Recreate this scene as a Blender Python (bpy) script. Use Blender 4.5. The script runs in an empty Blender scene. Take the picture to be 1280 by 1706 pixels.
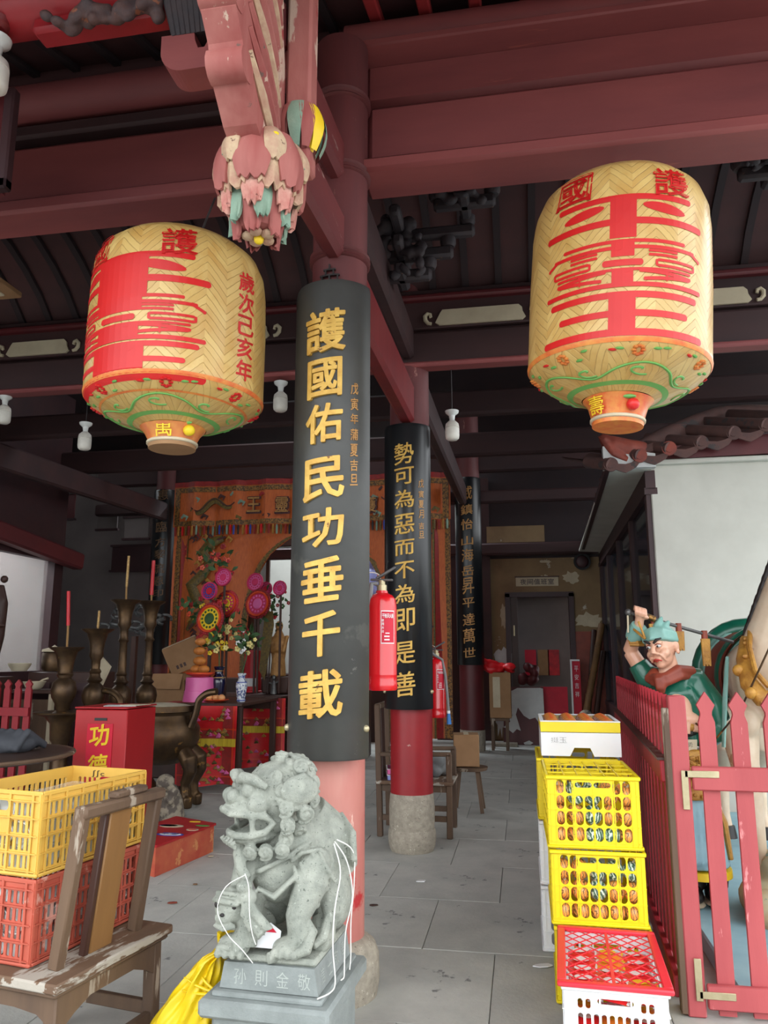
import bpy, bmesh, math, random
from mathutils import Vector, Matrix, Euler
random.seed(7)
PI = math.pi
sc = bpy.context.scene
COL = sc.collection
# ------------------------------------------------------------------ camera
FPX, CAM_H = 1281.0, 1.55
cam_d = bpy.data.cameras.new('camera'); cam = bpy.data.objects.new('camera', cam_d); COL.objects.link(cam)
cam_d.sensor_fit = 'VERTICAL'; cam_d.sensor_height = 24.0; cam_d.lens = FPX/1706*24.0; cam_d.clip_end = 200
cam.location = (0, 0, CAM_H); cam.rotation_euler = (math.radians(90+10.6), 0, math.radians(10))
sc.camera = cam
# ------------------------------------------------------------------ sky, lights, exposure
w = bpy.data.worlds.new('overcast_sky'); sc.world = w; w.use_nodes = True
bg = w.node_tree.nodes['Background']; bg.inputs[0].default_value = (0.93, 0.97, 1.0, 1); bg.inputs[1].default_value = 1.0
def area(name, loc, rot, sx, sy, power, col=(1, 1, 1)):
    d = bpy.data.lights.new(name, 'AREA'); d.shape = 'RECTANGLE'; d.size = sx; d.size_y = sy; d.energy = power; d.color = col
    o = bpy.data.objects.new(name, d); COL.objects.link(o); o.location = loc; o.rotation_euler = rot; return o
area('skylight_behind_altar', (-3.6, 15.3, 5.6), (0, 0, 0), 4.0, 1.2, 260, (0.85, 0.93, 1.0))
area('hall_fill_lamp', (-3.4, 10.6, 6.7), (0, 0, 0), 3.0, 2.0, 14, (0.95, 0.97, 1.0))  # unseen fill lamp below the closed roof boards, no opening there
area('daylight_left_room', (-9.0, 9.6, 4.2), (0, 0, 0), 2.0, 3.0, 95, (0.9, 0.96, 1.0))
sc.view_settings.view_transform = 'Standard'; sc.view_settings.look = 'None'
sc.view_settings.exposure = 1.85; sc.view_settings.gamma = 1.0; sc.view_settings.use_curve_mapping = False
sc.cycles.max_bounces = 6; sc.cycles.diffuse_bounces = 4
# ------------------------------------------------------------------ materials
def lin(c):
    f = lambda v: v/12.92 if v <= .04045 else ((v+.055)/1.055)**2.4
    return tuple(f(v/255.) for v in c) + (1,)
class N:
    def __init__(s, mat): s.t = mat.node_tree; s.n = s.t.nodes; s.l = s.t.links
    def add(s, typ, **kw):
        nd = s.n.new(typ)
        for k, v in kw.items(): setattr(nd, k, v)
        return nd
    def link(s, a, b): s.l.new(a, b)
    def math(s, op, a, b=None):
        nd = s.n.new('ShaderNodeMath'); nd.operation = op
        for i, v in enumerate((a, b)):
            if v is None: continue
            if isinstance(v, (int, float)): nd.inputs[i].default_value = v
            else: s.l.new(v, nd.inputs[i])
        return nd.outputs[0]
    def mix(s, fac, a, b):
        nd = s.n.new('ShaderNodeMix'); nd.data_type = 'RGBA'
        for i, v in ((0, fac), (6, a), (7, b)):
            if isinstance(v, (int, float)): nd.inputs[i].default_value = v
            elif isinstance(v, tuple): nd.inputs[i].default_value = v
            else: s.l.new(v, nd.inputs[i])
        return nd.outputs[2]
    def noise(s, co, scale, detail=4, rough=.6):
        nd = s.n.new('ShaderNodeTexNoise'); nd.inputs['Scale'].default_value = scale; nd.inputs['Detail'].default_value = detail
        nd.inputs['Roughness'].default_value = rough; s.l.new(co, nd.inputs['Vector']); return nd.outputs['Fac']
    def ramp(s, fac, a, b):
        nd = s.n.new('ShaderNodeMapRange'); nd.inputs[1].default_value = a; nd.inputs[2].default_value = b
        s.l.new(fac, nd.inputs[0]); return nd.outputs[0]
MATS = {}
def mat(name, c, c2=None, scale=6, rough=.6, bump=.0, metal=0, coat=0, stretch=(1, 1, 1), wear=None, var=0, lo=.3, hi=.7, sss=0, alpha=None, trans=0, bscale=None, emit=None):
    """procedural material: two colours mixed by noise, optional wear layers (colour, threshold, scale, stretch)"""
    m = bpy.data.materials.new(name); m.use_nodes = True; n = N(m); b = m.node_tree.nodes['Principled BSDF']
    tc = n.add('ShaderNodeTexCoord'); mp = n.add('ShaderNodeMapping'); mp.inputs['Scale'].default_value = stretch
    n.link(tc.outputs['Object'], mp.inputs[0]); co = mp.outputs[0]
    c = lin(c); c2 = lin(c2) if c2 else tuple(v*.8 for v in c[:3])+(1,)
    nz = n.noise(co, scale); col = n.mix(n.ramp(nz, lo, hi), c2, c)
    if var:
        oi = n.add('ShaderNodeObjectInfo'); hs = n.add('ShaderNodeHueSaturation'); n.link(col, hs.inputs['Color'])
        n.link(n.math('ADD', n.math('MULTIPLY', oi.outputs['Random'], 2*var), 1-var), hs.inputs['Value']); col = hs.outputs[0]
    for wr in (wear or []):
        mp2 = n.add('ShaderNodeMapping'); mp2.inputs['Scale'].default_value = wr[3] if len(wr) > 3 else (1, 1, 1); mp2.inputs['Location'].default_value = (3.1*wr[2], 1.7, .3)
        n.link(tc.outputs['Object'], mp2.inputs[0])
        k = n.noise(mp2.outputs[0], wr[2], 6, .65); col = n.mix(n.ramp(k, wr[1], wr[1]+.03), col, lin(wr[0]))
    n.link(col, b.inputs['Base Color']); b.inputs['Roughness'].default_value = rough; b.inputs['Metallic'].default_value = metal
    b.inputs['Coat Weight'].default_value = coat; b.inputs['Coat Roughness'].default_value = .15
    if sss: b.inputs['Subsurface Weight'].default_value = sss; b.inputs['Subsurface Radius'].default_value = (.02, .01, .01)
    if trans: b.inputs['Transmission Weight'].default_value = trans
    if alpha is not None: b.inputs['Alpha'].default_value = alpha
    if emit: b.inputs['Emission Color'].default_value = lin(emit[0]); b.inputs['Emission Strength'].default_value = emit[1]
    if bump:
        bp = n.add('ShaderNodeBump'); bp.inputs['Strength'].default_value = bump; bp.inputs['Distance'].default_value = .01
        n.link(n.noise(co, bscale or scale*4, 5, .65), bp.inputs['Height']); n.link(bp.outputs[0], b.inputs['Normal'])
    MATS[name] = m; return m
WG = (1, 1, .08)
M_ = dict(
 floor=mat('stone_floor', (188, 187, 180), (164, 164, 159), 3.0, .75, .25, var=.05, bscale=40, wear=[((120, 120, 118), .66, 5), ((188, 187, 180), .68, 2.2)]),
 floorgap=mat('floor_joint', (142, 142, 138), None, 5, .9),
 red=mat('red_lacquer', (124, 34, 36), (104, 26, 30), 4, .45, .12, stretch=(1, 1, .15), wear=[((170, 90, 84), .69, 9, (1, 1, .3))]),
 redold=mat('worn_red_paint', (146, 70, 66), (176, 112, 104), 5, .75, .35, stretch=(1, 1, .25), wear=[((196, 168, 150), .59, 9, (1, 1, .3)), ((150, 52, 52), .62, 3), ((110, 84, 76), .66, 14)]),
 redpale=mat('faded_column_paint', (178, 96, 90), (194, 136, 124), 3, .6, .2, stretch=(1, 1, .3), wear=[((176, 44, 48), .57, 1.8), ((226, 190, 176), .64, 7, (1, 1, .25))]),
 redcol=mat('column_red', (158, 34, 40), (140, 30, 36), 4, .4, .1, wear=[((205, 170, 160), .70, 14)]),
 reddark=mat('dark_red_column', (96, 30, 34), (80, 26, 30), 3, .5, .1),
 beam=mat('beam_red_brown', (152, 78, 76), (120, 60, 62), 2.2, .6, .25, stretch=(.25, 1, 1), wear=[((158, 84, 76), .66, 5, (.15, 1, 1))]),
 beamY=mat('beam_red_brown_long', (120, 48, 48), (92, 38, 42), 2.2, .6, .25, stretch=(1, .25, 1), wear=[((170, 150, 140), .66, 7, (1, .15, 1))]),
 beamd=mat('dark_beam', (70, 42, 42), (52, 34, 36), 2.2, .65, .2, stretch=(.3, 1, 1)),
 ceil=mat('ceiling_board', (80, 46, 46), (62, 38, 40), 2, .65, .15, var=.12),
 batten=mat('ceiling_batten', (50, 34, 36), (40, 30, 34), 3, .7, .1),
 rafter=mat('red_rafter', (176, 52, 54), (140, 44, 48), 3, .6, .1),
 black=mat('black_lacquer', (66, 66, 63), (52, 53, 52), 3, .4, .08, wear=[((110, 110, 104), .705, 6), ((74, 74, 70), .6, 2)]),
 black2=mat('glossy_black_lacquer', (26, 28, 30), (20, 21, 24), 3, .28, .03),
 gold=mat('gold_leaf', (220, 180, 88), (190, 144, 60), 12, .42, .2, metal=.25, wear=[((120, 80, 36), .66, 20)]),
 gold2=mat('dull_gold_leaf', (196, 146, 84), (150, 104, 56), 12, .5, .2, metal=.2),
 granite=mat('granite', (176, 166, 150), (146, 138, 124), 26, .85, .5, wear=[((116, 108, 98), .62, 60), ((196, 188, 172), .63, 40)]),
 lion=mat('grey_green_stone', (168, 171, 160), (132, 137, 128), 16, .9, .6, bscale=150, wear=[((98, 104, 96), .62, 90), ((174, 178, 168), .64, 40)]),
 pedestal=mat('grey_stone', (140, 146, 144), (122, 128, 126), 12, .8, .3, bscale=90),
 white=mat('white_plaster', (206, 204, 194), (192, 190, 180), 2, .8, .05, wear=[((150, 148, 140), .74, 9)]),
 whitep=mat('white_paint', (214, 216, 214), (196, 198, 198), 4, .6, .08),
 peel=mat('peeling_tan_plaster', (150, 126, 92), (124, 100, 74), 1.6, .85, .2, wear=[((196, 190, 176), .64, 2.1)]),
 frame=mat('dark_window_frame', (66, 38, 40), (52, 32, 36), 3, .5, .05),
 greywall=mat('grey_wall', (120, 110, 108), (104, 96, 94), 1.2, .85, .1),
 wood=mat('weathered_wood', (108, 84, 64), (78, 60, 48), 5, .7, .35, stretch=(1, 1, .12), wear=[((160, 146, 130), .60, 9, (1, 1, .15))]),
 woodf=mat('weathered_seat_wood', (120, 92, 70), (92, 70, 54), 5, .75, .35, stretch=(1, .15, 1), wear=[((172, 164, 152), .56, 9, (1, .2, 1))]),
 woodd=mat('dark_wood', (72, 44, 34), (52, 32, 28), 4, .5, .1, stretch=(1, 1, .2)),
 bronze=mat('old_bronze', (104, 80, 54), (66, 52, 42), 6, .42, .2, metal=.75, wear=[((150, 112, 62), .62, 5)]),
 iron=mat('iron_grey', (120, 120, 118), (80, 80, 82), 8, .5, .2, metal=.7),
 fence=mat('faded_red_paint', (178, 80, 82), (162, 68, 72), 5, .6, .2, stretch=(1, 1, .2), wear=[((208, 130, 130), .62, 10, (1, 1, .25)), ((222, 190, 184), .72, 16)]),
 fencein=mat('red_paint_fence', (164, 36, 46), (140, 30, 40), 5, .5, .15, stretch=(1, 1, .2)),
 brass=mat('brass_plate', (196, 184, 150), (170, 158, 124), 10, .4, .1, metal=.5),
 yellow=mat('yellow_plastic', (236, 214, 20), (226, 200, 14), 3, .4, .03, sss=.1),
 amber=mat('amber_plastic', (222, 178, 82), (208, 164, 70), 3, .5, .05, sss=.1, wear=[((190, 150, 70), .66, 6)]),
 brick=mat('dusty_red_plastic', (190, 92, 72), (172, 78, 60), 3, .6, .08, wear=[((206, 150, 134), .60, 7)]),
 whitepl=mat('white_plastic', (236, 236, 236), (222, 222, 224), 3, .4, .02, sss=.1),
 redpl=mat('bright_red_plastic', (232, 50, 66), (220, 40, 56), 3, .4, .03),
 extred=mat('extinguisher_red', (214, 22, 34), (204, 18, 30), 3, .25, .0, coat=.6),
 boxred=mat('red_painted_board', (178, 30, 36), (164, 26, 32), 3, .45, .05),
 crimson=mat('crimson_paper', (206, 14, 50), None, 6, .6),
 yellowp=mat('yellow_paint', (240, 208, 40), (230, 190, 30), 9, .5),
 cloth=mat('red_satin', (222, 30, 36), (196, 18, 28), 5, .42, .15),
 fringe=mat('yellow_fringe', (224, 196, 50), (190, 160, 30), 60, .6, .3, stretch=(1, 1, .05)),
 orange=mat('orange_satin', (206, 104, 44), (180, 84, 36), 9, .55, .1, stretch=(6, 1, 1)),
 emb=mat('embroidered_border', (150, 104, 46), (86, 60, 36), 30, .6, .2, lo=.45, hi=.55),
 embred=mat('red_band', (168, 34, 36), (130, 40, 34), 20, .6, .1),
 embgr=mat('olive_thread', (128, 104, 40), (70, 58, 32), 30, .5, .2),
 embdk=mat('dark_thread', (60, 40, 34), (90, 40, 40), 30, .6, .1),
 card=mat('cardboard', (158, 120, 84), (142, 106, 72), 4, .8, .05),
 pink=mat('pink_plastic', (226, 110, 170), (214, 96, 158), 3, .4),
 hotpink=mat('pink_enamel', (214, 60, 110), (200, 44, 90), 9, .35, coat=.4),
 orangered=mat('orange_red_enamel', (226, 84, 34), (200, 50, 30), 6, .35, coat=.4),
 cobalt=mat('cobalt_glaze', (24, 26, 66), (18, 18, 44), 4, .2, coat=.6),
 leaf=mat('leaf_green', (58, 96, 44), (36, 66, 32), 9, .6, .1, var=.25),
 petal=mat('pale_yellow_petal', (236, 226, 150), (220, 190, 110), 9, .6, var=.1),
 redflower=mat('red_flower', (190, 30, 40), (130, 20, 34), 9, .6, .1, var=.3),
 orangefr=mat('orange_fruit', (232, 140, 60), (216, 116, 44), 8, .5, .1),
 ash=mat('incense_ash', (196, 186, 162), (170, 160, 140), 20, .95, .5),
 candle=mat('red_wax', (206, 30, 40), (190, 20, 34), 4, .4, sss=.1),
 stick=mat('tan_stick', (160, 120, 70), None, 9, .7),
 goldcandle=mat('gilt_candle', (190, 160, 100), (140, 100, 60), 60, .4, .2, metal=.4),
 ceram=mat('white_glaze', (222, 224, 220), (206, 208, 206), 5, .2, coat=.5),
 skin=mat('painted_skin', (226, 178, 150), (216, 160, 132), 9, .4, .05, coat=.3),
 lip=mat('painted_lips', (190, 60, 50), None, 9, .4),
 ink=mat('black_paint', (30, 26, 26), (42, 36, 34), 9, .45),
 teal=mat('teal_green_paint', (20, 104, 82), (14, 84, 66), 5, .3, .1, coat=.4),
 mint=mat('mint_cloth_paint', (140, 186, 176), (116, 164, 156), 6, .5, .1),
 rust=mat('rust_red_paint', (150, 66, 44), (120, 50, 36), 6, .5, .1),
 paleb=mat('pale_blue_paint', (156, 192, 200), (130, 170, 184), 3, .6, .08),
 ochre=mat('ochre_gold_paint', (196, 146, 60), (150, 100, 40), 14, .45, .4, metal=.15),
 horse=mat('cream_horse_paint', (220, 206, 184), (196, 170, 142), 4, .5, .15, wear=[((170, 136, 110), .64, 4)]),
 tile=mat('brown_roof_tile', (104, 72, 66), (84, 62, 60), 8, .8, .25, var=.15, wear=[((70, 62, 62), .6, 6)]),
 tilered=mat('orange_red_tile', (156, 70, 52), (120, 60, 52), 6, .6, .2),
 cord=mat('white_cord', (236, 234, 228), None, 30, .8, .2),
 bag=mat('yellow_bag', (232, 200, 22), (220, 186, 16), 3, .35, .05),
 green=mat('print_green', (60, 150, 60), None, 9, .5),
 blue=mat('print_blue', (50, 70, 160), None, 9, .5),
 nozzle=mat('blue_nozzle', (50, 120, 190), None, 9, .5),
 rubber=mat('grey_rubber', (130, 132, 132), (112, 114, 114), 9, .6),
 bulb=mat('frosted_white', (226, 222, 212), None, 9, .35),
 straw=mat('straw_stone', (206, 194, 166), (186, 172, 146), 4, .8, .1),
 stainst=mat('mottled_stone', (176, 164, 144), (110, 100, 92), 14, .7, .2, lo=.45, hi=.55),
 blk=mat('black_rubber', (26, 26, 28), None, 9, .6),
 paint=mat('lantern_red_paint', (214, 36, 34), (200, 28, 30), 3, .4, .0),
 paintg=mat('lantern_green_paint', (100, 170, 84), (120, 180, 96), 5, .45),
 painto=mat('lantern_orange_paint', (214, 96, 50), (226, 150, 70), 20, .45),
 lacq=mat('dark_brown_top', (58, 40, 34), (74, 54, 44), 3, .45, .05),
 greycl=mat('grey_cloth', (70, 72, 78), (56, 58, 64), 4, .8, .2),
 bamboo=mat('old_bamboo', (128, 92, 52), (100, 70, 40), 5, .6, .1),
 lav=mat('lavender_box', (150, 160, 220), None, 9, .5),
 glow=mat('bright_window', (205, 216, 220), (196, 206, 210), 2, .9),
)
def glass(name, tint, al):
    m = mat(name, tint, None, 3, .06, alpha=al); m.node_tree.nodes['Principled BSDF'].inputs['Specular IOR Level'].default_value = .6; return m
M_['glass'] = glass('dark_glass', (44, 54, 66), .85)
M_['film'] = glass('clear_film', (230, 230, 225), .25)

def weave_mat():
    m = bpy.data.materials.new('bamboo_weave'); m.use_nodes = True; n = N(m); b = m.node_tree.nodes['Principled BSDF']
    tc = n.add('ShaderNodeTexCoord'); sp = n.add('ShaderNodeSeparateXYZ'); n.link(tc.outputs['UV'], sp.inputs[0])
    u, v = sp.outputs[0], sp.outputs[1]
    nz = n.noise(tc.outputs['Object'], 5, 3)
    zz = n.math('ABSOLUTE', n.math('SUBTRACT', n.math('FRACT', n.math('MULTIPLY', u, 13.0)), .5))
    ph = n.math('ADD', n.math('ADD', n.math('MULTIPLY', v, 24.0), n.math('MULTIPLY', zz, 5.0)), n.math('MULTIPLY', nz, .9))
    fr = n.math('FRACT', ph); e = n.math('ABSOLUTE', n.math('SUBTRACT', fr, .5))
    groove = n.ramp(e, .42, .5)
    idn = n.add('ShaderNodeTexWhiteNoise', noise_dimensions='2D'); cb = n.add('ShaderNodeCombineXYZ')
    n.link(n.math('FLOOR', ph), cb.inputs[0]); n.link(n.math('FLOOR', n.math('MULTIPLY', u, 26.0)), cb.inputs[1]); n.link(cb.outputs[0], idn.inputs['Vector'])
    c = n.mix(idn.outputs[0], lin((200, 160, 90)), lin((218, 184, 112)))
    c = n.mix(n.ramp(n.noise(tc.outputs['Object'], 9, 5), .5, .8), c, lin((196, 146, 70)))
    gm = n.math('MULTIPLY', groove, n.ramp(n.noise(tc.outputs['Object'], 14, 3), .35, .65))
    c = n.mix(n.math('MULTIPLY', gm, .55), c, lin((150, 106, 50)))
    n.link(c, b.inputs['Base Color']); b.inputs['Roughness'].default_value = .42; b.inputs['Coat Weight'].default_value = .5; b.inputs['Coat Roughness'].default_value = .22
    bp = n.add('ShaderNodeBump'); bp.inputs['Strength'].default_value = .5; bp.inputs['Distance'].default_value = .006
    n.link(n.math('SUBTRACT', n.math('MULTIPLY', fr, .6), groove), bp.inputs['Height']); n.link(bp.outputs[0], b.inputs['Normal'])
    return m
M_['weave'] = weave_mat()

# ------------------------------------------------------------------ mesh helpers
WM = {}                                   # world matrix of every root or part (parts sit at their root's origin)
class MB:
    def __init__(s): s.v = []; s.f = []; s.uv = None
    def add(s, vs, fs):
        k = len(s.v); s.v += [tuple(p) for p in vs]; s.f += [tuple(i+k for i in f) for f in fs]; return s
    def box(s, c, d, rot=None, bev=0.0):
        hx, hy, hz = d[0]/2, d[1]/2, d[2]/2; R = (Euler(rot).to_matrix() if rot is not None and not isinstance(rot, Matrix) else rot)
        c = Vector(c)
        if bev <= 0:
            vs = [(x*hx, y*hy, z*hz) for x in (-1, 1) for y in (-1, 1) for z in (-1, 1)]
            fs = [(0, 1, 3, 2), (4, 6, 7, 5), (0, 4, 5, 1), (2, 3, 7, 6), (0, 2, 6, 4), (1, 5, 7, 3)]
        else:
            b = min(bev, hx*.9, hy*.9, hz*.9); vs = []; ix = {}
            for x in (-1, 1):
                for y in (-1, 1):
                    for z in (-1, 1):
                        for a in range(3):
                            ix[x, y, z, a] = len(vs)
                            vs.append((x*(hx-(b if a != 0 else 0)), y*(hy-(b if a != 1 else 0)), z*(hz-(b if a != 2 else 0))))
            fs = []
            q = ((-1, -1), (1, -1), (1, 1), (-1, 1))
            for t in (-1, 1):
                for a in range(3):
                    fc = []
                    for i, j in q:
                        p = [0, 0, 0]; p[a] = t; p[(a+1) % 3] = i; p[(a+2) % 3] = j; fc.append(ix[p[0], p[1], p[2], a])
                    fs.append(tuple(fc if t > 0 else fc[::-1]))
            for a in range(3):
                b1, c1 = (a+1) % 3, (a+2) % 3
                for i, j in q:
                    def K(t, ax): p = [0, 0, 0]; p[a] = t; p[b1] = i; p[c1] = j; return ix[p[0], p[1], p[2], ax]
                    fc = (K(-1, b1), K(1, b1), K(1, c1), K(-1, c1)); fs.append(fc if i*j < 0 else fc[::-1])
            for x in (-1, 1):
                for y in (-1, 1):
                    for z in (-1, 1):
                        fc = (ix[x, y, z, 0], ix[x, y, z, 1], ix[x, y, z, 2]); fs.append(fc if x*y*z > 0 else fc[::-1])
        vs = [c+(R @ Vector(p) if R is not None else Vector(p)) for p in vs]
        return s.add(vs, fs)
    def bar(s, a, b, wx, wy, up=(0, 0, 1), bev=0):
        """box from a to b, wx across, wy along up"""
        a, b = Vector(a), Vector(b); z = (b-a); L = z.length; z.normalize(); u = Vector(up)
        if abs(z.dot(u)) > .98: u = Vector((0, 1, 0))
        x = u.cross(z).normalized(); y = z.cross(x)
        return s.box((a+b)/2, (wx, wy, L), Matrix((x, y, z)).transposed(), bev)
    def tube(s, pts, r, n=8, cap=True, flat=1.0, up=None):
        pts = [Vector(p) for p in pts]; k = len(pts); rs = r if isinstance(r, (list, tuple)) else [r]*k
        t0 = (pts[1]-pts[0]).normalized(); u = Vector(up) if up else (Vector((0, 0, 1)) if abs(t0.z) < .9 else Vector((1, 0, 0)))
        vs = []
        for i in range(k):
            t = (pts[min(i+1, k-1)]-pts[max(i-1, 0)])
            if t.length < 1e-9: t = t0
            t.normalize(); u = (u-t*u.dot(t))
            if u.length < 1e-6: u = t.orthogonal()
            u.normalize(); w_ = t.cross(u)
            for j in range(n):
                a = 2*PI*j/n; vs.append(pts[i]+u*math.cos(a)*rs[i]*flat+w_*math.sin(a)*rs[i])
        fs = [(i*n+j, i*n+(j+1) % n, (i+1)*n+(j+1) % n, (i+1)*n+j) for i in range(k-1) for j in range(n)]
        if cap: fs += [tuple(range(n))[::-1], tuple((k-1)*n+j for j in range(n))]
        return s.add(vs, fs)
    def lathe(s, prof, n=24, c=(0, 0, 0), a0=0.0, a1=2*PI, ex=1, ey=1):
        full = abs(a1-a0-2*PI) < 1e-6; m_ = n if full else n+1; vs = []; k = len(prof)
        for r, z in prof:
            for j in range(m_):
                a = a0+(a1-a0)*j/n; vs.append((c[0]+ex*r*math.sin(a), c[1]-ey*r*math.cos(a), c[2]+z))
        fs = []
        for i in range(k-1):
            for j in range(n):
                q = (i*m_+j, i*m_+(j+1) % m_, (i+1)*m_+(j+1) % m_, (i+1)*m_+j); fs.append(q)
        if full:
            if prof[0][0] > 1e-5: fs.append(tuple(range(n))[::-1])
            if prof[-1][0] > 1e-5: fs.append(tuple((k-1)*n+j for j in range(n)))
        return s.add(vs, fs)
    def ball(s, c, r, nu=14, nv=9, R=None):
        r = r if isinstance(r, (list, tuple)) else (r, r, r); c = Vector(c)
        vs = [(0, 0, -r[2])]
        for i in range(1, nv):
            p = -PI/2+PI*i/nv
            for j in range(nu): a = 2*PI*j/nu; vs.append((r[0]*math.cos(p)*math.cos(a), r[1]*math.cos(p)*math.sin(a), r[2]*math.sin(p)))
        vs.append((0, 0, r[2])); fs = []
        for j in range(nu): fs.append((0, 1+(j+1) % nu, 1+j)); fs.append((len(vs)-1, 1+(nv-2)*nu+j, 1+(nv-2)*nu+(j+1) % nu))
        for i in range(nv-2):
            for j in range(nu): fs.append((1+i*nu+j, 1+i*nu+(j+1) % nu, 1+(i+1)*nu+(j+1) % nu, 1+(i+1)*nu+j))
        Rm = R if isinstance(R, Matrix) else (Euler(R).to_matrix() if R else None)
        return s.add([c+(Rm @ Vector(p) if Rm else Vector(p)) for p in vs], fs)
    def prism(s, out, o, ux, uy, t):
        """outline out[(a,b)] in plane o+a*ux+b*uy, thickness t along ux x uy (centred)"""
        o, ux, uy = Vector(o), Vector(ux), Vector(uy); nz = ux.cross(uy).normalized()*(t/2); k = len(out)
        P = [o+ux*a+uy*b for a, b in out]
        s.add([p-nz for p in P]+[p+nz for p in P], [tuple(range(k))[::-1], tuple(range(k, 2*k))]+[(i, (i+1) % k, k+(i+1) % k, k+i) for i in range(k)]); return s
    def surf(s, fn, nu, nv):
        vs = [fn(i/nu, j/nv) for j in range(nv+1) for i in range(nu+1)]
        return s.add(vs, [(j*(nu+1)+i, j*(nu+1)+i+1, (j+1)*(nu+1)+i+1, (j+1)*(nu+1)+i) for j in range(nv) for i in range(nu)])
    def mesh(s, name, smooth=40):
        me = bpy.data.meshes.new(name); me.from_pydata(s.v, [], s.f); me.update()
        if smooth is not None and len(me.polygons):
            me.polygons.foreach_set('use_smooth', [True]*len(me.polygons)); me.set_sharp_from_angle(angle=math.radians(smooth))
        return me
    def build(s, name, m, parent=None, world=True, smooth=40, at=None):
        if parent is not None:
            W = WM[parent]
            if world: Wi = W.inverted(); s.v = [tuple(Wi @ Vector(p)) for p in s.v]
        elif at is not None: s.v = [(p[0]-at[0], p[1]-at[1], p[2]-at[2]) for p in s.v] if world else s.v
        me = s.mesh(name, smooth); me.materials.append(M_[m] if isinstance(m, str) else m)
        o = bpy.data.objects.new(name, me); COL.objects.link(o)
        if parent is not None: o.parent = parent; WM[o] = W
        else:
            if at is not None: o.location = at
            WM[o] = Matrix.Translation(at or (0, 0, 0))
        return o
def tag(o, label=None, cat=None, group=None, kind=None):
    if label: o['label'] = label
    if cat: o['category'] = cat
    if group: o['group'] = group
    if kind: o['kind'] = kind
    return o
def root(name, label, cat, loc=(0, 0, 0), rz=0.0, group=None):
    o = bpy.data.objects.new(name, None); COL.objects.link(o); o.empty_display_size = .1
    o.location = loc; o.rotation_euler = (0, 0, rz); WM[o] = Matrix.Translation(loc) @ Matrix.Rotation(rz, 4, 'Z')
    return tag(o, label, cat, group)
def struct(o): o['kind'] = 'structure'; return o
def inst(src, parent, name=None, loc=None):
    """another object with the same mesh, as a part"""
    o = bpy.data.objects.new(name or src.name.split('.')[0], src.data); COL.objects.link(o); o.parent = parent; WM[o] = WM[parent]
    if loc: o.location = loc
    return o
def clone(o, loc=None, rz=None, label=None, group=None, parent=None, scale=None):
    c = o.copy(); COL.objects.link(c)
    if parent is not None: c.parent = parent
    if loc is not None: c.location = loc
    if rz is not None: c.rotation_euler = (0, 0, rz)
    if scale is not None: c.scale = scale if isinstance(scale, tuple) else (scale,)*3
    if label: c['label'] = label
    if group: c['group'] = group
    for ch in [k for k in o.children]: clone(ch, parent=c)
    return c
_fc = bpy.data.curves.new('writing', 'FONT'); _fo = bpy.data.objects.new('writing', _fc)
_gl = {}
def glyph(txt, bold=0.0, ext=0.0, bev=0.0):
    """writing as a mesh; bold strokes are grown by welding small bars round the outline"""
    k = (txt, bold, ext, bev)
    if k not in _gl:
        if _fo.name not in COL.objects: COL.objects.link(_fo)
        _fc.body = txt; _fc.offset = 0 if bold >= 0 else bold; _fc.extrude = ext; _fc.resolution_u = 2
        dg = bpy.context.evaluated_depsgraph_get(); dg.update(); me = bpy.data.meshes.new_from_object(_fo.evaluated_get(dg))
        vs = [tuple(v.co) for v in me.vertices]; fs = [tuple(p.vertices) for p in me.polygons]
        if bold > 0:
            _fc.extrude = 0; dg.update(); mf = bpy.data.meshes.new_from_object(_fo.evaluated_get(dg)); cnt = {}; co = [v.co.copy() for v in mf.vertices]
            key = [(round(c.x, 5), round(c.y, 5)) for c in co]
            for p in mf.polygons:
                for i, a in enumerate(p.vertices):
                    e = (key[a], key[p.vertices[(i+1) % len(p.vertices)]]); e2 = tuple(sorted(e)); cnt[e2] = cnt.get(e2, 0)+1
            bpy.data.meshes.remove(mf); done = set()
            for (a, b), n in cnt.items():
                if n != 1 or a == b: continue
                d = Vector((b[0]-a[0], b[1]-a[1])).normalized()*bold; q = Vector((-d.y, d.x)); o = [(a[0]+q.x, a[1]+q.y), (a[0]-q.x, a[1]-q.y), (b[0]-q.x, b[1]-q.y), (b[0]+q.x, b[1]+q.y)]
                shp = [o]
                for c in (a, b):
                    if c not in done: done.add(c); shp.append([(c[0]+bold*math.cos(PI*j/3), c[1]+bold*math.sin(PI*j/3)) for j in range(6)])
                for o in shp:
                    zj = 4e-4*((len(vs)*7) % 23); m0 = len(vs); n0 = len(o)
                    if ext > 0:
                        vs += [(x, y, ext*.97+zj*.05) for x, y in o]+[(x, y, -ext) for x, y in o]; fs.append(tuple(range(m0, m0+n0))); fs += [(m0+i, m0+n0+i, m0+n0+(i+1) % n0, m0+(i+1) % n0) for i in range(n0)]
                    else: vs += [(x, y, zj+2e-4) for x, y in o]; fs.append(tuple(range(m0, m0+n0)))
        bpy.data.meshes.remove(me)
        x0, x1 = min(v[0] for v in vs), max(v[0] for v in vs); y0, y1 = min(v[1] for v in vs), max(v[1] for v in vs)
        _gl[k] = ([(v[0]-(x0+x1)/2, v[1]-(y0+y1)/2, v[2]) for v in vs], fs, x1-x0, y1-y0)
    return _gl[k]
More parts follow.
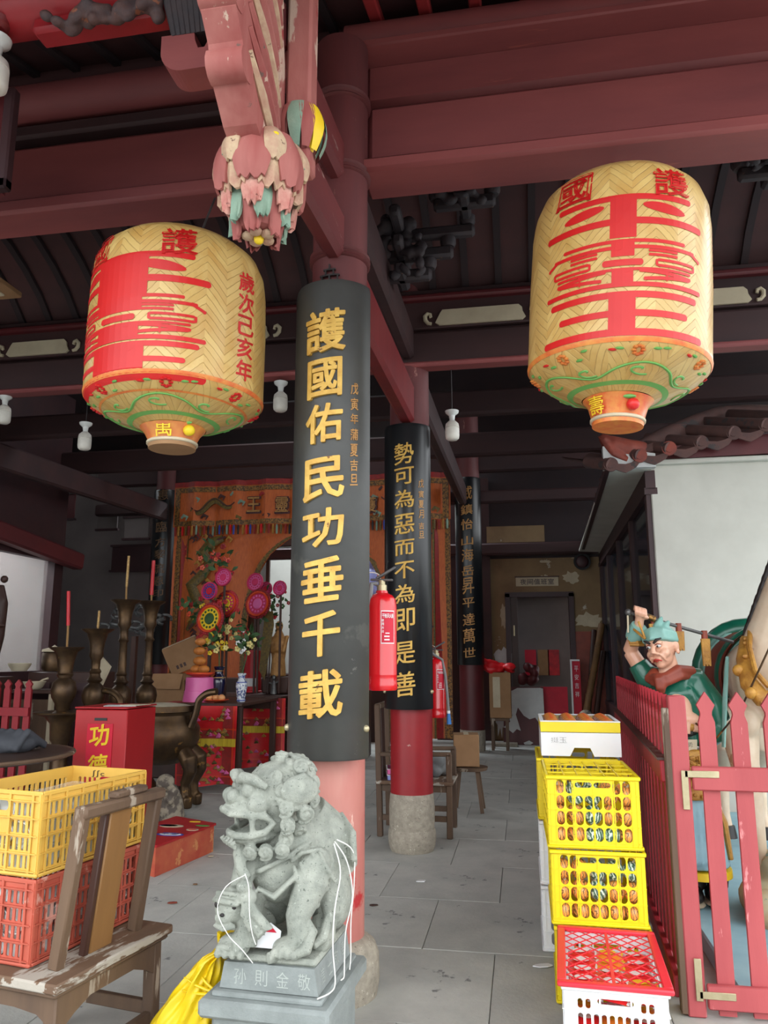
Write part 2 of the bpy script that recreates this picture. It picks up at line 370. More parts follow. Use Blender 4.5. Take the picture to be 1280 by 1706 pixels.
def char(name, txt, fn, w_, h_, m, parent, bold=.012, ext=0, bev=0, shear=.0, cuts=0, lift=1.0, stretch=True, at=None):
    """writing mapped by fn(a, b, c): a across, b up, c out (metres); cuts = extra slices so it can follow a curved surface"""
    vs, fs, gw, gh = glyph(txt, bold, ext, bev); sx = w_/gw if stretch else h_/gh; sy = h_/gh
    bm = bmesh.new(); bv = [bm.verts.new((v[0]*sx, v[1]*sy+v[0]*sx*shear, (v[2]+ext+bev)*lift)) for v in vs]
    for f in fs:
        try: bm.faces.new([bv[i] for i in f])
        except ValueError: pass
    bm.verts.ensure_lookup_table()
    for i in range(1, cuts+1):
        bmesh.ops.bisect_plane(bm, geom=bm.verts[:]+bm.edges[:]+bm.faces[:], plane_co=(-w_/2+w_*i/(cuts+1), 0, 0), plane_no=(1, 0, 0))
    mb = MB(); bm.verts.index_update(); mb.v = [tuple(fn(*v.co)) for v in bm.verts]; mb.f = [tuple(v.index for v in f.verts) for f in bm.faces]; bm.free()
    return mb.build(name, m, parent, smooth=None, at=at)
def remesh(mb, voxel, name, m, parent=None, sm=3, at=None, dec=0, world=True):
    """merge a pile of shapes into one continuous skin"""
    me = bpy.data.meshes.new('tmp'); me.from_pydata(mb.v, [], mb.f); o = bpy.data.objects.new('tmp', me); COL.objects.link(o)
    r = o.modifiers.new('r', 'REMESH'); r.mode = 'VOXEL'; r.voxel_size = voxel
    if sm: k = o.modifiers.new('s', 'SMOOTH'); k.factor = .5; k.iterations = sm
    if dec: d = o.modifiers.new('d', 'DECIMATE'); d.ratio = dec
    dg = bpy.context.evaluated_depsgraph_get(); dg.update(); e = bpy.data.meshes.new_from_object(o.evaluated_get(dg))
    out = MB(); out.v = [tuple(v.co) for v in e.vertices]; out.f = [tuple(p.vertices) for p in e.polygons]
    bpy.data.objects.remove(o); bpy.data.meshes.remove(me); bpy.data.meshes.remove(e)
    return out.build(name, m, parent, smooth=60, at=at, world=world)
# ================================================================== THE ROOM
floor = struct(MB().box((0, 0, -.06), (60, 60, .08)).build('floor', 'floorgap', smooth=None))
slab0 = None
for iy in range(18):
    for ix in range(13):
        x = -7.6+ix*.78+(.39 if iy % 2 else 0); y = .6+iy*.86
        mb = MB().box((0, 0, -.011), (.776, .856, .022), bev=.0025)
        if slab0 is None: slab0 = mb.build('slab', 'floor', floor, smooth=None); s_ = slab0
        else: s_ = inst(slab0, floor)
        s_.location = (x, y, random.uniform(-.0015, .0015))
# back walls
wb = struct(MB().box((-5.2, 16.6, 3), (11.5, .2, 6)).build('wall_back', 'white', smooth=None))
# wall with the door (opening X -.24...96, up to 2.70)
wd = MB(); YD = 15.1
wd.box((-.42, YD, 1.7), (.30, .2, 3.4)); wd.box((1.30, YD, 1.7), (.62, .2, 3.4)); wd.box((.36, YD, 3.06), (1.26, .2, .68))
struct(MB().box((-1.08, 14.95, 2.5), (1.06, .1, 5)).build('wall_back', 'beamd', smooth=None)); struct(MB().box((-8.2, 14.3, 2.8), (2.6, .1, 5.6)).build('wall_back', 'greywall', smooth=None))  # first box: dark partition added to cover the brightly lit back wall
wall_door = struct(wd.build('wall_back', 'peel', smooth=None))
struct(MB().box((.5, YD+.02, 4.7), (2.4, .2, 2.6)).build('wall_back', 'batten', smooth=None))
MB().box((1.24, 14.985, 1.0), (.56, .02, 2.0)).build('dado_panel', 'rust', wall_door)
def flake(cx, cz, rx, rz, m='whitep', seed=0, n=22, y=14.992):
    r = random.Random(seed); o = []
    for i in range(n):
        a = 2*PI*i/n; k = r.uniform(.62, 1.1); o.append((cx+rx*k*math.cos(a), cz+rz*k*math.sin(a)))
    return MB().prism(o, (0, y, 0), (1, 0, 0), (0, 0, 1), .012).build('plaster_patch', m, wall_door, smooth=None)
flake(.98, 3.02, .17, .13, 'straw', 3); flake(.47, 3.0, .09, .08, 'straw', 5); flake(1.26, 2.2, .3, .16, 'straw', 8); flake(.5, 3.33, .12, .03, 'straw', 9)
flake(-.36, 1.35, .2, .42, 'whitep', 11); flake(-.43, .55, .13, .5, 'whitep', 12); flake(-.32, 2.3, .07, .25, 'straw', 14)
sg = root('room_sign', 'faded paper strip with dark lettering above the inner doorway', 'sign', (.33, 14.99, 2.9))
MB().box((.33, 14.985, 2.945), (.80, .012, .17), bev=.004).build('backing', 'straw', sg); MB().box((.33, 14.98, 3.04), (.84, .02, .02)).build('edge_strip', 'woodd', sg)
for i, t in enumerate('夜间值班室'):
    char('lettering', t, lambda a, b, c, i=i: (.07+i*.13+a, 14.976-c, 2.945+b), .115, .11, 'greywall', sg, bold=.02)
dr = MB(); dr.box((-.24, YD-.03, 1.36), (.09, .26, 2.72)); dr.box((.95, YD-.03, 1.36), (.09, .26, 2.72)); dr.box((.355, YD-.03, 2.70), (1.28, .26, .09))
door = struct(dr.build('door_1', 'frame', smooth=None))
MB().box((-.12, YD-.1, 1.34), (.13, .05, 2.64), bev=.006).build('door_leaf_edge', 'woodd', door, smooth=None)
MB().box((-.13, YD-.15, 2.02), (.03, .05, .2), bev=.006).build('door_latch', 'brass', door, smooth=None)
MB().box((.4, YD+.9, 1.8), (2.4, .06, 3.6)).build('passage_wall', 'greywall', door, smooth=None); MB().box((.4, YD+.45, 3.2), (2.4, .9, .06)).build('passage_ceiling', 'greywall', door, smooth=None)
for x, mm in ((.17, 'crimson'), (.42, 'card'), (.62, 'redflower')): MB().box((x, YD+.84, 1.42), (.22, .03, .5)).build('notice_sheet', mm, door, smooth=None)
# ---- right side building
RB0, RB1 = (1.38, 8.2), (1.55, 15.0)
wr = MB(); wr.box((3.4, 8.3, 1.78), (4.04, .2, 3.56), bev=.01)
wall_right = struct(wr.build('wall_right', 'white', smooth=None))
def onside(t, z, off=0.0): return (RB0[0]+(RB1[0]-RB0[0])*t+off, RB0[1]+(RB1[1]-RB0[1])*t, z)
sw = MB(); sw.bar(onside(0, .35), onside(1, .35), .12, .7, (0, 0, 1)); sw.bar(onside(0, 3.36), onside(1, 3.36), .10, .2, (0, 0, 1))
side_wall = struct(sw.build('wall_right', 'frame', smooth=None))
win = MB()
for t in (0.012, .25, .5, .75, .99): win.bar(onside(t, .7), onside(t, 3.26), .1, .12, (0, 1, 0))
win.bar(onside(0, .72), onside(1, .72), .14, .08); win.bar(onside(0, 3.24), onside(1, 3.24), .13, .07); 
window1 = struct(win.build('window_1', 'frame', smooth=None))
ts = (0.012, .25, .5, .75, .99)
for i in range(4):
    MB().bar(onside(ts[i]+.005, 1.98, .0), onside(ts[i+1]-.005, 1.98, .0), .012, 2.5).build('pane', 'glass', window1, smooth=None)
struct(MB().box((2.6, 12, 1.5), (.1, 7, 3)).build('wall_right', 'greywall', smooth=None))
# eave box of the side building: fascia, soffit, underside
ev = MB(); ev.prism([(.90, 3.46), (1.42, 3.46), (1.42, 3.60), (.90, 3.70)], (0, 8.1, 0), (1, 0, 0), (0, 0, 1), .12)
struct(ev.build('trim_1', 'whitep', smooth=None))
sf = MB(); sf.add([(.93, 8.12, 3.47), (1.39, 8.12, 3.455), (1.56, 15, 3.44), (1.12, 15, 3.46), (.93, 8.12, 3.5), (1.39, 8.12, 3.5), (1.56, 15, 3.5), (1.12, 15, 3.5)], [(0, 3, 2, 1), (4, 5, 6, 7), (0, 1, 5, 4), (1, 2, 6, 5), (2, 3, 7, 6), (3, 0, 4, 7)])
struct(sf.build('trim_2', 'white', smooth=None))
struct(MB().box((3.5, 15.2, 2.0), (3.9, .1, 4.0)).build('wall_back', 'greywall', smooth=None))
struct(MB().box((3.4, 11.7, 3.75), (3.9, 6.7, .1)).build('ceiling', 'beamd', smooth=None))
# coping line on the white wall with flaking dark red band under the tiles
MB().box((3.4, 8.17, 3.53), (4.02, .10, .05), bev=.01).build('coping', 'white', wall_right, smooth=None)
bnd = MB(); bnd.prism([(1.40, 3.56), (5.3, 3.62), (5.3, 4.05), (1.9, 3.72), (1.40, 3.68)], (0, 8.2, 0), (1, 0, 0), (0, 0, 1), .1); bnd.build('painted_band', 'reddark', wall_right, smooth=None)
# ---- left side: room with a bright window, grey wall, far wall
lw = MB(); XL = -7.3
lw.box((XL, 8.4, .65), (.2, 5.6, 1.3)); lw.box((XL, 8.4, 4.4), (.2, 5.6, 2.7)); lw.box((XL, 11.1, 2.1), (.2, .2, 2.2)); lw.box((XL, 7.2, 2.1), (.2, 3.2, 2.2))
struct(lw.build('wall_left', 'frame', smooth=None))
wn = MB(); wn.box((XL+.08, 10.99, 2.2), (.12, .16, 1.95)); wn.box((XL+.08, 9.9, 3.09), (.12, 2.4, .16)); wn.box((XL+.08, 9.9, 1.27), (.12, 2.4, .12)); wn.box((XL+.08, 8.85, 2.2), (.12, .12, 1.9))
wl = struct(wn.build('window_2', 'frame', smooth=None))
MB().box((XL, 9.9, 2.18), (.012, 2.2, 1.8)).build('pane', 'film', wl, smooth=None)
struct(MB().box((-10.4, 9.5, 2.0), (.1, 7, 4.2)).build('wall_left', 'whitep', smooth=None))
struct(MB().box((-8.95, 11.28, 2.6), (3.2, .1, 5.4)).build('wall_left', 'greywall', smooth=None))
struct(MB().box((-8.7, 14.6, 2.0), (4.6, .2, 4.0)).build('wall_left', 'greywall', smooth=None))
struct(MB().box((-11.2, 8, 3), (.2, 17, 6)).build('wall_left', 'greywall', smooth=None))
for x in (-7.9, -7.15): MB().box((x, 14.45, 2.1), (.14, .1, 3.6)).build('wall_post', 'frame', [o for o in COL.objects if o.name.startswith('wall_left')][1])
# ---- ceiling: curved boards with battens over the front bay, plain boards over the hall
ceil = struct(MB().box((-3.5, 9, 7.6), (16, 19, .1)).build('ceiling', 'beamd', smooth=None))
def vz(y): t = (y-4.1)/2.55; return 4.80+.62*math.sin(PI*min(max(t, 0), 1))**.8+.06*t
def strip(name, x0, x1, m, dz, th, par=None):
    vs = []; fs = []; K = 10
    for i in range(K+1):
        y = 4.1+2.55*i/K; z = vz(y)+dz
        vs += [(x0, y, z), (x1, y, z), (x1, y, z+th), (x0, y, z+th)]
    for i in range(K):
        for j in range(4): fs.append((4*i+j, 4*i+(j+1) % 4, 4*i+4+(j+1) % 4, 4*i+4+j))
    return MB().add(vs, fs).build(name, m, par)
b0 = strip('board', -.145, .145, 'ceil', 0, .02, ceil); t0 = strip('batten', -.03, .03, 'batten', -.05, .05, ceil)
for i in range(37):
    x = -7.9+i*.3
    (b0 if i == 0 else inst(b0, ceil)).location.x = x+.15; (t0 if i == 0 else inst(t0, ceil)).location.x = x
# eave roof over the camera side: boards + red rafters
def ez(y): return 5.40-.33*(4.05-y)
eave = struct(MB().add([(-9, 1.0, ez(1.0)+.05), (3.2, 1.0, ez(1.0)+.05), (3.2, 4.3, ez(4.3)+.05), (-9, 4.3, ez(4.3)+.05), (-9, 1.0, ez(1.0)+.12), (3.2, 1.0, ez(1.0)+.12), (3.2, 4.3, ez(4.3)+.12), (-9, 4.3, ez(4.3)+.12)],
   [(0, 1, 2, 3), (7, 6, 5, 4), (0, 4, 5, 1), (1, 5, 6, 2), (2, 6, 7, 3), (3, 7, 4, 0)]).build('ceiling', 'ceil', smooth=None))
rf0 = MB().bar((0, 1.0, ez(1.0)), (0, 4.25, ez(4.25)), .075, .07, bev=.01).build('rafter', 'rafter', eave, smooth=None)
rf0.location.x = -.75
for i in range(1, 14): inst(rf0, eave).location.x = -.75+i*.3
rb0 = MB().bar((0, 1.0, ez(1.0)+.03), (0, 4.25, ez(4.25)+.03), .05, .035).build('batten', 'batten', eave, smooth=None)  # left rafters drawn as slim battens, their shade put into the dark colour
for i in range(26): (rb0 if i == 0 else inst(rb0, eave)).location.x = -1.05-i*.3
struct(MB().box((-1.7, 4.2, 6.5), (15, .1, 2.3)).build('wall_front', 'ceil', smooth=None))
struct(MB().box((-10.5, 5.0, 3.0), (.15, 6, 6.0)).build('wall_left', 'frame', smooth=None))
# hall roof boards sloping up to a ridge, dark purlins
hr = MB()
for y0, z0, y1, z1 in ((6.7, 5.3, 10.6, 7.2), (10.6, 7.2, 16.7, 5.0)):
    hr.add([(-11, y0, z0), (5, y0, z0), (5, y1, z1), (-11, y1, z1)], [(0, 1, 2, 3)])
hall = struct(hr.build('ceiling', 'batten', smooth=None))
for y, z in ((7.6, 5.6), (8.7, 6.1), (9.8, 6.6), (12.0, 6.45), (13.4, 5.95), (14.6, 5.5)):
    MB().tube([(-11, y, z), (5, y, z)], .11, 10).build('purlin', 'beamd', hall)

# ================================================================== TIMBER FRAME
def beam(name, lab, a, b, wx, wy, m='beam', bev=.03, group=None, extra=None):
    o = MB().bar(a, b, wx, wy, bev=bev).build(name, m, smooth=None, at=a); return tag(o, lab, 'beam', group)
CX = -.93
# right bay of the front row (Y = 4)
r1 = root('lintel_beam', 'broad red front lintel beam running right, above the right lantern', 'beam', (CX, 4.0, 4.2))
MB().bar((CX+.12, 4.02, 4.53), (3.2, 4.02, 4.53), .20, .42, bev=.05).build('beam_body', 'beam', r1)
MB().bar((CX+.12, 3.96, 4.27), (3.2, 3.96, 4.27), .30, .09, bev=.02).build('lower_moulding', 'beam', r1)
r2 = root('tie_beam', 'greyish red tie beam just above the broad right lintel', 'beam', (CX, 4.0, 4.86)); MB().bar((CX+.1, 4.08, 4.93), (3.2, 4.08, 4.93), .16, .30, bev=.04).build('beam_body', 'beam', r2)
r3 = root('purlin_beam', 'round eave purlin under the red rafters, upper right', 'beam', (CX, 3.9, 5.1)); MB().tube([(CX, 4.0, 5.2), (3.2, 4.0, 5.2)], .12, 20).build('beam_body', 'beam', r3)
MB().bar((CX+.1, 3.93, 5.07), (3.2, 3.93, 5.07), .2, .05, bev=.01).build('moulding', 'beam', r3)
# left bay
l1 = root('lintel_beam', 'broad dark red lintel beam running left, above the left lantern', 'beam', (CX-.1, 4.0, 4.15))
MB().bar((-8, 4.02, 4.53), (CX-.1, 4.02, 4.53), .20, .46, bev=.05).build('beam_body', 'beam', l1)
MB().bar((-8, 3.96, 4.26), (CX-.1, 3.96, 4.26), .28, .10, bev=.02).build('lower_moulding', 'beam', l1)
l2 = root('tie_beam', 'dark red beam above the left lintel, below the eave boards', 'beam', (CX-.1, 4.0, 4.95)); MB().tube([(-8, 4.0, 5.10), (CX, 4.0, 5.10)], .12, 18).build('beam_body', 'beam', l2)
MB().bar((-8, 4.05, 4.9), (CX, 4.05, 4.9), .14, .1, bev=.02).build('under_board', 'beamd', l2)
# eave purlin on the left with carved block
pl = root('purlin_beam', 'thick bright red round purlin in the top left corner', 'beam', (-4, 2.75, 4.4))
PZ = 4.50
MB().tube([(-8, 2.75, PZ), (-1.05, 2.75, PZ)], .12, 20).build('beam_body', 'redcol', pl)
MB().bar((-2.1, 2.75, PZ-.14), (-1.05, 2.75, PZ-.14), .12, .08, bev=.02).build('under_board', 'redcol', pl)
cv = MB(); rr = random.Random(2)
for i in range(26):
    x = -2.0+rr.random()*.55; cv.ball((x, 2.66+rr.uniform(-.03, .03), PZ-.18+rr.uniform(-.03, .035)), (rr.uniform(.03, .07), .03, rr.uniform(.02, .04)), 8, 6, (0, rr.uniform(-1, 1), 0))
remesh(cv, .010, 'carved_figures', mat('dark_carving', (92, 62, 56), (70, 60, 64), 14, .7, .3, wear=[((140, 84, 62), .6, 12)]), pl)
bs = MB(); bs.lathe([(0, 0), (.04, .006), (.05, .02), (.06, .025), (.07, .05)], 16, (-2.28, 2.7, PZ-.14)); bs.build('lamp_boss', 'red', pl)
# middle row (Y = 6.6): lintel with whitewashed name panels
ml = root('lintel_beam', 'dark inner lintel beam carrying blank whitewashed panels', 'beam', (-2, 6.6, 4.1))
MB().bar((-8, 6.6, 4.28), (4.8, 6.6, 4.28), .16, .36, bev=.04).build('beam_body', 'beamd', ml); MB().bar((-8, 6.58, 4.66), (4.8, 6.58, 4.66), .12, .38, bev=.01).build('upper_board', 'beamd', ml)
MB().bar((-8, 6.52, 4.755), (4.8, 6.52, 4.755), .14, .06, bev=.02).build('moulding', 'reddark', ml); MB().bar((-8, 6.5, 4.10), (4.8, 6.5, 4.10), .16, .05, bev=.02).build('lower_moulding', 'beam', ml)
def scroll(x, z, sgn):
    p = [(.0, -.055), (.03, -.05), (.055, -.02), (.058, .02), (.035, .045), (.01, .035), (.005, .015), (.02, .01)]
    return MB().tube([(x+sgn*a, 6.505, z+b) for a, b in p], [.016, .018, .02, .02, .018, .016, .014, .012], 8)
for x0, x1 in ((-.69, .15), (1.15, 2.03), (-5.0, -4.28), (-3.85, -3.0), (-2.75, -2.22), (-7.0, -5.6)):
    pnl = MB(); o = [(x0+.05, 4.485), (x1-.05, 4.485), (x1-.02, 4.51), (x1-.045, 4.56), (x1-.05, 4.60), (x1-.08, 4.63), (x0+.08, 4.63), (x0+.06, 4.60), (x0+.04, 4.56), (x0+.015, 4.51)]
    pnl.prism(o, (0, 6.505, 0), (1, 0, 0), (0, 0, 1), .02).build('whitewashed_panel', 'straw', ml, smooth=None)
    for xs, sg_ in ((x0-.02, -1), (x1+.02, 1)): scroll(xs, 4.56, sg_).build('scroll_ornament', 'straw', ml)
# deeper rows
for i, (y, z, h) in enumerate(((8.8, 4.5, .3), (11.0, 4.6, .35), (13.4, 4.95, .4), (13.4, 4.3, .22), (14.7, 3.55, .22))):
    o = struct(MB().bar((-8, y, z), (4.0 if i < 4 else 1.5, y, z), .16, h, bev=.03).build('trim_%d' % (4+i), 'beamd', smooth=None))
struct(MB().bar((-.6, 14.9, 3.86), (.5, 14.9, 3.86), .04, .32).build('trim_9', 'peel', smooth=None))
struct(MB().bar((-.6, 14.88, 3.5), (1.5, 14.88, 3.5), .1, .12).build('trim_10', 'frame', smooth=None))
# beams running front to back along the column line
def yb(lab, y0, y1, z0a, z1a, wx, hz, m='beamY', x=CX):
    return beam('tie_beam', lab, (x, y0, z0a), (x, y1, z1a), wx, hz, m)
yb('weathered red tie beam from the lotus pendant back to the near column', 2.62, 3.80, 3.68, 3.80, .11, .27, 'beamY')
yb('upper grey red tie beam above the one from the lotus pendant', 2.62, 3.80, 4.12, 4.26, .10, .24, 'beamY')
yb('dark red tie beam joining the near column to the second column', 3.95, 6.5, 3.67, 3.74, .13, .36, 'red')
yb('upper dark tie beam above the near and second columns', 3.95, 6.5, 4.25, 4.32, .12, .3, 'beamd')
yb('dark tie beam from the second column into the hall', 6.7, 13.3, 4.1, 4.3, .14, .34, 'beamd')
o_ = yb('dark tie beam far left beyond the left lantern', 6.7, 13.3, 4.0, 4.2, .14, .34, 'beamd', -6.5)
o_ = yb('low carved beam end above the left window', 8.2, 11.4, 3.35, 3.05, .2, .26, 'reddark', -7.05)
# carved bracket clusters between the rows
dk = mat('dark_bracket_carving', (60, 48, 50), (44, 40, 46), 12, .7, .3, wear=[((120, 84, 60), .66, 9)])  # dark carving colour with random brown patches
def cluster(lab, x, y, z, seed):
    r = random.Random(seed); rt = root('bracket_set', lab, 'bracket', (x, y, z)); 
    for k in range(3):
        zz = z+.16*k; L = .22+.16*k
        MB().bar((x-L, y, zz), (x+L, y, zz), .08, .09, bev=.02).build('bracket_arm', dk, rt); MB().bar((x, y-L*.7, zz), (x, y+L*.7, zz), .08, .09, bev=.02).build('bracket_arm', dk, rt)
        for s_ in (-1, 1): MB().lathe([(.045, 0), (.06, .03), (.06, .07)], 10, (x+s_*L*.9, y, zz+.04)).build('bearing_block', dk, rt)
    c = MB()
    for i in range(30): c.ball((x+r.uniform(-.2, .2), y-.12+r.uniform(-.05, .05), z+r.uniform(-.05, .4)), (r.uniform(.03, .07), .035, r.uniform(.02, .05)), 8, 6, (0, r.uniform(-1, 1), 0))
    remesh(c, .014, 'carving', dk, rt); return rt
cluster('dark carved bracket set over the beam behind the near column', -.78, 5.2, 4.3, 3)
cluster('dark bracket set under the curved ceiling, right of the near column', -.30, 5.0, 4.72, 6)
cluster('dark bracket set right of the right lantern, under the ceiling', 1.75, 5.0, 4.72, 8)
def P(px, py, y):
    """survey helper: the point of the photograph's pixel at depth y (metres in front of the camera station)"""
    th, ps = math.radians(10.6), math.radians(10)
    F = Vector((-math.sin(ps)*math.cos(th), math.cos(ps)*math.cos(th), math.sin(th))); R = Vector((math.cos(ps), math.sin(ps), 0)); U = R.cross(F)
    d = F+R*((px-640)/FPX)+U*((853-py)/FPX); return Vector((0, 0, CAM_H))+d*(y/d.y)
# ================================================================== COLUMNS
M_['beamup'] = mat('shaded_dirty_column', (112, 50, 50), (88, 44, 46), 4, .6, .2, stretch=(1, 1, .2), wear=[((160, 110, 100), .66, 9, (1, 1, .3))])  # upper shafts darker: shade and dirt put into the colour, plus paint wear
MATS_p = mat('pale_cream_paint', (200, 178, 144), (170, 124, 106), 14, .8, .4, wear=[((120, 92, 76), .63, 22)])
M_['cream'] = MATS_p
M_['palepink'] = mat('pale_pink_paint', (176, 96, 90), (204, 156, 140), 14, .8, .4, wear=[((120, 70, 64), .63, 22)])
M_['verdi'] = mat('verdigris_paint', (110, 140, 122), (140, 160, 140), 9, .7, .3)
def column(lab, x, y, r, z0, z1, m, base, bands=()):
    c = root('column', lab, 'column', (x, y, 0))
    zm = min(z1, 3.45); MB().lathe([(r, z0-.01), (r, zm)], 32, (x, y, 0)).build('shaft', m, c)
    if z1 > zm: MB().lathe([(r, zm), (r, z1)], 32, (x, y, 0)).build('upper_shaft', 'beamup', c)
    MB().lathe(base, 32, (x, y, 0)).build('plinth', 'granite', c)
    for z in bands:
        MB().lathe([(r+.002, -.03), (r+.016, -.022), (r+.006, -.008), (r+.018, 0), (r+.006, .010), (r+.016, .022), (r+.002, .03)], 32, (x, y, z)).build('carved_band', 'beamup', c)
    return c
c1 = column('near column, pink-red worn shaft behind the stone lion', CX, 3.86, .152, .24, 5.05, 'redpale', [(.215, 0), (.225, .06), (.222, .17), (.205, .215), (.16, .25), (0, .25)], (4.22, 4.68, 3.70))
fr = MB()                                                  # small fretwork cap above the board
for i in range(-3, 4):
    for j in range(3):
        if abs(i)+j < 4:
            a = i*.13-.1; p = (CX+.168*math.sin(a), 3.86-.168*math.cos(a), 3.515+.032*j); fr.box(p, (.024, .012, .009), (0, 0, a)); 
            if (i+j) % 2 == 0: fr.box((p[0], p[1], p[2]+.014), (.008, .012, .032), (0, 0, a))
fr.build('fretwork', 'ink', c1, smooth=None)
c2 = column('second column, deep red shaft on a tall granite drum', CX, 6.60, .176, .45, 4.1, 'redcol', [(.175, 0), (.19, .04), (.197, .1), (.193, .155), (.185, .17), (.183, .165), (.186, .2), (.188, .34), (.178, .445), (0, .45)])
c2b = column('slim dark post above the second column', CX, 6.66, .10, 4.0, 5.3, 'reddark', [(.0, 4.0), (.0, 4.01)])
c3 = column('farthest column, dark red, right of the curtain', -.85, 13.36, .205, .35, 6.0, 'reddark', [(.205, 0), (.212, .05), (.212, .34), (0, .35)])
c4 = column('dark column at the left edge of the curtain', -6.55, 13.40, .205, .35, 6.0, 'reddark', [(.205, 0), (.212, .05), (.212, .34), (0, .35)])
def board(lab, cx, cy, r, half, z0, z1, m, text, small, gm, ext, bolts=True, name='couplet_board'):
    rt = root(name, lab, 'couplet board', (cx, cy, z0))
    o = MB(); K = 28; vs = []
    for j, z in enumerate((z0, z0+.008, z1-.03, z1)):
        for i in range(K+1):
            a = -half+2*half*i/K; q = r-(.006 if j in (0, 3) else 0); vs.append((cx+q*math.sin(a), cy-q*math.cos(a), z))
    for j, z in enumerate((z0, z0+.008, z1-.03, z1)):
        for i in range(K+1):
            a = -half+2*half*i/K; q = r-.03; vs.append((cx+q*math.sin(a), cy-q*math.cos(a), z))
    W = K+1; fs = []
    for j in range(3):
        for i in range(K):
            q = j*W+i; fs.append((q, q+1, q+W+1, q+W)); q += 4*W; fs.append((q+W, q+W+1, q+1, q))
    for i in range(K): fs.append((i, 4*W+i, 4*W+i+1, i+1)); q = 3*W+i; fs.append((q, q+1, q+4*W+1, q+4*W))
    for j in range(3):
        q = j*W; fs.append((q, q+W, q+5*W, q+4*W)); q += K; fs.append((q, q+4*W, q+5*W, q+W))
    o.add(vs, fs).build('board', m, rt)
    def fn(s0, zc): return lambda a, b, c: (cx+(r+c)*math.sin(s0+a/r), cy-(r+c)*math.cos(s0+a/r), zc+b)
    for (t, zb, zt, wd, s0) in text:
        char('gilt_character', t, fn(s0, (zb+zt)/2), wd, zt-zb, gm, rt, bold=.020 if ext > .007 else .008, ext=.03, bev=0, shear=.13, cuts=7, lift=ext/.03)
    for (t, zb, zt, wd, s0) in small:
        char('small_character', t, fn(s0, (zb+zt)/2), wd, zt-zb, 'gold2', rt, bold=.012, ext=.02, shear=.12, cuts=2, lift=.1)
    if bolts:
        for a in (-half+.12, half-.12):
            MB().ball((cx+(r+.002)*math.sin(a), cy-(r+.002)*math.cos(a), z0+.14), .017, 10, 7).build('bolt', 'brass', rt)
    return rt
def rows(txt, ys, x, y): return [(t, P(x, b_, y).z, P(x, a_, y).z) for t, (a_, b_) in zip(txt, ys)]
T1 = [(t, b, a, w_, -.02) for (t, b, a), w_ in zip(rows('護國佑民功垂千載', ((518, 588), (599, 663), (674, 738), (763, 833), (848, 911), (929, 1003), (1019, 1094), (1116, 1196)), 540, 3.6), (.205, .175, .185, .205, .205, .205, .18, .21))]
S1 = [(t, b, a, .042, .70) for (t, b, a) in rows('戊寅年蒲夏吉旦', ((640, 659), (665, 685), (691, 708), (716, 735), (741, 762), (767, 786), (791, 810)), 592, 3.66)]
b1 = board('near curved black board with eight large gold characters', -.935, 3.81, .216, 1.22, 1.07, 3.475, 'black', T1, S1, 'gold', .008)
sp_ = MB()
T2 = [(t, b, a, .165, -.04) for (t, b, a) in rows('勢可為惡而不為即是善', ((739, 774), (780, 808), (817, 847), (857, 890), (900, 925), (936, 964), (974, 1005), (1014, 1052), (1069, 1106), (1119, 1160)), 680, 6.36)]
S2 = [(t, b, a, .05, .66) for (t, b, a) in rows('戊寅夏月吉旦', ((799, 813), (818, 830), (834, 847), (850, 864), (871, 882), (885, 897)), 710, 6.4)]
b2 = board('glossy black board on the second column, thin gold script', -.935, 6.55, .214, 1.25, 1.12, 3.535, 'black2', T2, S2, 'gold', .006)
T3 = [(t, b, a, .20, -.05) for (t, b, a) in rows('威鎮怡山海岳昇平達萬世', ((810, 832), (840, 857), (864, 882), (893, 908), (914, 935), (942, 959), (962, 989), (996, 1012), (1022, 1042), (1047, 1071), (1079, 1095)), 783, 13.1)]
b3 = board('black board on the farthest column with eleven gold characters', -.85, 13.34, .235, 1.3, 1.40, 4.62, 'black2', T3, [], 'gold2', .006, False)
T4 = [(t, b, a, .20, .12) for (t, b, a) in rows('惠于臨方黎流恩印', ((815, 832), (842, 858), (868, 886), (895, 910), (915, 930), (938, 955), (960, 975), (982, 994)), 268, 13.1)]
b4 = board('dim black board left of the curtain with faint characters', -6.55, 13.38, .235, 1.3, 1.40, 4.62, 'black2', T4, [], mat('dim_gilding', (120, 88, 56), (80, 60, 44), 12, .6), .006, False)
# ================================================================== LOTUS PENDANT AND CARVED ARM
LX, LY, LZ = P(434, 318, 2.52)
lt = root('lotus_pendant', 'carved painted lotus bud hanging under the beam, faded pink petals', 'carving', (LX, LY, LZ))
MB().lathe([(.02, -.185), (.07, -.17), (.10, -.12), (.125, -.02), (.135, .08), (.12, .15), (.07, .18), (0, .185)], 24).build('core', 'redold', lt, world=False)
def petal(rf, zf, wf, m, nm='petal', th=.012, ruf=0.0, ks=0):
    nu, nv = 8, 8; mb = MB()
    def fn(u, v, o):
        s = 2*u-1; a = s*wf(v); rr_ = rf(v)-o-.014*s*s+ruf*math.cos(s*7)*v*v; return (rr_*math.sin(a), -rr_*math.cos(a), zf(v)-.018*(1-s*s)*v*v+ruf*math.cos(s*9+ks)*v)
    mb.surf(lambda u, v: fn(u, v, 0), nu, nv); mb.surf(lambda u, v: fn(1-u, v, th), nu, nv)
    n0 = (nu+1)*(nv+1)
    for j in range(nv): a = j*(nu+1); mb.f.append((a+nu+1, a, n0+a+nu, n0+a+2*nu+1)); b = a+nu; mb.f.append((b, b+nu+1, n0+a+nu+1, n0+a))
    for i in range(nu): mb.f.append((i+1, i, n0+nu-i, n0+nu-i-1)); b = nv*(nu+1); mb.f.append((b+i, b+i+1, n0+b+nu-i-1, n0+b+nu-i))
    return mb.build(nm, m, lt, world=False)
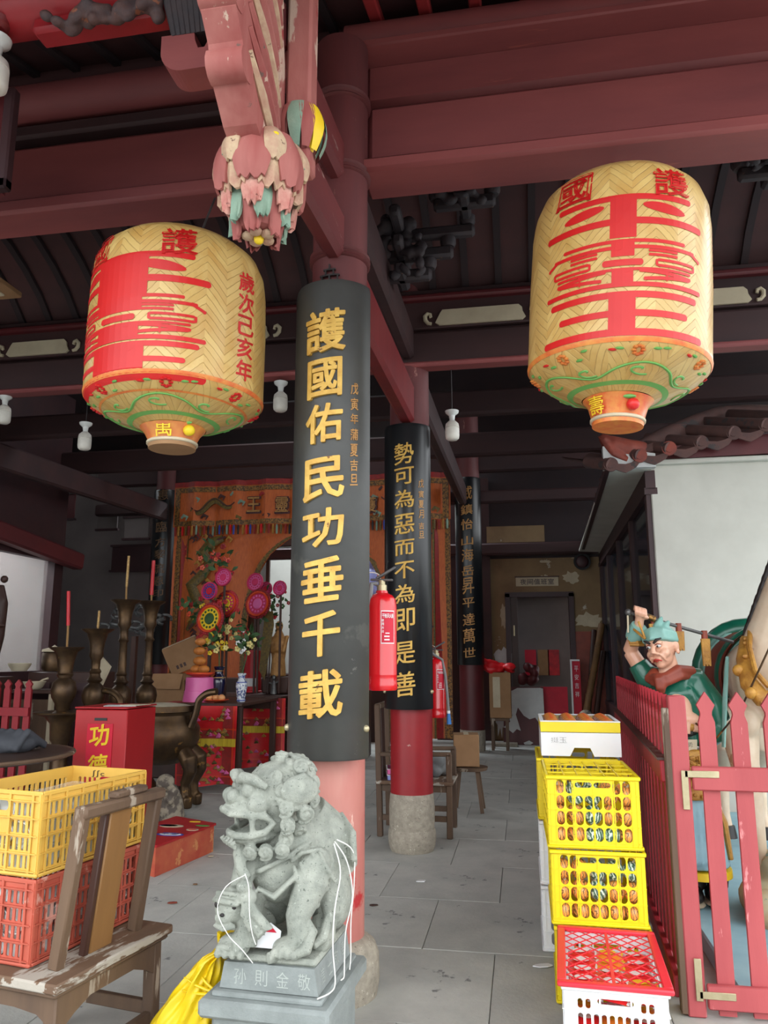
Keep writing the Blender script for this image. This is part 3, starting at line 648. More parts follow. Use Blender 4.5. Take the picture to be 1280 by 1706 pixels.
def ring(o, k, off=0.0, mats=None):
    out = [o]
    for i in range(k):
        q = o if i == 0 else inst(o, lt)
        q.rotation_euler.z = off+2*PI*i/k
    return out
def ring2(rf, zf, wf, m, k, off, nm='petal', **kw): ring(petal(rf, zf, wf, m, nm, **kw), k, off)
S_ = lambda v, a=.2, b=.62, p=.5: math.sin(PI*(a+b*v))**p
ring2(lambda v: .118+.062*math.sin(PI*min(1, .1+v*.62)), lambda v: .18-.21*v, lambda v: .46*S_(v, .22, .62), 'redold', 6, .12, ruf=.008)
ring2(lambda v: .124+.062*math.sin(PI*min(1, .1+v*.6)), lambda v: .178-.13*v, lambda v: .26*S_(v, .3, .5), 'cream', 6, .12+PI/6, 'scroll_petal', ruf=.005)
ring2(lambda v: .158+.014*v-.02*v*v, lambda v: .085-.135*v, lambda v: .40*S_(v, .3, .42), 'cream', 6, .12+PI/6, 'ruffled_petal', ruf=.012)
ring2(lambda v: .150+.012*v-.03*v*v, lambda v: .02-.13*v, lambda v: .34*S_(v, .3, .5), 'palepink', 6, .12, 'lower_petal', ruf=.010, ks=1)
ring2(lambda v: .130-.012*v, lambda v: -.02-.13*v, lambda v: .34*S_(v, .3, .5), 'verdi', 6, .42, 'lower_leaf', ruf=.010, ks=2)
ring2(lambda v: .122-.035*v, lambda v: -.05-.14*v, lambda v: .5*S_(v, .25, .55), 'redold', 5, .0, 'tip_petal', ruf=.008, ks=2)
ring2(lambda v: .176+.006*math.sin(PI*v), lambda v: .135-.055*v, lambda v: .11, 'yellowp', 3, .12+PI/6, 'gold_accent', th=.02)
ring2(lambda v: .128+.050*v, lambda v: .178-.10*v, lambda v: .20*(1-v*.85), 'verdi', 3, .12+PI/2-.18, 'green_wedge')
for i in range(5):
    a = 2*PI*i/5; MB().ball((.04*math.sin(a), -.04*math.cos(a), -.19), (.026, .026, .016), 8, 6).build('bud_petal', 'cream', lt, world=False)
MB().ball((0, 0, -.2), (.02, .02, .02), 8, 6).build('bud_centre', 'yellowp', lt, world=False)
# square hanging post with leaf collar
px_, py_ = LX+.105, LY+.16
po = root('hanging_post', 'worn square red post rising above the lotus pendant', 'post', (px_, py_, LZ+.2))
MB().bar((px_, py_, LZ+.16), (px_, py_, 4.85), .105, .105, (0, 1, 0), .012).build('shaft', 'redold', po)
for i, (mm, a) in enumerate((('redold', -.6), ('verdi', .05), ('redold', .55), ('yellowp', 1.05), ('redold', -1.3), ('verdi', 1.8), ('redold', 2.6), ('verdi', -2.2))):
    q = MB(); q.surf(lambda u, v: ((.078+.03*math.sin(PI*v))*math.sin(a+(u-.5)*.75*(1-.5*v)), -(.078+.03*math.sin(PI*v))*math.cos(a+(u-.5)*.75*(1-.5*v)), .24-.20*v), 6, 6)
    q.surf(lambda u, v: ((.062+.03*math.sin(PI*v))*math.sin(a+(.5-u)*.75*(1-.5*v)), -(.062+.03*math.sin(PI*v))*math.cos(a+(.5-u)*.75*(1-.5*v)), .24-.20*v), 6, 6)
    q.build('leaf_collar', mm, po, world=False)
# carved arm reaching forward from the lotus to the eave
prof = [(-.02, .06), (.10, .13), (.12, .30), (.10, .62), (.02, 1.0), (-.34, 1.0), (-.46, .84), (-.47, .70), (-.40, .62), (-.44, .52), (-.43, .40), (-.36, .33), (-.31, .22), (-.20, .13), (-.10, .09)]
arm = root('cantilever_bracket', 'weathered carved bracket arm reaching forward above the lotus', 'bracket', (LX-.01, LY, LZ))
MB().prism([(a, b) for a, b in prof], (LX-.012, LY, LZ), (0, 1, 0), (0, 0, 1), .125).build('arm_body', 'redold', arm, smooth=None)
for s_ in (-1, 1):
    for k in range(9):
        z = .2+.09*k; q = [(LX-.012+s_*.064, LY-.30+.03*k*.4-.02*k, LZ+z+.14), (LX-.012+s_*.072, LY-.18, LZ+z+.05), (LX-.012+s_*.068, LY-.05, LZ+z-.02), (LX-.012+s_*.062, LY+.05, LZ+z-.08)]
        MB().tube(q, [.012, .02, .018, .008], 6).build('carved_ridge', 'cream' if k % 3 == 0 else 'redold', arm)
for k, (yy, zz) in enumerate(((-.455, .77), (-.435, .46), (-.335, .27))):
    MB().tube([(LX-.078, LY+yy+.02, LZ+zz), (LX+.054, LY+yy+.02, LZ+zz)], .06, 12).build('rolled_edge', 'redold', arm)
# scroll corbel and dark leaf carving left of the arm
sx, sy, sz = P(315, 95, 2.75)
sb = root('scroll_corbel', 'red curved corbel hooking under the purlin left of the carved arm', 'corbel', (sx, sy, sz))
o = [(-.10, .06)]+[(-.10+.10*(1-math.cos(t)), -.02-.10*math.sin(t)) for t in [PI/2*i/8 for i in range(9)]]+[(.5, -.11), (.5, .02), (.12, .02), (.10, -.02), (.07, -.02), (.055, .02), (.05, .06)]
MB().prism(o, (sx, sy, sz), (1, 0, 0), (0, 0, 1), .13).build('corbel_body', 'beam', sb, smooth=None); 
lf = MB(); 
for k in range(9): lf.tube([(sx-.02+.02*k-.1, sy-.02, sz+.30), (sx-.05+.025*k, sy-.09, sz+.2), (sx-.04+.022*k, sy-.05, sz+.06)], [.02, .035, .02], 8)
lf.build('leaf_carving', dk, sb)
# hanging plaque frame at the far left
hp = root('hanging_plaque', 'dark framed plaque edge hanging at far left', 'plaque', P(2, 240, 3.2))
q0 = P(20, 322, 3.2); q1 = P(8, 160, 3.2)
MB().box((q0.x-.5, 3.2, (q0.z+q1.z)/2), (.9, .03, q1.z-q0.z)).build('panel', 'reddark', hp, smooth=None)
MB().bar((q0.x-.03, 3.17, q0.z), (q0.x-.03, 3.17, q1.z), .06, .06, (0, 1, 0), .01).build('frame_side', 'frame', hp, smooth=None); MB().bar((q0.x-.9, 3.17, q0.z+.03), (q0.x, 3.17, q0.z+.03), .06, .06, bev=.01).build('frame_bottom', 'frame', hp, smooth=None)
# ================================================================== LANTERNS
def cap(x0, y0, x1, y1, w0, w1=None, n=6):
    """rounded stroke outline, w in b-units; x in a-units are scaled by k so the ends look round"""
    w1 = w1 or w0; k = .42; d = Vector((x1-x0, (y1-y0)/k)); d.normalize() if d.length else None; t = math.atan2(d.y, d.x)
    o = [(x1+w1*k*math.cos(t-PI/2+PI*i/n), y1+w1*math.sin(t-PI/2+PI*i/n)*1.0) for i in range(n+1)]
    return o+[(x0+w0*k*math.cos(t+PI/2+PI*i/n), y0+w0*math.sin(t+PI/2+PI*i/n)) for i in range(n+1)]
def ell(x, y, a, b, t=0.0): return [(x+a*math.cos(2*PI*i/20), y+b*math.sin(2*PI*i/20)+t*a*math.cos(2*PI*i/20)) for i in range(20)]
def ping(f):
    return [cap(-.8, .86, .8, .86, .07), ell(-.48, .60, .26, .12, .25), ell(.48, .60, .26, .12, -.25), cap(-.98, .28, .98, .28, .08), [(-.15*f, .88), (-.15*f, -.12), (.15*f, -.12), (.15*f, .88)]]
def ling(f):
    S = [cap(-.72, .96, .72, .96, .04), cap(-.86, .82, .86, .82, .04), cap(-.95, .70, -.82, .82, .05), cap(.82, .82, .95, .70, .05), [(-.13*f, .98), (-.13*f, .62), (.13*f, .62), (.13*f, .98)]]
    for s_ in (-1, 1):
        S += [cap(s_*.3, .74, s_*.62, .74, .03), cap(s_*.3, .65, s_*.62, .65, .03)]
        for c in (.62,): S += [cap(s_*c-.22, .54, s_*c+.22, .54, .03), cap(s_*c-.22, .42, s_*c+.22, .42, .03), cap(s_*c-.24, .44, s_*c-.24, .52, .035), cap(s_*c+.24, .44, s_*c+.24, .52, .035)]
        S += [cap(s_*.2, .30, s_*.8, .22, .04), cap(s_*.25, .12, s_*.78, .20, .04), cap(s_*.5, .3, s_*.5, .12, .03)]
    S += [cap(-.2, .48, .2, .48, .07), cap(-.8, .33, .8, .33, .03), cap(-.96, .0, .96, .0, .05), [(-.12*f, .33), (-.12*f, 0), (.12*f, 0), (.12*f, .33)]]
    return S
def wang(f): return [cap(-.88, .95, .88, .95, .08), cap(-.74, .50, .74, .50, .08), cap(-.98, .04, .98, .04, .085), [(-.15*f, .95), (-.15*f, .04), (.15*f, .04), (.15*f, .95)]]
def lantern(lab, cx, cy, r, z, hw, ac, marks, tilt, f, wave=0):
    zd, zn, zr, zs, zt = z                       # disc, neck top, lower rim, shoulder start, top
    rt = root('bamboo_lantern', lab, 'lantern', (cx, cy, zd), group='painted bamboo lanterns')
    cone = [(.118, zd+.02), (.122, zd+.04), (.135, zd+.06), (.16, zn), (.185, zn+.012), (.30, zr-.095), (r*.93, zr-.035), (r*.985, zr-.012)]
    body = [(r, zr), (r*1.0, zr+.12), (r*1.005, zr+.35), (r*.995, zs-.1), (r*.97, zs), (r*.90, zs+(zt-zs)*.45), (r*.78, zs+(zt-zs)*.75), (r*.5, zt-.012), (0, zt)]
    prof = cone[3:]+body
    def rad(zz):
        for (r0, z0), (r1, z1) in zip(prof, prof[1:]):
            if z0 <= zz <= z1 and z1 > z0: return r0+(r1-r0)*(zz-z0)/(z1-z0)
        return prof[-1][0] if zz > zt else prof[0][0]
    def lp(a, zz, o=0.0): q = rad(zz)+.006*math.sin(3*a+wave)*(1 if zz < zs else .5)+o; return (q*math.sin(a), -q*math.cos(a), zz-zd)
    # woven skin: dense grid with UVs (u round, v up)
    NU = 96; zz = []
    for (r0, z0), (r1, z1) in zip(prof, prof[1:]):
        k = max(1, int((z1-z0)/.03)); zz += [z0+(z1-z0)*i/k for i in range(k)]
    zz.append(zt-.0005); mb = MB()
    mb.v = [lp(2*PI*i/NU, q) for q in zz for i in range(NU)]
    mb.f = [(j*NU+i, j*NU+(i+1) % NU, (j+1)*NU+(i+1) % NU, (j+1)*NU+i) for j in range(len(zz)-1) for i in range(NU)]
    mb.f.append(tuple((len(zz)-1)*NU+i for i in range(NU)))
    sk = mb.build('woven_skin', 'weave', rt, world=False); uv = sk.data.uv_layers.new(name='UVMap')
    for p in sk.data.polygons:
        for li in p.loop_indices:
            vi = sk.data.loops[li].vertex_index; i, j = vi % NU, vi//NU; u = i/NU
            if i == 0 and (p.vertices[0] % NU == NU-1 or p.vertices[3] % NU == NU-1): u = 1.0
            uv.data[li].uv = (u, (zz[j]-zd))
    MB().lathe([(0, 0), (.116, 0), (.118, .02), (.10, .03), (0, .03)], 32).build('base_disc', 'painto' if tilt else 'card', rt, world=False)
    MB().lathe([(.121, .018), (.126, .022), (.126, .032), (.121, .036)], 32).build('base_ring', 'straw', rt, world=False)
    nk = MB(); nk.lathe([(.119, .034), (.124, .05), (.137, zn-zd-.03), (.162, zn-zd-.002), (.150, zn-zd+.002)], 40); nk.build('neck', mat('neck_paint', (206, 110, 66) if not tilt else (214, 84, 44), (222, 150, 70), 16, .4, coat=.4), rt, world=False)
    def paint(name, polys, m, fn, o=.0022):
        bm = bmesh.new()
        for iq, q in enumerate(polys):
            try: bm.faces.new([bm.verts.new((a, b, iq*6e-5)) for a, b in q])
            except ValueError: pass
        bmesh.ops.triangulate(bm, faces=bm.faces[:])
        for i in range(1, 24): bmesh.ops.bisect_plane(bm, geom=bm.verts[:]+bm.edges[:]+bm.faces[:], plane_co=(-1+i/12, 0, 0), plane_no=(1, 0, 0))
        for i in range(1, 4): bmesh.ops.bisect_plane(bm, geom=bm.verts[:]+bm.edges[:]+bm.faces[:], plane_co=(0, i/4, 0), plane_no=(0, 1, 0))
        g = MB(); bm.verts.index_update(); g.v = [fn(v.co.x, v.co.y, o+v.co.z) for v in bm.verts]; g.f = [tuple(v.index for v in q.verts) for q in bm.faces]; bm.free()
        return g.build(name, m, rt, world=False, smooth=None)
    for nm, S, z0, z1 in marks: paint('painted_character', S(f), 'paint', lambda a, b, o, z0=z0, z1=z1: lp(ac+a*hw, z0+(z1-z0)*b, o))
    def ch(t, a0, zc, w_, h_, m='paint', shear=.1): char('painted_character', t, lambda a, b, c: lp(a0+a/r, zc+b, .002+c), w_, h_, m, None, bold=.016, shear=shear, cuts=6).parent = rt
    ch('護', .42, zs-.02, .17, .15); ch('國', -.66, zs-.015, .19, .15, shear=0)
    fl = [cap(-1, .5, 1, .5, .5)]
    # painted rim, flowers and vine on the sloping underside
    def band(z0, z1, m, nm='painted_band', o=.0025): 
        g = MB(); g.surf(lambda u, v: lp(2*PI*u, z0+(z1-z0)*v, o), 72, 2); return g.build(nm, m, rt, world=False)
    band(zr-.014, zr+.006, 'painto'); 
    zc = lambda k: zn+.014+(zr-.03-zn)*k
    band(zc(.02), zc(.10), 'paintg')
    if not tilt: band(zc(.55), zc(.60), 'painto')
    vine = lambda t, k: lp(t, zc(.33+.16*math.sin(4*t+k)), .0035)
    g = MB(); g.tube([vine(2*PI*i/90, .6) for i in range(91)], .008, 5, flat=.5); g.build('painted_vine', 'paintg', rt, world=False)
    for i in range(8):
        a0 = 2*PI*i/8+.2; g = MB(); g.tube([lp(a0+.09*t*math.cos(t*2.2), zc(.32+.05*t*math.sin(t*2.2)), .0035) for t in [j*.22 for j in range(12)]], .006, 5, flat=.5); g.build('painted_curl', 'paintg', rt, world=False)
    rq = random.Random(5)
    for i in range(7):
        a0 = 2*PI*i/7+(.1 if tilt else .35); g = MB()
        for j in range(8):
            t = 2*PI*j/8; c = lp(a0+.05*math.cos(t), zc(.78+.11*math.sin(t)), .002); g.ball(c, (.013, .013, .006), 6, 4)
        g.build('painted_flower', 'painto' if tilt else 'paint', rt, world=False)
        for d in (-.28, -.2, .2, .3):
            c = lp(a0+d, zc(.78+rq.uniform(-.12, .12)), .002); MB().ball(c, (.02, .009, .006), 6, 4, (0, 0, a0)).build('painted_leaf', 'paintg' if d > -.25 else 'paint', rt, world=False)
    ch2 = lambda a, b, c: ((.142+c)*math.sin(a/.14-.25), -(.142+c)*math.cos(a/.14-.25), .075+b)
    char('painted_character', '壽' if tilt else '萬', lambda a, b, c: ((.147+.25*b)*math.sin(a/.14+(-.85 if tilt else .12)), -(.147+.25*b)*math.cos(a/.14+(-.85 if tilt else .12)), .075+b), .085, .085, 'yellowp', None, bold=.004, cuts=3).parent = rt
    fr_ = MB(); a0 = .35 if tilt else 1.0
    fr_.ball(((.146)*math.sin(a0), -.146*math.cos(a0), .07), (.03, .03, .028), 10, 7); fr_.build('painted_peach', 'yellowp' if not tilt else 'paint', rt, world=False)
    MB().ball(((.148)*math.sin(a0-.12), -.148*math.cos(a0-.12), .105), (.03, .012, .01), 8, 5).build('painted_leaf', 'paintg', rt, world=False)
    # hook and cord on top
    MB().tube([(0, 0, zt-zd-.01), (0, .12, zt-zd+.05), (0, .40, 4.23-zd)], .006, 6).build('hanging_wire', 'iron', rt, world=False)
    rt.rotation_euler.y = tilt; return rt, lp, ch
zz = lambda x, y, d: P(x, y, d).z
lr, lp_, ch_ = lantern('right bamboo lantern, brightly lit, hanging above the crates and fence', .475, 3.6, .417, (2.60, 2.725, 2.87, 3.63, 3.80), .89, -.09,
    (('p', ping, zz(1035, 396, 3.19)+.02, zz(1035, 322, 3.2)), ('l', ling, zz(1035, 474, 3.18), zz(1035, 400, 3.19)), ('w', wang, zz(1035, 556, 3.18), zz(1035, 487, 3.18))), math.radians(4), 1.0)
for i, t in enumerate('歲次己亥年'): char('painted_character', t, lambda a, b, c, i=i: lp_(1.42+a/.4, 3.58-.085*i+b, .002), .07, .075, 'paint', None, bold=.02, cuts=2).parent = lr
ll, lp_, ch_ = lantern('left bamboo lantern, shaded side toward the hall, date written down its right', -1.70, 3.5, .443, (2.57, 2.675, 2.82, 3.49, 3.65), .98, -.22,
    (('p', ping, zz(285, 490, 3.08)+.02, zz(285, 418, 3.1)), ('l', ling, zz(285, 560, 3.07), zz(285, 490, 3.08)), ('w', wang, zz(285, 625, 3.07), zz(285, 568, 3.07))), 0.0, 2.3, 1.0)
for i, t in enumerate('歲次己亥年'): char('painted_character', t, lambda a, b, c, i=i: lp_(1.27+a/.43, 3.37-.115*i+b, .002), .12, .105, 'paint', None, bold=.02, shear=.15, cuts=3).parent = ll
# ================================================================== LAMPS
def bulb(lab, p, s=1.0, ztop=4.1):
    rt = root('light_bulb', lab, 'lamp', tuple(p), group='frosted bulbs in ceramic sockets')
    MB().lathe([(0, .29), (.065, .285), (.06, .265), (.03, .24), (.024, .2), (.03, .185)], 20).build('socket', 'ceram', rt, world=False)
    MB().lathe([(0, 0), (.045, .004), (.062, .02), (.066, .045), (.066, .115), (.06, .12), (.066, .124), (.06, .16), (.035, .185), (0, .19)], 24).build('bulb_glass', 'bulb', rt, world=False)
    MB().tube([(0, 0, .285), (.0, .0, max(.34, (ztop-p[2])/s))], .004, 6).build('hanger', 'ink', rt, world=False)
    rt.scale = (s,)*3; return rt
bulb('white bulb between the left lantern and the near column', P(467, 686, 6.52), 1.0, 4.08); bulb('white bulb right of the second column, under the beam', P(754, 734, 6.55), .95, 4.08)
bulb('white bulb left of the left lantern, half lit', P(140, 750, 6.55), .95, 4.08); bulb('white bulb at the left picture edge', P(5, 706, 6.52), 1.0, 4.08); bulb('large white bulb near top left corner', P(-13, 152, 2.72), .95, 4.38)
bx = root('ceiling_lamp_box', 'pale rectangular lamp box under the curved ceiling at far left', 'lamp', P(20, 478, 5.2)); q = P(10, 480, 5.2)
MB().box((q.x-.13, 5.2, q.z), (.36, .28, .05), bev=.008).build('housing', 'card', bx, smooth=None); MB().box((q.x-.16, 5.18, q.z-.028), (.22, .16, .02), bev=.005).build('diffuser', 'straw', bx, smooth=None)
# ================================================================== FIRE EXTINGUISHERS
def extinguisher(lab, x, y, z0, r, h, hose_dx):
    rt = root('fire_extinguisher', lab, 'fire extinguisher', (x, y, z0))
    MB().lathe([(0, .004), (r*.95, 0), (r*1.03, .008), (r*1.03, .07*h), (r*1.0, .075*h+.003), (r, .15*h), (r*1.005, .152*h), (r, .155*h), (r, .84*h), (r*.93, .91*h), (r*.75, .95*h), (r*.42, .975*h), (r*.38, h), (0, h)], 32).build('cylinder', 'extred', rt, world=False)
    MB().lathe([(.026, h), (.026, h+.03), (.018, h+.032), (.018, h+.055), (0, h+.055)], 14).build('valve', 'brass', rt, world=False)
    MB().bar((-.06, 0, h+.06), (.06, -.01, h+.055), .022, .012, bev=.003).build('carry_handle', 'iron', rt, world=False)
    MB().bar((-.03, 0, h+.065), (.075, 0, h+.125), .024, .014, bev=.003).build('trigger_lever', 'iron', rt, world=False)
    MB().tube([(.05*math.cos(t)-.06, .01, h+.07+.03*math.sin(t)) for t in [PI*i/8 for i in range(17)]], .003, 5).build('safety_ring', 'cord', rt, world=False)
    pts = [(-.02, -.02, h+.035), (-.05, -.03, h+.035), (hose_dx*.55, -.04, h-.03), (hose_dx*.8, -.05, h*.7), (hose_dx*.95, -.06, h*.4), (hose_dx*1.05, -.06, h*.12)]
    hs = MB(); hs.tube(pts, .013, 8); ho = hs.build('hose', 'rubber', rt, world=False)
    MB().tube([pts[-1], (hose_dx*1.06, -.06, h*.075)], .0145, 10).build('ferrule', 'whitepl', ho, world=False)
    MB().tube([(hose_dx*1.06, -.06, h*.075), (hose_dx*1.08, -.06, -.05)], [.013, .021], 12).build('nozzle', 'nozzle', ho, world=False)
    def lab_fn(u, v, o=.0012): a = .12+u*.95; return ((r+o)*math.sin(a), -(r+o)*math.cos(a), h*(.46+.33*v))
    lb = MB().surf(lab_fn, 10, 1).build('label_sheet', 'crimson', rt, world=False)
    g = MB()
    for u0, u1, v0, v1 in ((0, 1, .97, 1), (0, 1, 0, .03), (0, .03, 0, 1), (.97, 1, 0, 1), (.22, .6, .1, .14), (.22, .6, .2, .24), (.3, .6, .3, .33)):
        g.surf(lambda u, v: lab_fn(u0+(u1-u0)*u, v0+(v1-v0)*v, .002), 4, 1)
    g.build('label_border', 'whitepl', lb, world=False, smooth=None)
    for i, t in enumerate('干粉灭火器'): char('lettering', t, lambda a, b, c, i=i: lab_fn(.16+.17*i+a/.07, .84+b/(h*.33), .0025), .012, .022, 'whitepl', None, bold=.02).parent = lb
    for i, t in enumerate('使用方法'): char('lettering', t, lambda a, b, c, i=i: lab_fn(.12+a/.07, .7-.11*i+b/(h*.33), .0025), .011, .014, 'whitepl', None).parent = lb
    MB().box((-.02, r+.02, h*.72), (.06, .05, .03)).build('wall_bracket', 'iron', rt, world=False)
    return rt
extinguisher('red fire extinguisher with grey hose on the right of the near column', -.722, 4.03, 1.375, .079, .515, -.1)
e2 = extinguisher('red extinguisher peeking out right behind the second column', -.735, 6.795, 1.03, .078, .515, .10)
# ================================================================== STONE LION ON ITS PEDESTAL
PX, PY, PR = -.885, 2.985, math.radians(-3)
pd = root('stone_pedestal', 'grey stone pedestal with wide slab and carved characters under the lion', 'pedestal', (PX, PY, 0), PR)
MB().box((0, 0, .17), (.40, .44, .34), bev=.012).build('base_block', 'pedestal', pd, world=False)
sl = MB(); sl.box((0, 0, .365), (.47, .52, .06), bev=.012); sl.box((0, 0, .402), (.40, .45, .02), bev=.006); sl.build('slab', 'pedestal', pd, world=False)
BZ = .415
MB().prism([(-.18, 0), (.18, 0), (.165, .085), (-.165, .085)], (0, -.0, BZ), (1, 0, 0), (0, 0, 1), .40).build('inscribed_block', 'pedestal', pd, world=False, smooth=None)
mc = mat('pale_incised_line', (172, 178, 172), None, 9, .8); M_['incised'] = mc
for i, t in enumerate('孙則金敬'):
    char('incised_character', t, lambda a, b, c, i=i: (-.105+.078*i+a, -.2005-c, BZ+.042+b), .045, .05, 'incised', None, bold=-.006, cuts=0).parent = pd
for i, t in enumerate('信士敬奉'):
    char('incised_character', t, lambda a, b, c, i=i: (.1735-.17*b+c, -.13+.085*i+a, BZ+.042+b), .045, .05, 'incised', None, bold=-.006, cuts=0).parent = pd
LZ0 = BZ+.085
MB().box((.01, 0, LZ0+.012), (.32, .39, .025), bev=.01).build('lion_plinth', 'lion', pd, world=False)
def LP(x, y, z): return (x, y, LZ0+.02+z)
lr_ = root('stone_lion', 'grey-green carved stone lion with curly mane and open mouth', 'statue', (PX, PY, LZ0+.02), PR)
L = MB(); rl = random.Random(4)
L.ball((.04, .07, .27), (.135, .14, .20), 20, 14); L.ball((.0, -.02, .30), (.12, .10, .17), 20, 14)          # trunk, chest
L.ball((-.03, -.06, .26), (.10, .08, .12), 18, 12); L.tube([(.02, .08, .42), (.07, .13, .33), (.1, .17, .2)], [.10, .13, .12], 16)
L.ball((.13, .10, .13), (.085, .13, .12), 16, 12, (0, 0, .2)); L.ball((-.09, .12, .13), (.08, .12, .12), 16, 12)   # haunches
L.tube([(.13, .0, .06), (.15, -.06, .03), (.15, -.1, .03)], [.05, .045, .035], 12); L.tube([(-.1, .02, .06), (-.12, -.04, .03)], [.05, .04], 12)
hc = Vector((-.055, -.075, .495)); fa = math.radians(48); df = Vector((-math.sin(fa), -math.cos(fa), -.05)).normalized(); dl = Vector((math.cos(fa), -math.sin(fa), 0)); dz = Vector((0, 0, 1))
def Hd(f, l, z): return hc+df*f+dl*l+dz*z
RH = Matrix((df, dl, dz)).transposed()
def hb(f, l, z, r, nu=14, nv=10): L.ball(Hd(f, l, z), r, nu, nv, RH)
hb(-.02, 0, .03, (.125, .125, .115), 20, 14); hb(.05, 0, .045, (.09, .105, .06)); hb(.10, 0, .0, (.075, .085, .032)); hb(.135, 0, .03, (.045, .05, .028))
hb(-.01, 0, -.06, (.09, .10, .06)); hb(.06, 0, -.108, (.095, .08, .028))                                           # lower jaw
for s in (-1, 1):
    hb(.155, s*.024, .042, (.026, .024, .026)); hb(.105, s*.055, .062, (.03, .03, .03)); hb(.075, s*.085, .015, (.05, .03, .035))
    L.tube([Hd(.135, s*.012, .088), Hd(.13, s*.045, .108), Hd(.10, s*.085, .10), Hd(.06, s*.115, .072)], [.012, .02, .02, .012], 10)
    L.tube([Hd(.185, 0, .0), Hd(.17, s*.045, -.012), Hd(.12, s*.082, -.018), Hd(.06, s*.105, -.028), Hd(.03, s*.11, -.055), Hd(.06, s*.104, -.083), Hd(.11, s*.082, -.092), Hd(.145, s*.04, -.092), Hd(.155, 0, -.09)], [.014]*9, 8)
    L.tube([Hd(.105, s*.088, -.02), Hd(.10, s*.086, -.09)], [.014, .008], 8); L.tube([Hd(.10, s*.086, -.045), Hd(.098, s*.085, -.1)], [.004, .016], 8)
    L.ball(Hd(-.05, s*.155, .055), (.03, .075, .055), 12, 8, (0, 0, -fa*(1 if s > 0 else .2))); 
    L.tube([Hd(-.01, s*.135, .085), Hd(-.06, s*.165, .105), Hd(-.105, s*.16, .06), Hd(-.095, s*.15, .01)], [.012, .014, .012, .008], 8)
    L.tube([Hd(.02, s*.12, .02), Hd(-.02, s*.15, -.005), Hd(-.07, s*.155, .0)], [.014, .018, .010], 8)
for k in range(5): L.tube([Hd(.165, -.06+.03*k, -.108), Hd(.15, -.055+.0275*k, -.135)], [.012, .008], 6)
def curl(c, nrm, R, tube=.0075, turns=1.6):
    nrm = Vector(nrm).normalized(); u = nrm.orthogonal().normalized(); v = nrm.cross(u); c = Vector(c)
    L.ball(c-nrm*.004, (R*.92, R*.92, R*.55), 12, 8, Matrix((u, v, nrm)).transposed())
    pts = []
    for i in range(26):
        t = i/25; a = turns*2*PI*t; q = R*(1-.85*t); pts.append(c+u*math.cos(a)*q+v*math.sin(a)*q+nrm*(R*.25+R*.35*t))
    L.tube(pts, tube, 6); L.ball(c+nrm*R*.55, R*.2, 8, 6)
curls = []
for i in range(13):                                        # ruff round the face, under the jaw and up over the crown
    a = -2.55+i*(5.1/12); curls.append((Hd(-.005-.02*math.cos(a), .148*math.sin(a), -.02-.138*math.cos(a)), df*.75+dl*math.sin(a)*.9-dz*math.cos(a)*.5, .032))
for i in range(9):
    a = -2.4+i*(4.8/8); curls.append((Hd(-.075, .155*math.sin(a), .02-.135*math.cos(a)), df*.1+dl*math.sin(a)-dz*math.cos(a)*.8, .035))
for i in range(7):
    a = -1.8+i*.6; curls.append((Hd(-.12, .11*math.sin(a), .03+.10*math.cos(a)), -df*.6+dl*math.sin(a)+dz*math.cos(a), .036))
for f, l, z in ((.095, .055, -.148), (.05, .09, -.15), (.0, .118, -.145), (.115, .0, -.15), (.095, -.05, -.148)): curls.append((Hd(f, l, z), df*.5+dl*l*7-dz*.25, .030))
for s, f, z in ((0, -.04, .155), (-.07, -.05, .13), (.07, -.05, .13), (.03, -.09, .14), (-.03, -.09, .14)): curls.append((Hd(f, s, z), df*f*4+dl*s*6+dz, .03))
for c, n_, R in curls: curl(c, n_, R)
# chest strap, bell ribbon, left foreleg with carved shoulder, right arm on the cub ball
L.tube([(-.13, -.10, .24), (-.06, -.155, .27), (.04, -.14, .32), (.1, -.06, .36)], .010, 8)
L.tube([Hd(.10, -.03, -.14), (-.135, -.17, .33), (-.12, -.185, .28), (-.09, -.19, .25)], [.022, .024, .022, .018], 8)
L.tube([(.10, -.03, .30), (.115, -.10, .22), (.08, -.135, .12), (.09, -.145, .05), (.06, -.15, .025)], [.075, .062, .045, .042, .045], 14)
L.ball((.055, -.165, .028), (.055, .05, .035), 14, 10); 
for k in range(4): L.ball((.02+.025*k, -.205, .02), (.014, .018, .018), 8, 6)
L.ball((.115, -.085, .265), (.062, .05, .085), 16, 10, (0, .5, .4))
for k in range(5): L.tube([(.06+.022*k, -.135+.006*k, .29+.012*k), (.085+.022*k, -.147+.012*k, .245+.008*k), (.10+.024*k, -.125+.016*k, .20+.006*k)], [.006, .012, .008], 6)
L.tube([(.05, -.125, .30), (.09, -.14, .335), (.145, -.09, .34), (.175, -.03, .29), (.165, -.06, .2), (.12, -.1, .165)], .009, 6)
for k in range(3): curl((.085+.025*k, -.14+.02*k, .17-.005*k), (.2, -1, -.2), .016, .005, 1.2)
L.tube([(-.09, -.04, .30), (-.13, -.13, .26), (-.125, -.185, .21)], [.06, .045, .036], 12)
L.tube([(-.06, -.18, .22), (.0, -.165, .19), (.07, -.14, .255)], [.012, .022, .016], 8, flat=.6)
L.ball((-.155, -.175, .155), (.062, .058, .062), 18, 12); L.tube([(-.215, -.19, .175), (-.17, -.235, .185), (-.105, -.225, .175)], .011, 6); L.tube([(-.21, -.18, .195), (-.165, -.222, .208), (-.105, -.21, .2)], .009, 6)
L.ball((-.165, -.22, .125), (.035, .02, .022), 10, 7); L.tube([(-.2, -.215, .10), (-.16, -.235, .093), (-.12, -.22, .102)], .009, 6)
L.ball((-.095, -.21, .23), (.03, .03, .026), 10, 8); L.ball((-.085, -.205, .195), (.036, .034, .03), 10, 8)
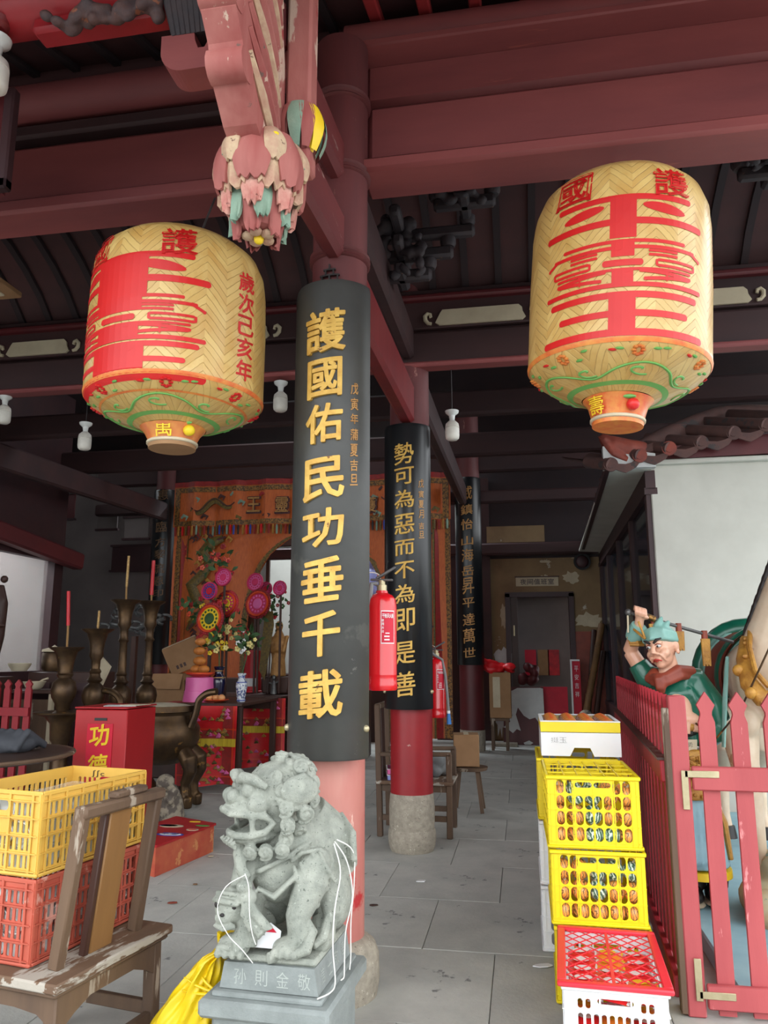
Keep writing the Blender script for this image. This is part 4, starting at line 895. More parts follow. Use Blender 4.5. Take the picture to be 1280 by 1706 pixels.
for s in (-1, 1): L.tube([(-.085, -.215, .20), (-.06+.02*s, -.235, .15), (-.02+.03*s, -.235, .105), (-.02, -.235, .085), (-.04+.01*s, -.23, .12), (-.075, -.22, .18)], [.012, .018, .018, .018, .016, .012], 8)
L.tube([(-.11, -.10, .16), (-.095, -.17, .09), (-.10, -.18, .03)], [.05, .042, .045], 12); L.ball((-.135, -.19, .03), (.06, .05, .04), 14, 10)
L.tube([(-.19, -.20, .02), (-.17, -.235, .035), (-.12, -.24, .04)], .012, 6)
for k in range(4): L.ball((-.175+.028*k, -.235, .016), (.014, .018, .016), 8, 6)
L.tube([(.0, -.21, .005), (.02, -.19, .005), (.0, .0, .005)], .02, 8)
# flowing scrolls beside the left paw, tail
L.tube([(.10, -.12, .12), (.14, -.15, .08), (.13, -.19, .035), (.09, -.205, .02), (.07, -.19, .04), (.095, -.18, .055)], [.012, .02, .022, .018, .014, .01], 8)
L.tube([(.13, .0, .15), (.17, -.05, .1), (.165, -.10, .05), (.14, -.14, .03)], [.012, .02, .02, .012], 8)
for k in range(5): L.tube([(.09+.016*k, .15, .42), (.145+.018*k, .13-.01*k, .36), (.17+.014*k, .12-.01*k, .27), (.165+.01*k, .13, .23)], [.008, .016, .014, .008], 8)
L.ball((.15, .13, .32), (.05, .05, .09), 12, 8, (0, -.3, 0))
holes = [(-.19, -.222, .168), (-.128, -.222, .165), (-.163, -.238, .140)]
remesh(L, .0042, 'carved_body', 'lion', lr_, sm=1, world=False)   # one continuous stone figure
W_ = WM[lr_]
for h, q in zip(holes, (.011, .011, .009)): MB().ball(h, (q, .006, q*(1 if q > .01 else .7)), 10, 6).build('pierced_eye', 'ink', lr_, world=False)
# white cords looped over the lion
def cord(lab, pts, r=.0032):
    pp = [Vector(p) for p in pts]; out = []
    for i in range(len(pp)-1):
        a, b, c_, d = pp[max(i-1, 0)], pp[i], pp[i+1], pp[min(i+2, len(pp)-1)]
        for k in range(5): t = k/5; out.append(.5*((2*b)+(c_-a)*t+(2*a-5*b+4*c_-d)*t*t+(3*b-a-3*c_+d)*t**3))
    out.append(pp[-1]); wp = [W_ @ p for p in out]
    o = MB().tube(wp, r, 6).build('loose_string', 'cord', None, at=tuple(wp[-1])); return tag(o, lab, 'string')
cord('thin white string hanging over the lion cub ball to the left paw', [(-.09, -.215, .27), (-.15, -.245, .235), (-.175, -.252, .16), (-.13, -.262, .09), (-.08, -.25, .04), (-.045, -.235, -.005)], .0016)
cord('short thin white string down the ribbon between the paws', [(-.09, -.22, .275), (-.062, -.25, .24), (-.05, -.265, .16), (-.04, -.262, .10), (-.03, -.25, .06)], .0016)
cord('long white cord from the lion haunch down onto the slab', [(.17, .0, .34), (.205, -.03, .25), (.2, -.08, .14), (.2, -.10, .02), (.21, -.10, -.09), (.215, -.17, -.098), (.185, -.225, -.1)], .0026)
cord('white cord tied behind the lion with a knotted end', [(.17, .01, .345), (.21, .04, .27), (.23, .05, .15), (.21, .03, .03), (.215, .0, -.07), (.222, -.03, -.1), (.22, -.06, -.1)], .0026)
cord('white cord loop hanging behind the lion tail', [(.175, .02, .35), (.225, .07, .3), (.225, .09, .18), (.215, .085, .05), (.222, .06, -.06), (.225, .035, -.1)], .0024)
# paper fan lying between the paws
pf = root('paper_charm', 'pale pink paper charm lying between the lion paws', 'paper', tuple(W_ @ Vector((-.025, -.15, .01))), PR)
MB().prism([(-.05, 0), (.05, 0), (.045, .06), (.0, .085), (-.045, .06)], (0, -.02, .012), (1, 0, 0), (0, .55, .8), .004).build('paper', 'whitepl', pf, world=False, smooth=None); MB().prism([(-.025, .055), (.03, .055), (.0, .08)], (0, -.024, .012), (1, 0, 0), (0, .55, .8), .004).build('red_corner', 'crimson', pf, world=False, smooth=None)
# ================================================================== YELLOW BAG leaning on the pedestal
bgx, bgy = -1.30, 3.10
bgo = root('yellow_bag', 'shiny yellow plastic sack with green print slumped left of the pedestal', 'bag', (bgx, bgy, 0))
def bagfn(u, v):
    a = 2*PI*u; z = .50*v; l = -1.50+.30*v**1.7+.06*v; r = -1.13-.02*v-.10*max(0, v-.8)    # left and right edges lean over toward the lion
    if v > .86: l += (v-.86)*.9
    c_ = (l+r)/2; h = (r-l)/2; fold = .007*math.sin(9*a+7*v)+.006*math.sin(17*a-11*v+2)+.008*math.sin(5*a+14*v)
    return (c_+(h+fold)*math.cos(a), bgy-.06+.13*v*0+(.15*(1-.45*v)+fold)*math.sin(a), .004+z+.014*math.sin(3*a+2)*v)
mb = MB().surf(bagfn, 80, 40); mb.f.append(tuple(40*81+i for i in range(80))); mb.f.append(tuple(range(80))[::-1]); mb.build('sack', 'bag', bgo, smooth=60)
c0 = Vector(bagfn(.83, .66))+Vector((.06, .004, .01))
for k in range(9):                                         # gathered pleats running to the tied mouth
    a = math.radians(150+16*k); d = Vector((math.cos(a), -.12, math.sin(a))); q = .09+.05*math.sin(k*2.1)**2
    MB().tube([c0, c0+d*q*.4+Vector((0, -.010, 0)), c0+d*q*.8+Vector((0, .0, 0)), c0+d*q*1.25+Vector((0, .03, 0))], [.004, .006, .005, .002], 7).build('pleat', 'bag', bgo)
MB().ball(c0, (.014, .014, .022), 10, 7).build('knot', 'stick', bgo)
t_ = Vector(bagfn(.78, .98)); MB().prism([(0, 0), (.05, .012), (.055, .05), (.02, .04)], t_+Vector((-.02, 0, -.005)), (1, 0, 0), (0, .2, 1), .006).build('green_flap', 'green', bgo, smooth=None)
for i in range(4):
    char('print', '805&'[i], lambda a, b, c, i=i: Vector(bagfn(.62+.045*i+a*.9, .17-.02*i+b*2.0))+Vector((0, -.004, 0)), .034, .05, 'green', bgo, bold=.02, cuts=0)
# ================================================================== WOODEN CHAIR WITH TWO CRATES
CH0 = (-1.832, 2.996, 0); CR = math.radians(-10.5)
ch = root('wooden_chair', 'old weathered wooden chair loaded with two crates, back toward the lion', 'chair', CH0, CR)
w_ = MB(); w_.box((.01, 0, .435), (.60, .66, .034), bev=.006); w_.build('seat', 'woodf', ch, world=False)
MB().box((.01, 0, .41), (.575, .635, .022), bev=.008).build('seat_moulding', 'wood', ch, world=False)
for s in (-1, 1):
    MB().bar((.20, s*.215, .45), (.275, s*.215, 1.005), .05, .042, (0, 1, 0), .006).build('back_post', 'wood', ch, world=False)
    for x in (.26, -.24): MB().bar((x, s*.275, 0), (x-.005, s*.27, .405), .055, .05, (0, 1, 0), .006).build('leg', 'wood', ch, world=False)
    MB().bar((-.24, s*.275, .15), (.26, s*.275, .15), .03, .05, bev=.004).build('stretcher', 'wood', ch, world=False)
    MB().prism([(-.24, .40), (.26, .40), (.26, .30), (.20, .335), (.1, .345), (-.1, .345), (-.2, .335), (-.24, .30)], (0, s*.285, 0), (1, 0, 0), (0, 0, 1), .018).build('apron', 'wood', ch, world=False, smooth=None)
for x in (.272, -.25): MB().prism([(-.26, .40), (.26, .40), (.26, .28), (.2, .315), (.12, .345), (-.12, .345), (-.2, .315), (-.26, .28)], (x, 0, 0), (0, 1, 0), (0, 0, 1), .018).build('apron', 'wood', ch, world=False, smooth=None)
MB().bar((.26, -.27, .12), (.26, .27, .12), .03, .05, bev=.004).build('stretcher', 'wood', ch, world=False)
MB().bar((.278, -.235, .985), (.278, .245, .985), .055, .045, (0, 0, 1), .01).build('top_rail', 'wood', ch, world=False); MB().bar((.275, -.06, 1.02), (.275, .13, 1.022), .05, .028, (0, 0, 1), .008).build('rail_crest', 'wood', ch, world=False)
M_['splat'] = mat('golden_splat_wood', (150, 108, 62), (116, 82, 48), 4, .55, .2, stretch=(1, 1, .12))
MB().bar((.205, .0, .45), (.268, .0, .97), .125, .022, (1, 0, 0), .005).build('back_splat', 'splat', ch, world=False)
MB().bar((.20, -.078, .45), (.262, -.078, .97), .024, .03, (1, 0, 0), .004).build('splat_edge', 'woodd', ch, world=False)
# ---- crates
def panel(mb, o, ux, uz, nrm, cells, th):
    """cells: (x0, x1, z0, z1, hole or None); hole = (hx0, hx1, hz0, hz1, roundness)"""
    o, ux, uz, nrm = Vector(o), Vector(ux), Vector(uz), Vector(nrm)*th
    for x0, x1, z0, z1, h in cells:
        if h is None:
            c = [o+ux*a+uz*b for a, b in ((x0, z0), (x1, z0), (x1, z1), (x0, z1))]
            mb.add(c+[p-nrm for p in c], [(0, 1, 2, 3), (7, 6, 5, 4)]); continue
        hx0, hx1, hz0, hz1, rd = h; r = rd*min(hx1-hx0, hz1-hz0)/2; pts = []
        for (cx, cz, a0) in ((hx1-r, hz1-r, 0), (hx0+r, hz1-r, PI/2), (hx0+r, hz0+r, PI), (hx1-r, hz0+r, 1.5*PI)):
            for k in range(4): a = a0+PI/2*k/3; pts.append((cx+r*math.cos(a), cz+r*math.sin(a)))
        outer = []
        for q, (X, Z) in enumerate(((x1, z1), (x0, z1), (x0, z0), (x1, z0))): outer += [(X, Z)]*4
        n = 16; P3 = [o+ux*a+uz*b for a, b in pts]; O3 = [o+ux*a+uz*b for a, b in outer]
        k = len(mb.v); mb.v += [tuple(p) for p in P3]+[tuple(p) for p in O3]+[tuple(p-nrm) for p in P3]+[tuple(p-nrm) for p in O3]
        for i in range(n):
            j = (i+1) % n
            if i % 4 == 3: mb.f += [(k+16+i, k+16+j, k+j, k+i), (k+32+i, k+32+j, k+48+j, k+48+i)]
            else: mb.f += [(k+16+i, k+j, k+i), (k+32+i, k+32+j, k+48+i)]
            mb.f.append((k+i, k+j, k+32+j, k+32+i))
def crate(lab, loc, rz, w, d, h, m, kind, group=None, base_mat=None, lid=None):
    rt = root('plastic_crate', lab, 'crate', loc, rz, group)
    def cells(W):
        out = []
        if kind == 'oval':
            cols = 8 if W < .5 else 11; mx = .035; cw = (W-2*mx)/cols; rz_ = [(.03, .10), (.10, .17), (.17, .24), (.24, h-.022)] 
            out += [(0, mx, .0, h, None), (W-mx, W, 0, h, None), (mx, W-mx, 0, .03, None), (mx, W-mx, h-.022, h, None)]
            a0, a1 = cols//2-2, cols//2+2
            for ri, (z0, z1) in enumerate(rz_):
                for c in range(cols):
                    x0, x1 = mx+c*cw, mx+(c+1)*cw
                    if ri == 3 and a0 <= c < a1:
                        if (c-a0) % 2 == 0: out.append((x0, x0+2*cw, z0, z1, (x0+.004, x0+2*cw-.004, z0+.032, z1-.006, 1)))
                        continue
                    out.append((x0, x1, z0, z1, (x0+cw*.09, x1-cw*.09, z0+.004, z0+.066, 1)))
        elif kind == 'white':
            cols = 10 if W < .5 else 15; mx = .045; cw = (W-2*mx)/cols
            out += [(0, mx, 0, h, None), (W-mx, W, 0, h, None), (mx, W-mx, 0, .03, None), (mx, W-mx, h-.035, h, None)]
            for ri, (z0, z1) in enumerate(((.03, .10), (.10, .17), (.17, .24), (.24, h-.035))):
                for c in range(cols):
                    x0, x1 = mx+c*cw, mx+(c+1)*cw
                    if ri == 3 and 2 <= c < cols-2:
                        if c == 2: out.append((x0, mx+(cols-2)*cw, z0, z1, (x0+.02, mx+(cols-2)*cw-.02, z0+.026, z1-.004, 1)))
                        continue
                    out.append((x0, x1, z0, z1, (x0+cw*.17, x1-cw*.17, z0+.008, z1-.008, .9)))
        else:                                               # slit crates
            n = 3 if W < .5 else 6; mx = .035; gw = (W-2*mx)/n
            out += [(0, mx, 0, h, None), (W-mx, W, 0, h, None), (mx, W-mx, 0, .022, None), (mx, W-mx, h-.035, h, None)]
            H = (h-.057)/4
            for ri in range(4):
                z0 = .022+ri*H; z1 = z0+H
                for g in range(n):
                    if n == 3 and g == 1 and ri >= 2:
                        x0 = mx+g*gw
                        if ri == 2: out.append((x0, x0+gw, z0, z0+H*1.3, None))
                        else: out.append((x0, x0+gw, z0+H*.3, z1, (x0+.012, x0+gw-.012, z0+H*.34, z1-.004, .8)))
                        continue
                    ns = 4 if (n == 3) else 3; sw_ = gw/ns
                    for c in range(ns):
                        x0 = mx+g*gw+c*sw_; out.append((x0, x0+sw_, z0, z1, (x0+sw_*.24, x0+sw_*.78, z0+.007, z1-.009, .55)))
        return out
    th = .005
    for (o, ux, nrm, W) in (((-w/2, -d/2, 0), (1, 0, 0), (0, -1, 0), w), ((w/2, -d/2, 0), (0, 1, 0), (1, 0, 0), d), ((w/2, d/2, 0), (-1, 0, 0), (0, 1, 0), w), ((-w/2, d/2, 0), (0, -1, 0), (-1, 0, 0), d)):
        mb = MB(); panel(mb, o, ux, (0, 0, 1), nrm, cells(W), th)
        u = Vector(ux); O = Vector(o); nn = Vector(nrm)
        if kind == 'oval': rib_z = (.03, .10, .17, .24); rib_x = [.012, .035, W*.27, W*.5, W*.73, W-.035, W-.012]; rd = .004
        elif kind == 'white': rib_z = (.10, .17, .24); rib_x = [.045, W*.35, W*.65, W-.045]; rd = .007
        else: H = (h-.057)/4; rib_z = [.022+i*H for i in range(5)]; k = 3 if W < .5 else 6; rib_x = [.002]+[.035+i*(W-.07)/k for i in range(k+1)]+[W-.002]; rd = .010
        for z in rib_z: mb.bar(O+u*.002+nn*rd/2+Vector((0, 0, z)), O+u*(W-.002)+nn*rd/2+Vector((0, 0, z)), rd, .004)
        for x in rib_x: mb.bar(O+u*x+nn*rd/2+Vector((0, 0, .012)), O+u*x+nn*rd/2+Vector((0, 0, h-.01)), .004, rd, (ux))
        mb.build('side_panel', m, rt, world=False, smooth=None)
    e = .014 if kind != 'slit' else .010
    rm = MB()
    for sx_ in (-1, 1):
        rm.box((sx_*(w/2+e/2-.004), 0, h-.008), (e, d-.009, .017), bev=.002); rm.box((0, sx_*(d/2+e/2-.004), h-.008), (w+2*e-.008, e, .018), bev=.004)
    rm.build('rim', m, rt, world=False); bt = MB()
    bt.box((0, 0, .006), (w-.004, d-.004, .010))
    for sx_ in (-1, 1): bt.box((sx_*(w/2+.004), 0, .010), (.014, d-.007, .0115), bev=.002); bt.box((0, sx_*(d/2+.004), .010), (w+.02, .014, .012), bev=.004)
    bt.build('base', m, rt, world=False)
    return rt
LCX, LCY = -.09, .05
lw_ = WM[ch]
def onchair(x, y, z): return tuple(lw_ @ Vector((x, y, z)))
cr1 = crate('dusty red slatted crate of white bowls on the wooden chair', onchair(LCX, LCY, .453), CR, .40, .60, .295, 'brick', 'slit')
cr2 = crate('amber yellow slatted crate of white bowls, upper crate on the chair', onchair(LCX, LCY, .753), CR, .40, .60, .30, 'amber', 'slit')
char('scrawl', 'ʃʃc', lambda a, b, c: (-.05-a*.0+a, .293-c, .272+b), .07, .03, 'ink', None, bold=0, shear=.0).parent = cr2
# bowls on edge inside (one mesh shared)
def bowl_proto():
    rt = root('white_bowl', 'white porcelain bowl stacked on edge in the dusty red crate', 'bowl', (0, 0, 0), 0, 'white bowls in the dusty red crate')
    b = MB().lathe([(.018, 0), (.02, .002), (.028, .012), (.044, .034), (.050, .052), (.048, .053), (.042, .036), (.026, .016), (0, .010)], 18); b.v = [(p[2], p[1], p[0]) for p in b.v]; b.build('bowl', 'ceram', rt, world=False); return rt
bp = bowl_proto(); first = True
ordn = ('first', 'second', 'third', 'fourth', 'fifth', 'sixth', 'seventh', 'eighth')
for base, cn in ((.453, 'dusty red crate'), (.753, 'amber crate')):
    for lay, ln in enumerate(('bottom', 'middle', 'top')):
        for side, cnt_ in (('right', 6), ('front', 4)):
            for k in range(cnt_):
                o = bp if first else clone(bp); first = False
                x, y = (.128, -.215+.098*k) if side == 'right' else (-.155+.088*k, -.238)
                o.location = onchair(LCX+x, LCY+y, base+.062+.083*lay); o.rotation_euler = (random.uniform(-.15, .15), random.uniform(-.12, .12), CR+(0 if side == 'right' else -PI/2)+random.uniform(-.12, .12))
                o['label'] = '%s white bowl, %s layer, %s side of the %s' % (ordn[k], ln, side, cn)
                o['group'] = 'white bowls in the '+cn
fo = tag(MB().box((0, 0, 0), (.30, .40, .006), bev=.002).build('plastic_sheet', 'film', None, world=False), 'crumpled clear film over the bowls in the amber crate', 'sheet'); fo.location = onchair(LCX, LCY+.05, .985); fo.rotation_euler = (.03, .02, CR)
# ================================================================== RIGHT: STACKED CRATES
RCX, RCY = .315, 4.19
ys = []
for i, (lab, dx) in enumerate((('bottom yellow crate behind the white crate, partly hidden', .012), ('middle yellow crate of orange and green bundles in the stack', .0), ('top yellow crate of orange and green bundles under the tray', -.01))):
    ys.append(crate(lab, (RCX+dx, RCY, .004+.332*i), math.radians(-1+.8*i), .415, .58, .325, 'yellow', 'oval'))
def stripe_mat(name, a, b, c, sc_):
    m = bpy.data.materials.new(name); m.use_nodes = True; n = N(m); p = m.node_tree.nodes['Principled BSDF']; tc = n.add('ShaderNodeTexCoord'); wv = n.add('ShaderNodeTexWave'); wv.inputs['Scale'].default_value = sc_; wv.inputs['Distortion'].default_value = 5; wv.inputs['Detail'].default_value = 1; wv.inputs['Detail Scale'].default_value = 2.5
    wv.wave_profile = 'SIN'; n.link(tc.outputs['Object'], wv.inputs[0]); f = wv.outputs['Fac']
    col = n.mix(n.ramp(f, .35, .5), lin(a), lin(b)); col = n.mix(n.ramp(f, .75, .9), col, lin(c)); n.link(col, p.inputs['Base Color']); p.inputs['Roughness'].default_value = .35; return m
M_['sor'] = stripe_mat('orange_netting', (236, 150, 70), (232, 176, 110), (120, 80, 40), 22); M_['sgr'] = stripe_mat('striped_leaf', (70, 98, 84), (140, 176, 150), (226, 234, 220), 20)
def bundle(nm, m, lab, grp):
    rt = root(nm, lab, 'food bundle', (0, 0, 0), 0, grp); b = MB().ball((0, 0, 0), (.043, .047, .045), 12, 8)
    b.build('wrapped_body', m, rt, world=False); MB().tube([(0, 0, .038), (.006, 0, .05), (.012, .004, .056)], [.007, .005, .002], 6).build('tied_end', 'straw', rt, world=False); return rt
po_ = bundle('orange_bundle', 'sor', 'x', 'x'); pg_ = bundle('green_bundle', 'sgr', 'x', 'x'); used = set(); rb = random.Random(12)
names = ('bottom yellow crate', 'middle yellow crate', 'top yellow crate')
colw = ('leftmost', 'second', 'third', 'fourth', 'rightmost'); layw = ('lowest', 'middle', 'upper')
for i in range(3):
    W = WM[ys[i]]
    for z in range(3):
        for k in range(5):
            g = (i == 2 and k == 2) or (i == 2 and k == 3 and z == 0) or (i == 1 and k == 2 and z > 0) or (i == 1 and z == 2 and k in (3, 4)) or (i == 2 and z == 2 and k == 1)
            for row, y in ((('front', -.238), ('second', -.135)) if (z == 2 and i == 2) else (('front', -.238),)):
                src = pg_ if g else po_; o = src if src not in used else clone(src); used.add(src)
                o.location = W @ Vector((-.157+.0785*k, y+rb.uniform(-.003, .003), .056+.088*z)); o.rotation_euler = (rb.uniform(-.3, .3), rb.uniform(-.3, .3), rb.uniform(-.4, .4))
                o['label'] = '%s %s in the %s, %s of its %s layer%s' % ('green striped leaf' if g else 'orange netted', 'bundle', names[i], colw[k], layw[z], '' if row == 'front' else ', second row'); o['group'] = ('green' if g else 'orange')+' bundles in the '+names[i]
    for q, y in (('near', -.13), ('middle', .0), ('far', .13)):
        for z in range(2):
            o = clone(po_); o.location = W @ Vector((-.155, y, .056+.088*z)); o['label'] = 'orange netted bundle in left side of the %s, %s, %s layer' % (names[i], q, layw[z]); o['group'] = 'orange bundles in the '+names[i]
tw = WM[ys[2]]; gl = MB()
for k in range(1, 6): gl.bar((-.19+.063*k, -.28, .318), (-.19+.063*k, .28, .318), .004, .006)
for k in range(1, 4): gl.bar((-.205, -.28+.14*k, .318), (.205, -.28+.14*k, .318), .004, .006)
gl.build('top_grille', 'yellow', ys[2], world=False, smooth=None)
# second stack behind: plain crates, white carton, yellow tray of pastries
sx2, sy2 = .30, 4.80
for i in range(3): crate('pale grey crate behind the yellow stack, '+('lowest', 'second from floor', 'third, under the white carton')[i], (sx2-.02, sy2, .004+.332*i), 0, .42, .54, .325, 'yellow' if i == 2 else 'whitepl', 'oval')
wb_ = root('white_carton', 'white carton with a notch handle on top of the rear stack', 'carton', (sx2+.005, sy2, 1.006))
cb = MB(); nt = [(-.215, 0), (-.06, 0), (-.035, .045), (.05, .045), (.07, 0), (.215, 0), (.215, .125), (-.215, .125)]
cb.prism(nt, (0, -.265, 0), (1, 0, 0), (0, 0, 1), .008); cb.box((0, .265, .0625), (.43, .008, .125)); cb.box((-.211, 0, .0625), (.008, .53, .125)); cb.box((.211, 0, .0625), (.008, .53, .125)); cb.box((0, 0, .11), (.42, .52, .006)); cb.build('carton_body', 'whitepl', wb_, world=False, smooth=None)
for i, t in enumerate('挺玉'): char('handwriting', t, lambda a, b, c, i=i: (-.14+.045*i+a, -.2705-c, .085+b), .04, .028, 'ink', None, bold=-.02).parent = wb_
ty = root('pastry_tray', 'yellow edged tray of round brown pastries on the white carton', 'tray', (sx2+.005, sy2, 1.133))
t_ = MB(); t_.box((0, 0, .006), (.43, .53, .010)); 
for s in (-1, 1): t_.box((s*.212, 0, .03), (.008, .53, .05)); t_.box((0, s*.262, .03), (.43, .008, .05))
t_.build('tray_body', 'yellow', ty, world=False, smooth=None); MB().box((0, 0, .058), (.435, .535, .004), bev=.001).build('film_cover', 'film', ty, world=False)
le = MB()
for s in (-1, 1): le.box((s*.208, 0, .058), (.022, .492, .0065), bev=.002); le.box((0, s*.258, .058), (.435, .022, .007), bev=.002)
le.build('clear_edge', 'whitepl', ty, world=False)
M_['pastry'] = mat('baked_pastry', (206, 130, 56), (168, 96, 40), 18, .55, .2)
pz = None
for k in range(4):
    for j in range(5):
        p = (sx2-.145+.10*k, sy2-.20+.098*j, 1.15)
        if pz is None:
            pz = root('round_pastry', 'round brown pastry, first from left in the front row of the yellow tray', 'pastry', p, 0, 'pastries in the yellow tray'); MB().ball((0, 0, .022), (.046, .046, .034), 14, 8).build('crust', 'pastry', pz, world=False); MB().ball((0, 0, .054), (.012, .012, .004), 8, 4).build('top_mark', 'orangered', pz, world=False)
        else: clone(pz, p, label='round brown pastry, %s from left in the %s row of the yellow tray' % (('first', 'second', 'third', 'fourth')[k], ('front', 'second', 'middle', 'fourth', 'back')[j]))
# white crate with red lid in front
wcx, wcy = .315, 3.545; wc = crate('white plastic crate with a red mesh lid, front of the row', (wcx, wcy, .003), math.radians(-2.5), .375, .585, .325, 'whitepl', 'white')
ld = root('crate_lid', 'bright red diamond mesh lid on the white crate', 'lid', (wcx, wcy, .329), math.radians(-2.5))
fr = MB()
for s in (-1, 1): fr.box((s*.193, 0, .008), (.034, .573, .017), bev=.003); fr.box((0, s*.304, .008), (.42, .034, .018), bev=.005)
fr.box((0, 0, .006), (.012, .6, .006)); fr.build('frame', 'redpl', ld, world=False)
ms = MB(); pitch = .072
for s in (-1, 1):
    for k in range(-18, 19):
        c = k*pitch; pts = []
        for x in (-.178, .178):
            pts.append((x, s*x*1.25+c))
        (x0, y0), (x1, y1) = pts
        def clipy(yl): t = (yl-y0)/(y1-y0); return (x0+(x1-x0)*t, yl)
        a, b = (x0, y0), (x1, y1); lo_, hi_ = -.288, .288
        if max(y0, y1) < lo_ or min(y0, y1) > hi_: continue
        if a[1] < lo_: a = clipy(lo_)
        if a[1] > hi_: a = clipy(hi_)
        if b[1] < lo_: b = clipy(lo_)
        if b[1] > hi_: b = clipy(hi_)
        if math.hypot(a[0]-b[0], a[1]-b[1]) > .01: ms.bar((a[0], a[1], .006), (b[0], b[1], .006), .0026, .004)
ms.build('mesh', 'redpl', ld, world=False, smooth=None)
def packet(lab, grp, m1, m2):
    rt = root('snack_packet', lab, 'packet', (0, 0, 0), 0, grp); b = MB()
    b.surf(lambda u, v: ((u-.5)*.11, (v-.5)*.085, .016*(math.sin(PI*u)*math.sin(PI*v))**.5), 8, 6); b.surf(lambda u, v: ((.5-u)*.11, (v-.5)*.085, -.012*(math.sin(PI*u)*math.sin(PI*v))**.5), 8, 6); b.build('wrapper', m1, rt, world=False)
    MB().surf(lambda u, v: (.0+(.032-.02*0)*math.cos(2*PI*u)*v, .025*math.sin(2*PI*u)*v, .0175), 12, 1).build('print', m2, rt, world=False); 
    for s in (-1, 1): MB().box((s*.054, 0, .002), (.008, .082, .002)).build('seal', m2, rt, world=False)
    return rt
M_['packred'] = mat('glossy_red_wrap', (224, 40, 44), (210, 30, 36), 6, .25, coat=.4); M_['packora'] = mat('glossy_orange_wrap', (240, 150, 50), (226, 110, 40), 6, .3, coat=.4)
pk = [packet('glossy red snack packet in the white crate', 'red packets in the white crate', 'packred', 'whitepl'), packet('glossy orange snack packet in the white crate', 'orange packets in the white crate', 'packora', 'yellowp')]; usedp = set(); rp = random.Random(3)
W = WM[wc]
for z in range(7):
    for ix in range(3):
        for iy in range(5 if z == 6 else 1):
            q = pk[1 if (rp.random() < .35) else 0]; o = q if q not in usedp else clone(q); usedp.add(q)
            o['label'] = 'glossy %s snack packet in the white crate, %s column, %s layer%s' % ('orange' if q is pk[1] else 'red', ('left', 'middle', 'right')[ix], ('lowest', 'second', 'third', 'fourth', 'fifth', 'sixth', 'top')[z], '' if z < 6 else ', %s row' % ('front', 'second', 'third', 'fourth', 'back')[iy]); yy = -.22+.10*iy; o.location = W @ Vector((-.11+.11*ix, yy+rp.uniform(-.008, .008), .035+.037*z+(.015 if z == 6 else 0))); o.rotation_euler = (rp.uniform(-.1, .1), rp.uniform(-.1, .1), rp.uniform(-.4, .4)); o.scale = (1.12,)*3 if z == 6 else (1,)*3
# ================================================================== RED FENCES
def picket(w, h, th=.022, tip=.075, neck=.02):
    return [(-w/2, 0), (w/2, 0), (w/2, h-tip*2.3), (w/2-neck*.55, h-tip*1.75), (w/2-neck*.5, h-tip*1.5), (w/2+.004, h-tip), (0, h), (-w/2-.004, h-tip), (-w/2+neck*.5, h-tip*1.5), (-w/2+neck*.55, h-tip*1.75), (-w/2, h-tip*2.3)]
fx, fy = .70, 3.90
ga = root('picket_gate', 'pink-red picket gate facing the camera, in front of the statues', 'fence', (fx, fy, 0))
MB().box((fx+.005, fy, .685), (.078, .06, 1.365), bev=.006).build('corner_post', 'fence', ga)
for k in range(7):
    MB().prism(picket(.072, 1.375, tip=.06), (fx+.135+.142*k, fy, .01), (1, 0, 0), (0, 0, 1), .022).build('picket', 'fence', ga, smooth=None)
for z, hh in ((1.0, .105), (.09, .10)): MB().bar((fx+.05, fy-.026, z), (fx+1.1, fy-.026, z), hh if False else .028, hh, (0, 0, 1), .006).build('rail', 'fence', ga)
for z, sg_ in ((1.0, -1), (.10, 1)):
    g = MB(); g.box((fx+.015, fy-.043, z+(-.05 if sg_ < 0 else .06)), (.03, .006, .17), bev=.002); g.box((fx+.09, fy-.043, z+(.02 if sg_ < 0 else 0)), (.15, .006, .03), bev=.002); g.build('corner_plate', 'brass', ga)
    for p in ((.015, -.09), (.15, .02), (.10, .02)): MB().lathe([(.006, 0), (.004, .003), (0, .003)], 8).build
fs = root('picket_fence', 'deep red picket fence running back along the crates', 'fence', (fx-.02, fy+.05, 0))
A = Vector((fx-.035, fy+.06, 0)); B = Vector((.852, 7.45, 0)); D = (B-A).normalized(); n_ = 21; pk0 = None
for k in range(n_+1):
    p = A.lerp(B, k/n_)
    if pk0 is None: pk0 = MB().prism(picket(.085, 1.36, tip=.06), (A.x-fs.location.x, A.y-fs.location.y, .01), D, (0, 0, 1), .024).build('picket', 'fencein', fs, world=False, smooth=None); q = pk0
    else: q = inst(pk0, fs)
    q.location = p-A
for z, hh in ((1.02, .10), (.10, .09)):
    MB().bar(A+Vector((-.026, -.03, z)), B+Vector((-.026, 0, z)), .034, hh, (0, 0, 1), .006).build('rail', 'fencein', fs)
MB().bar(A+Vector((-.03, -.03, 1.075)), B+Vector((-.03, 0, 1.075)), .05, .012).build('rail_cap', 'woodd', fs)
MB().box((fx-.045, fy-.0, .66), (.03, .05, 1.3), bev=.004).build('edge_board', 'wood', fs)
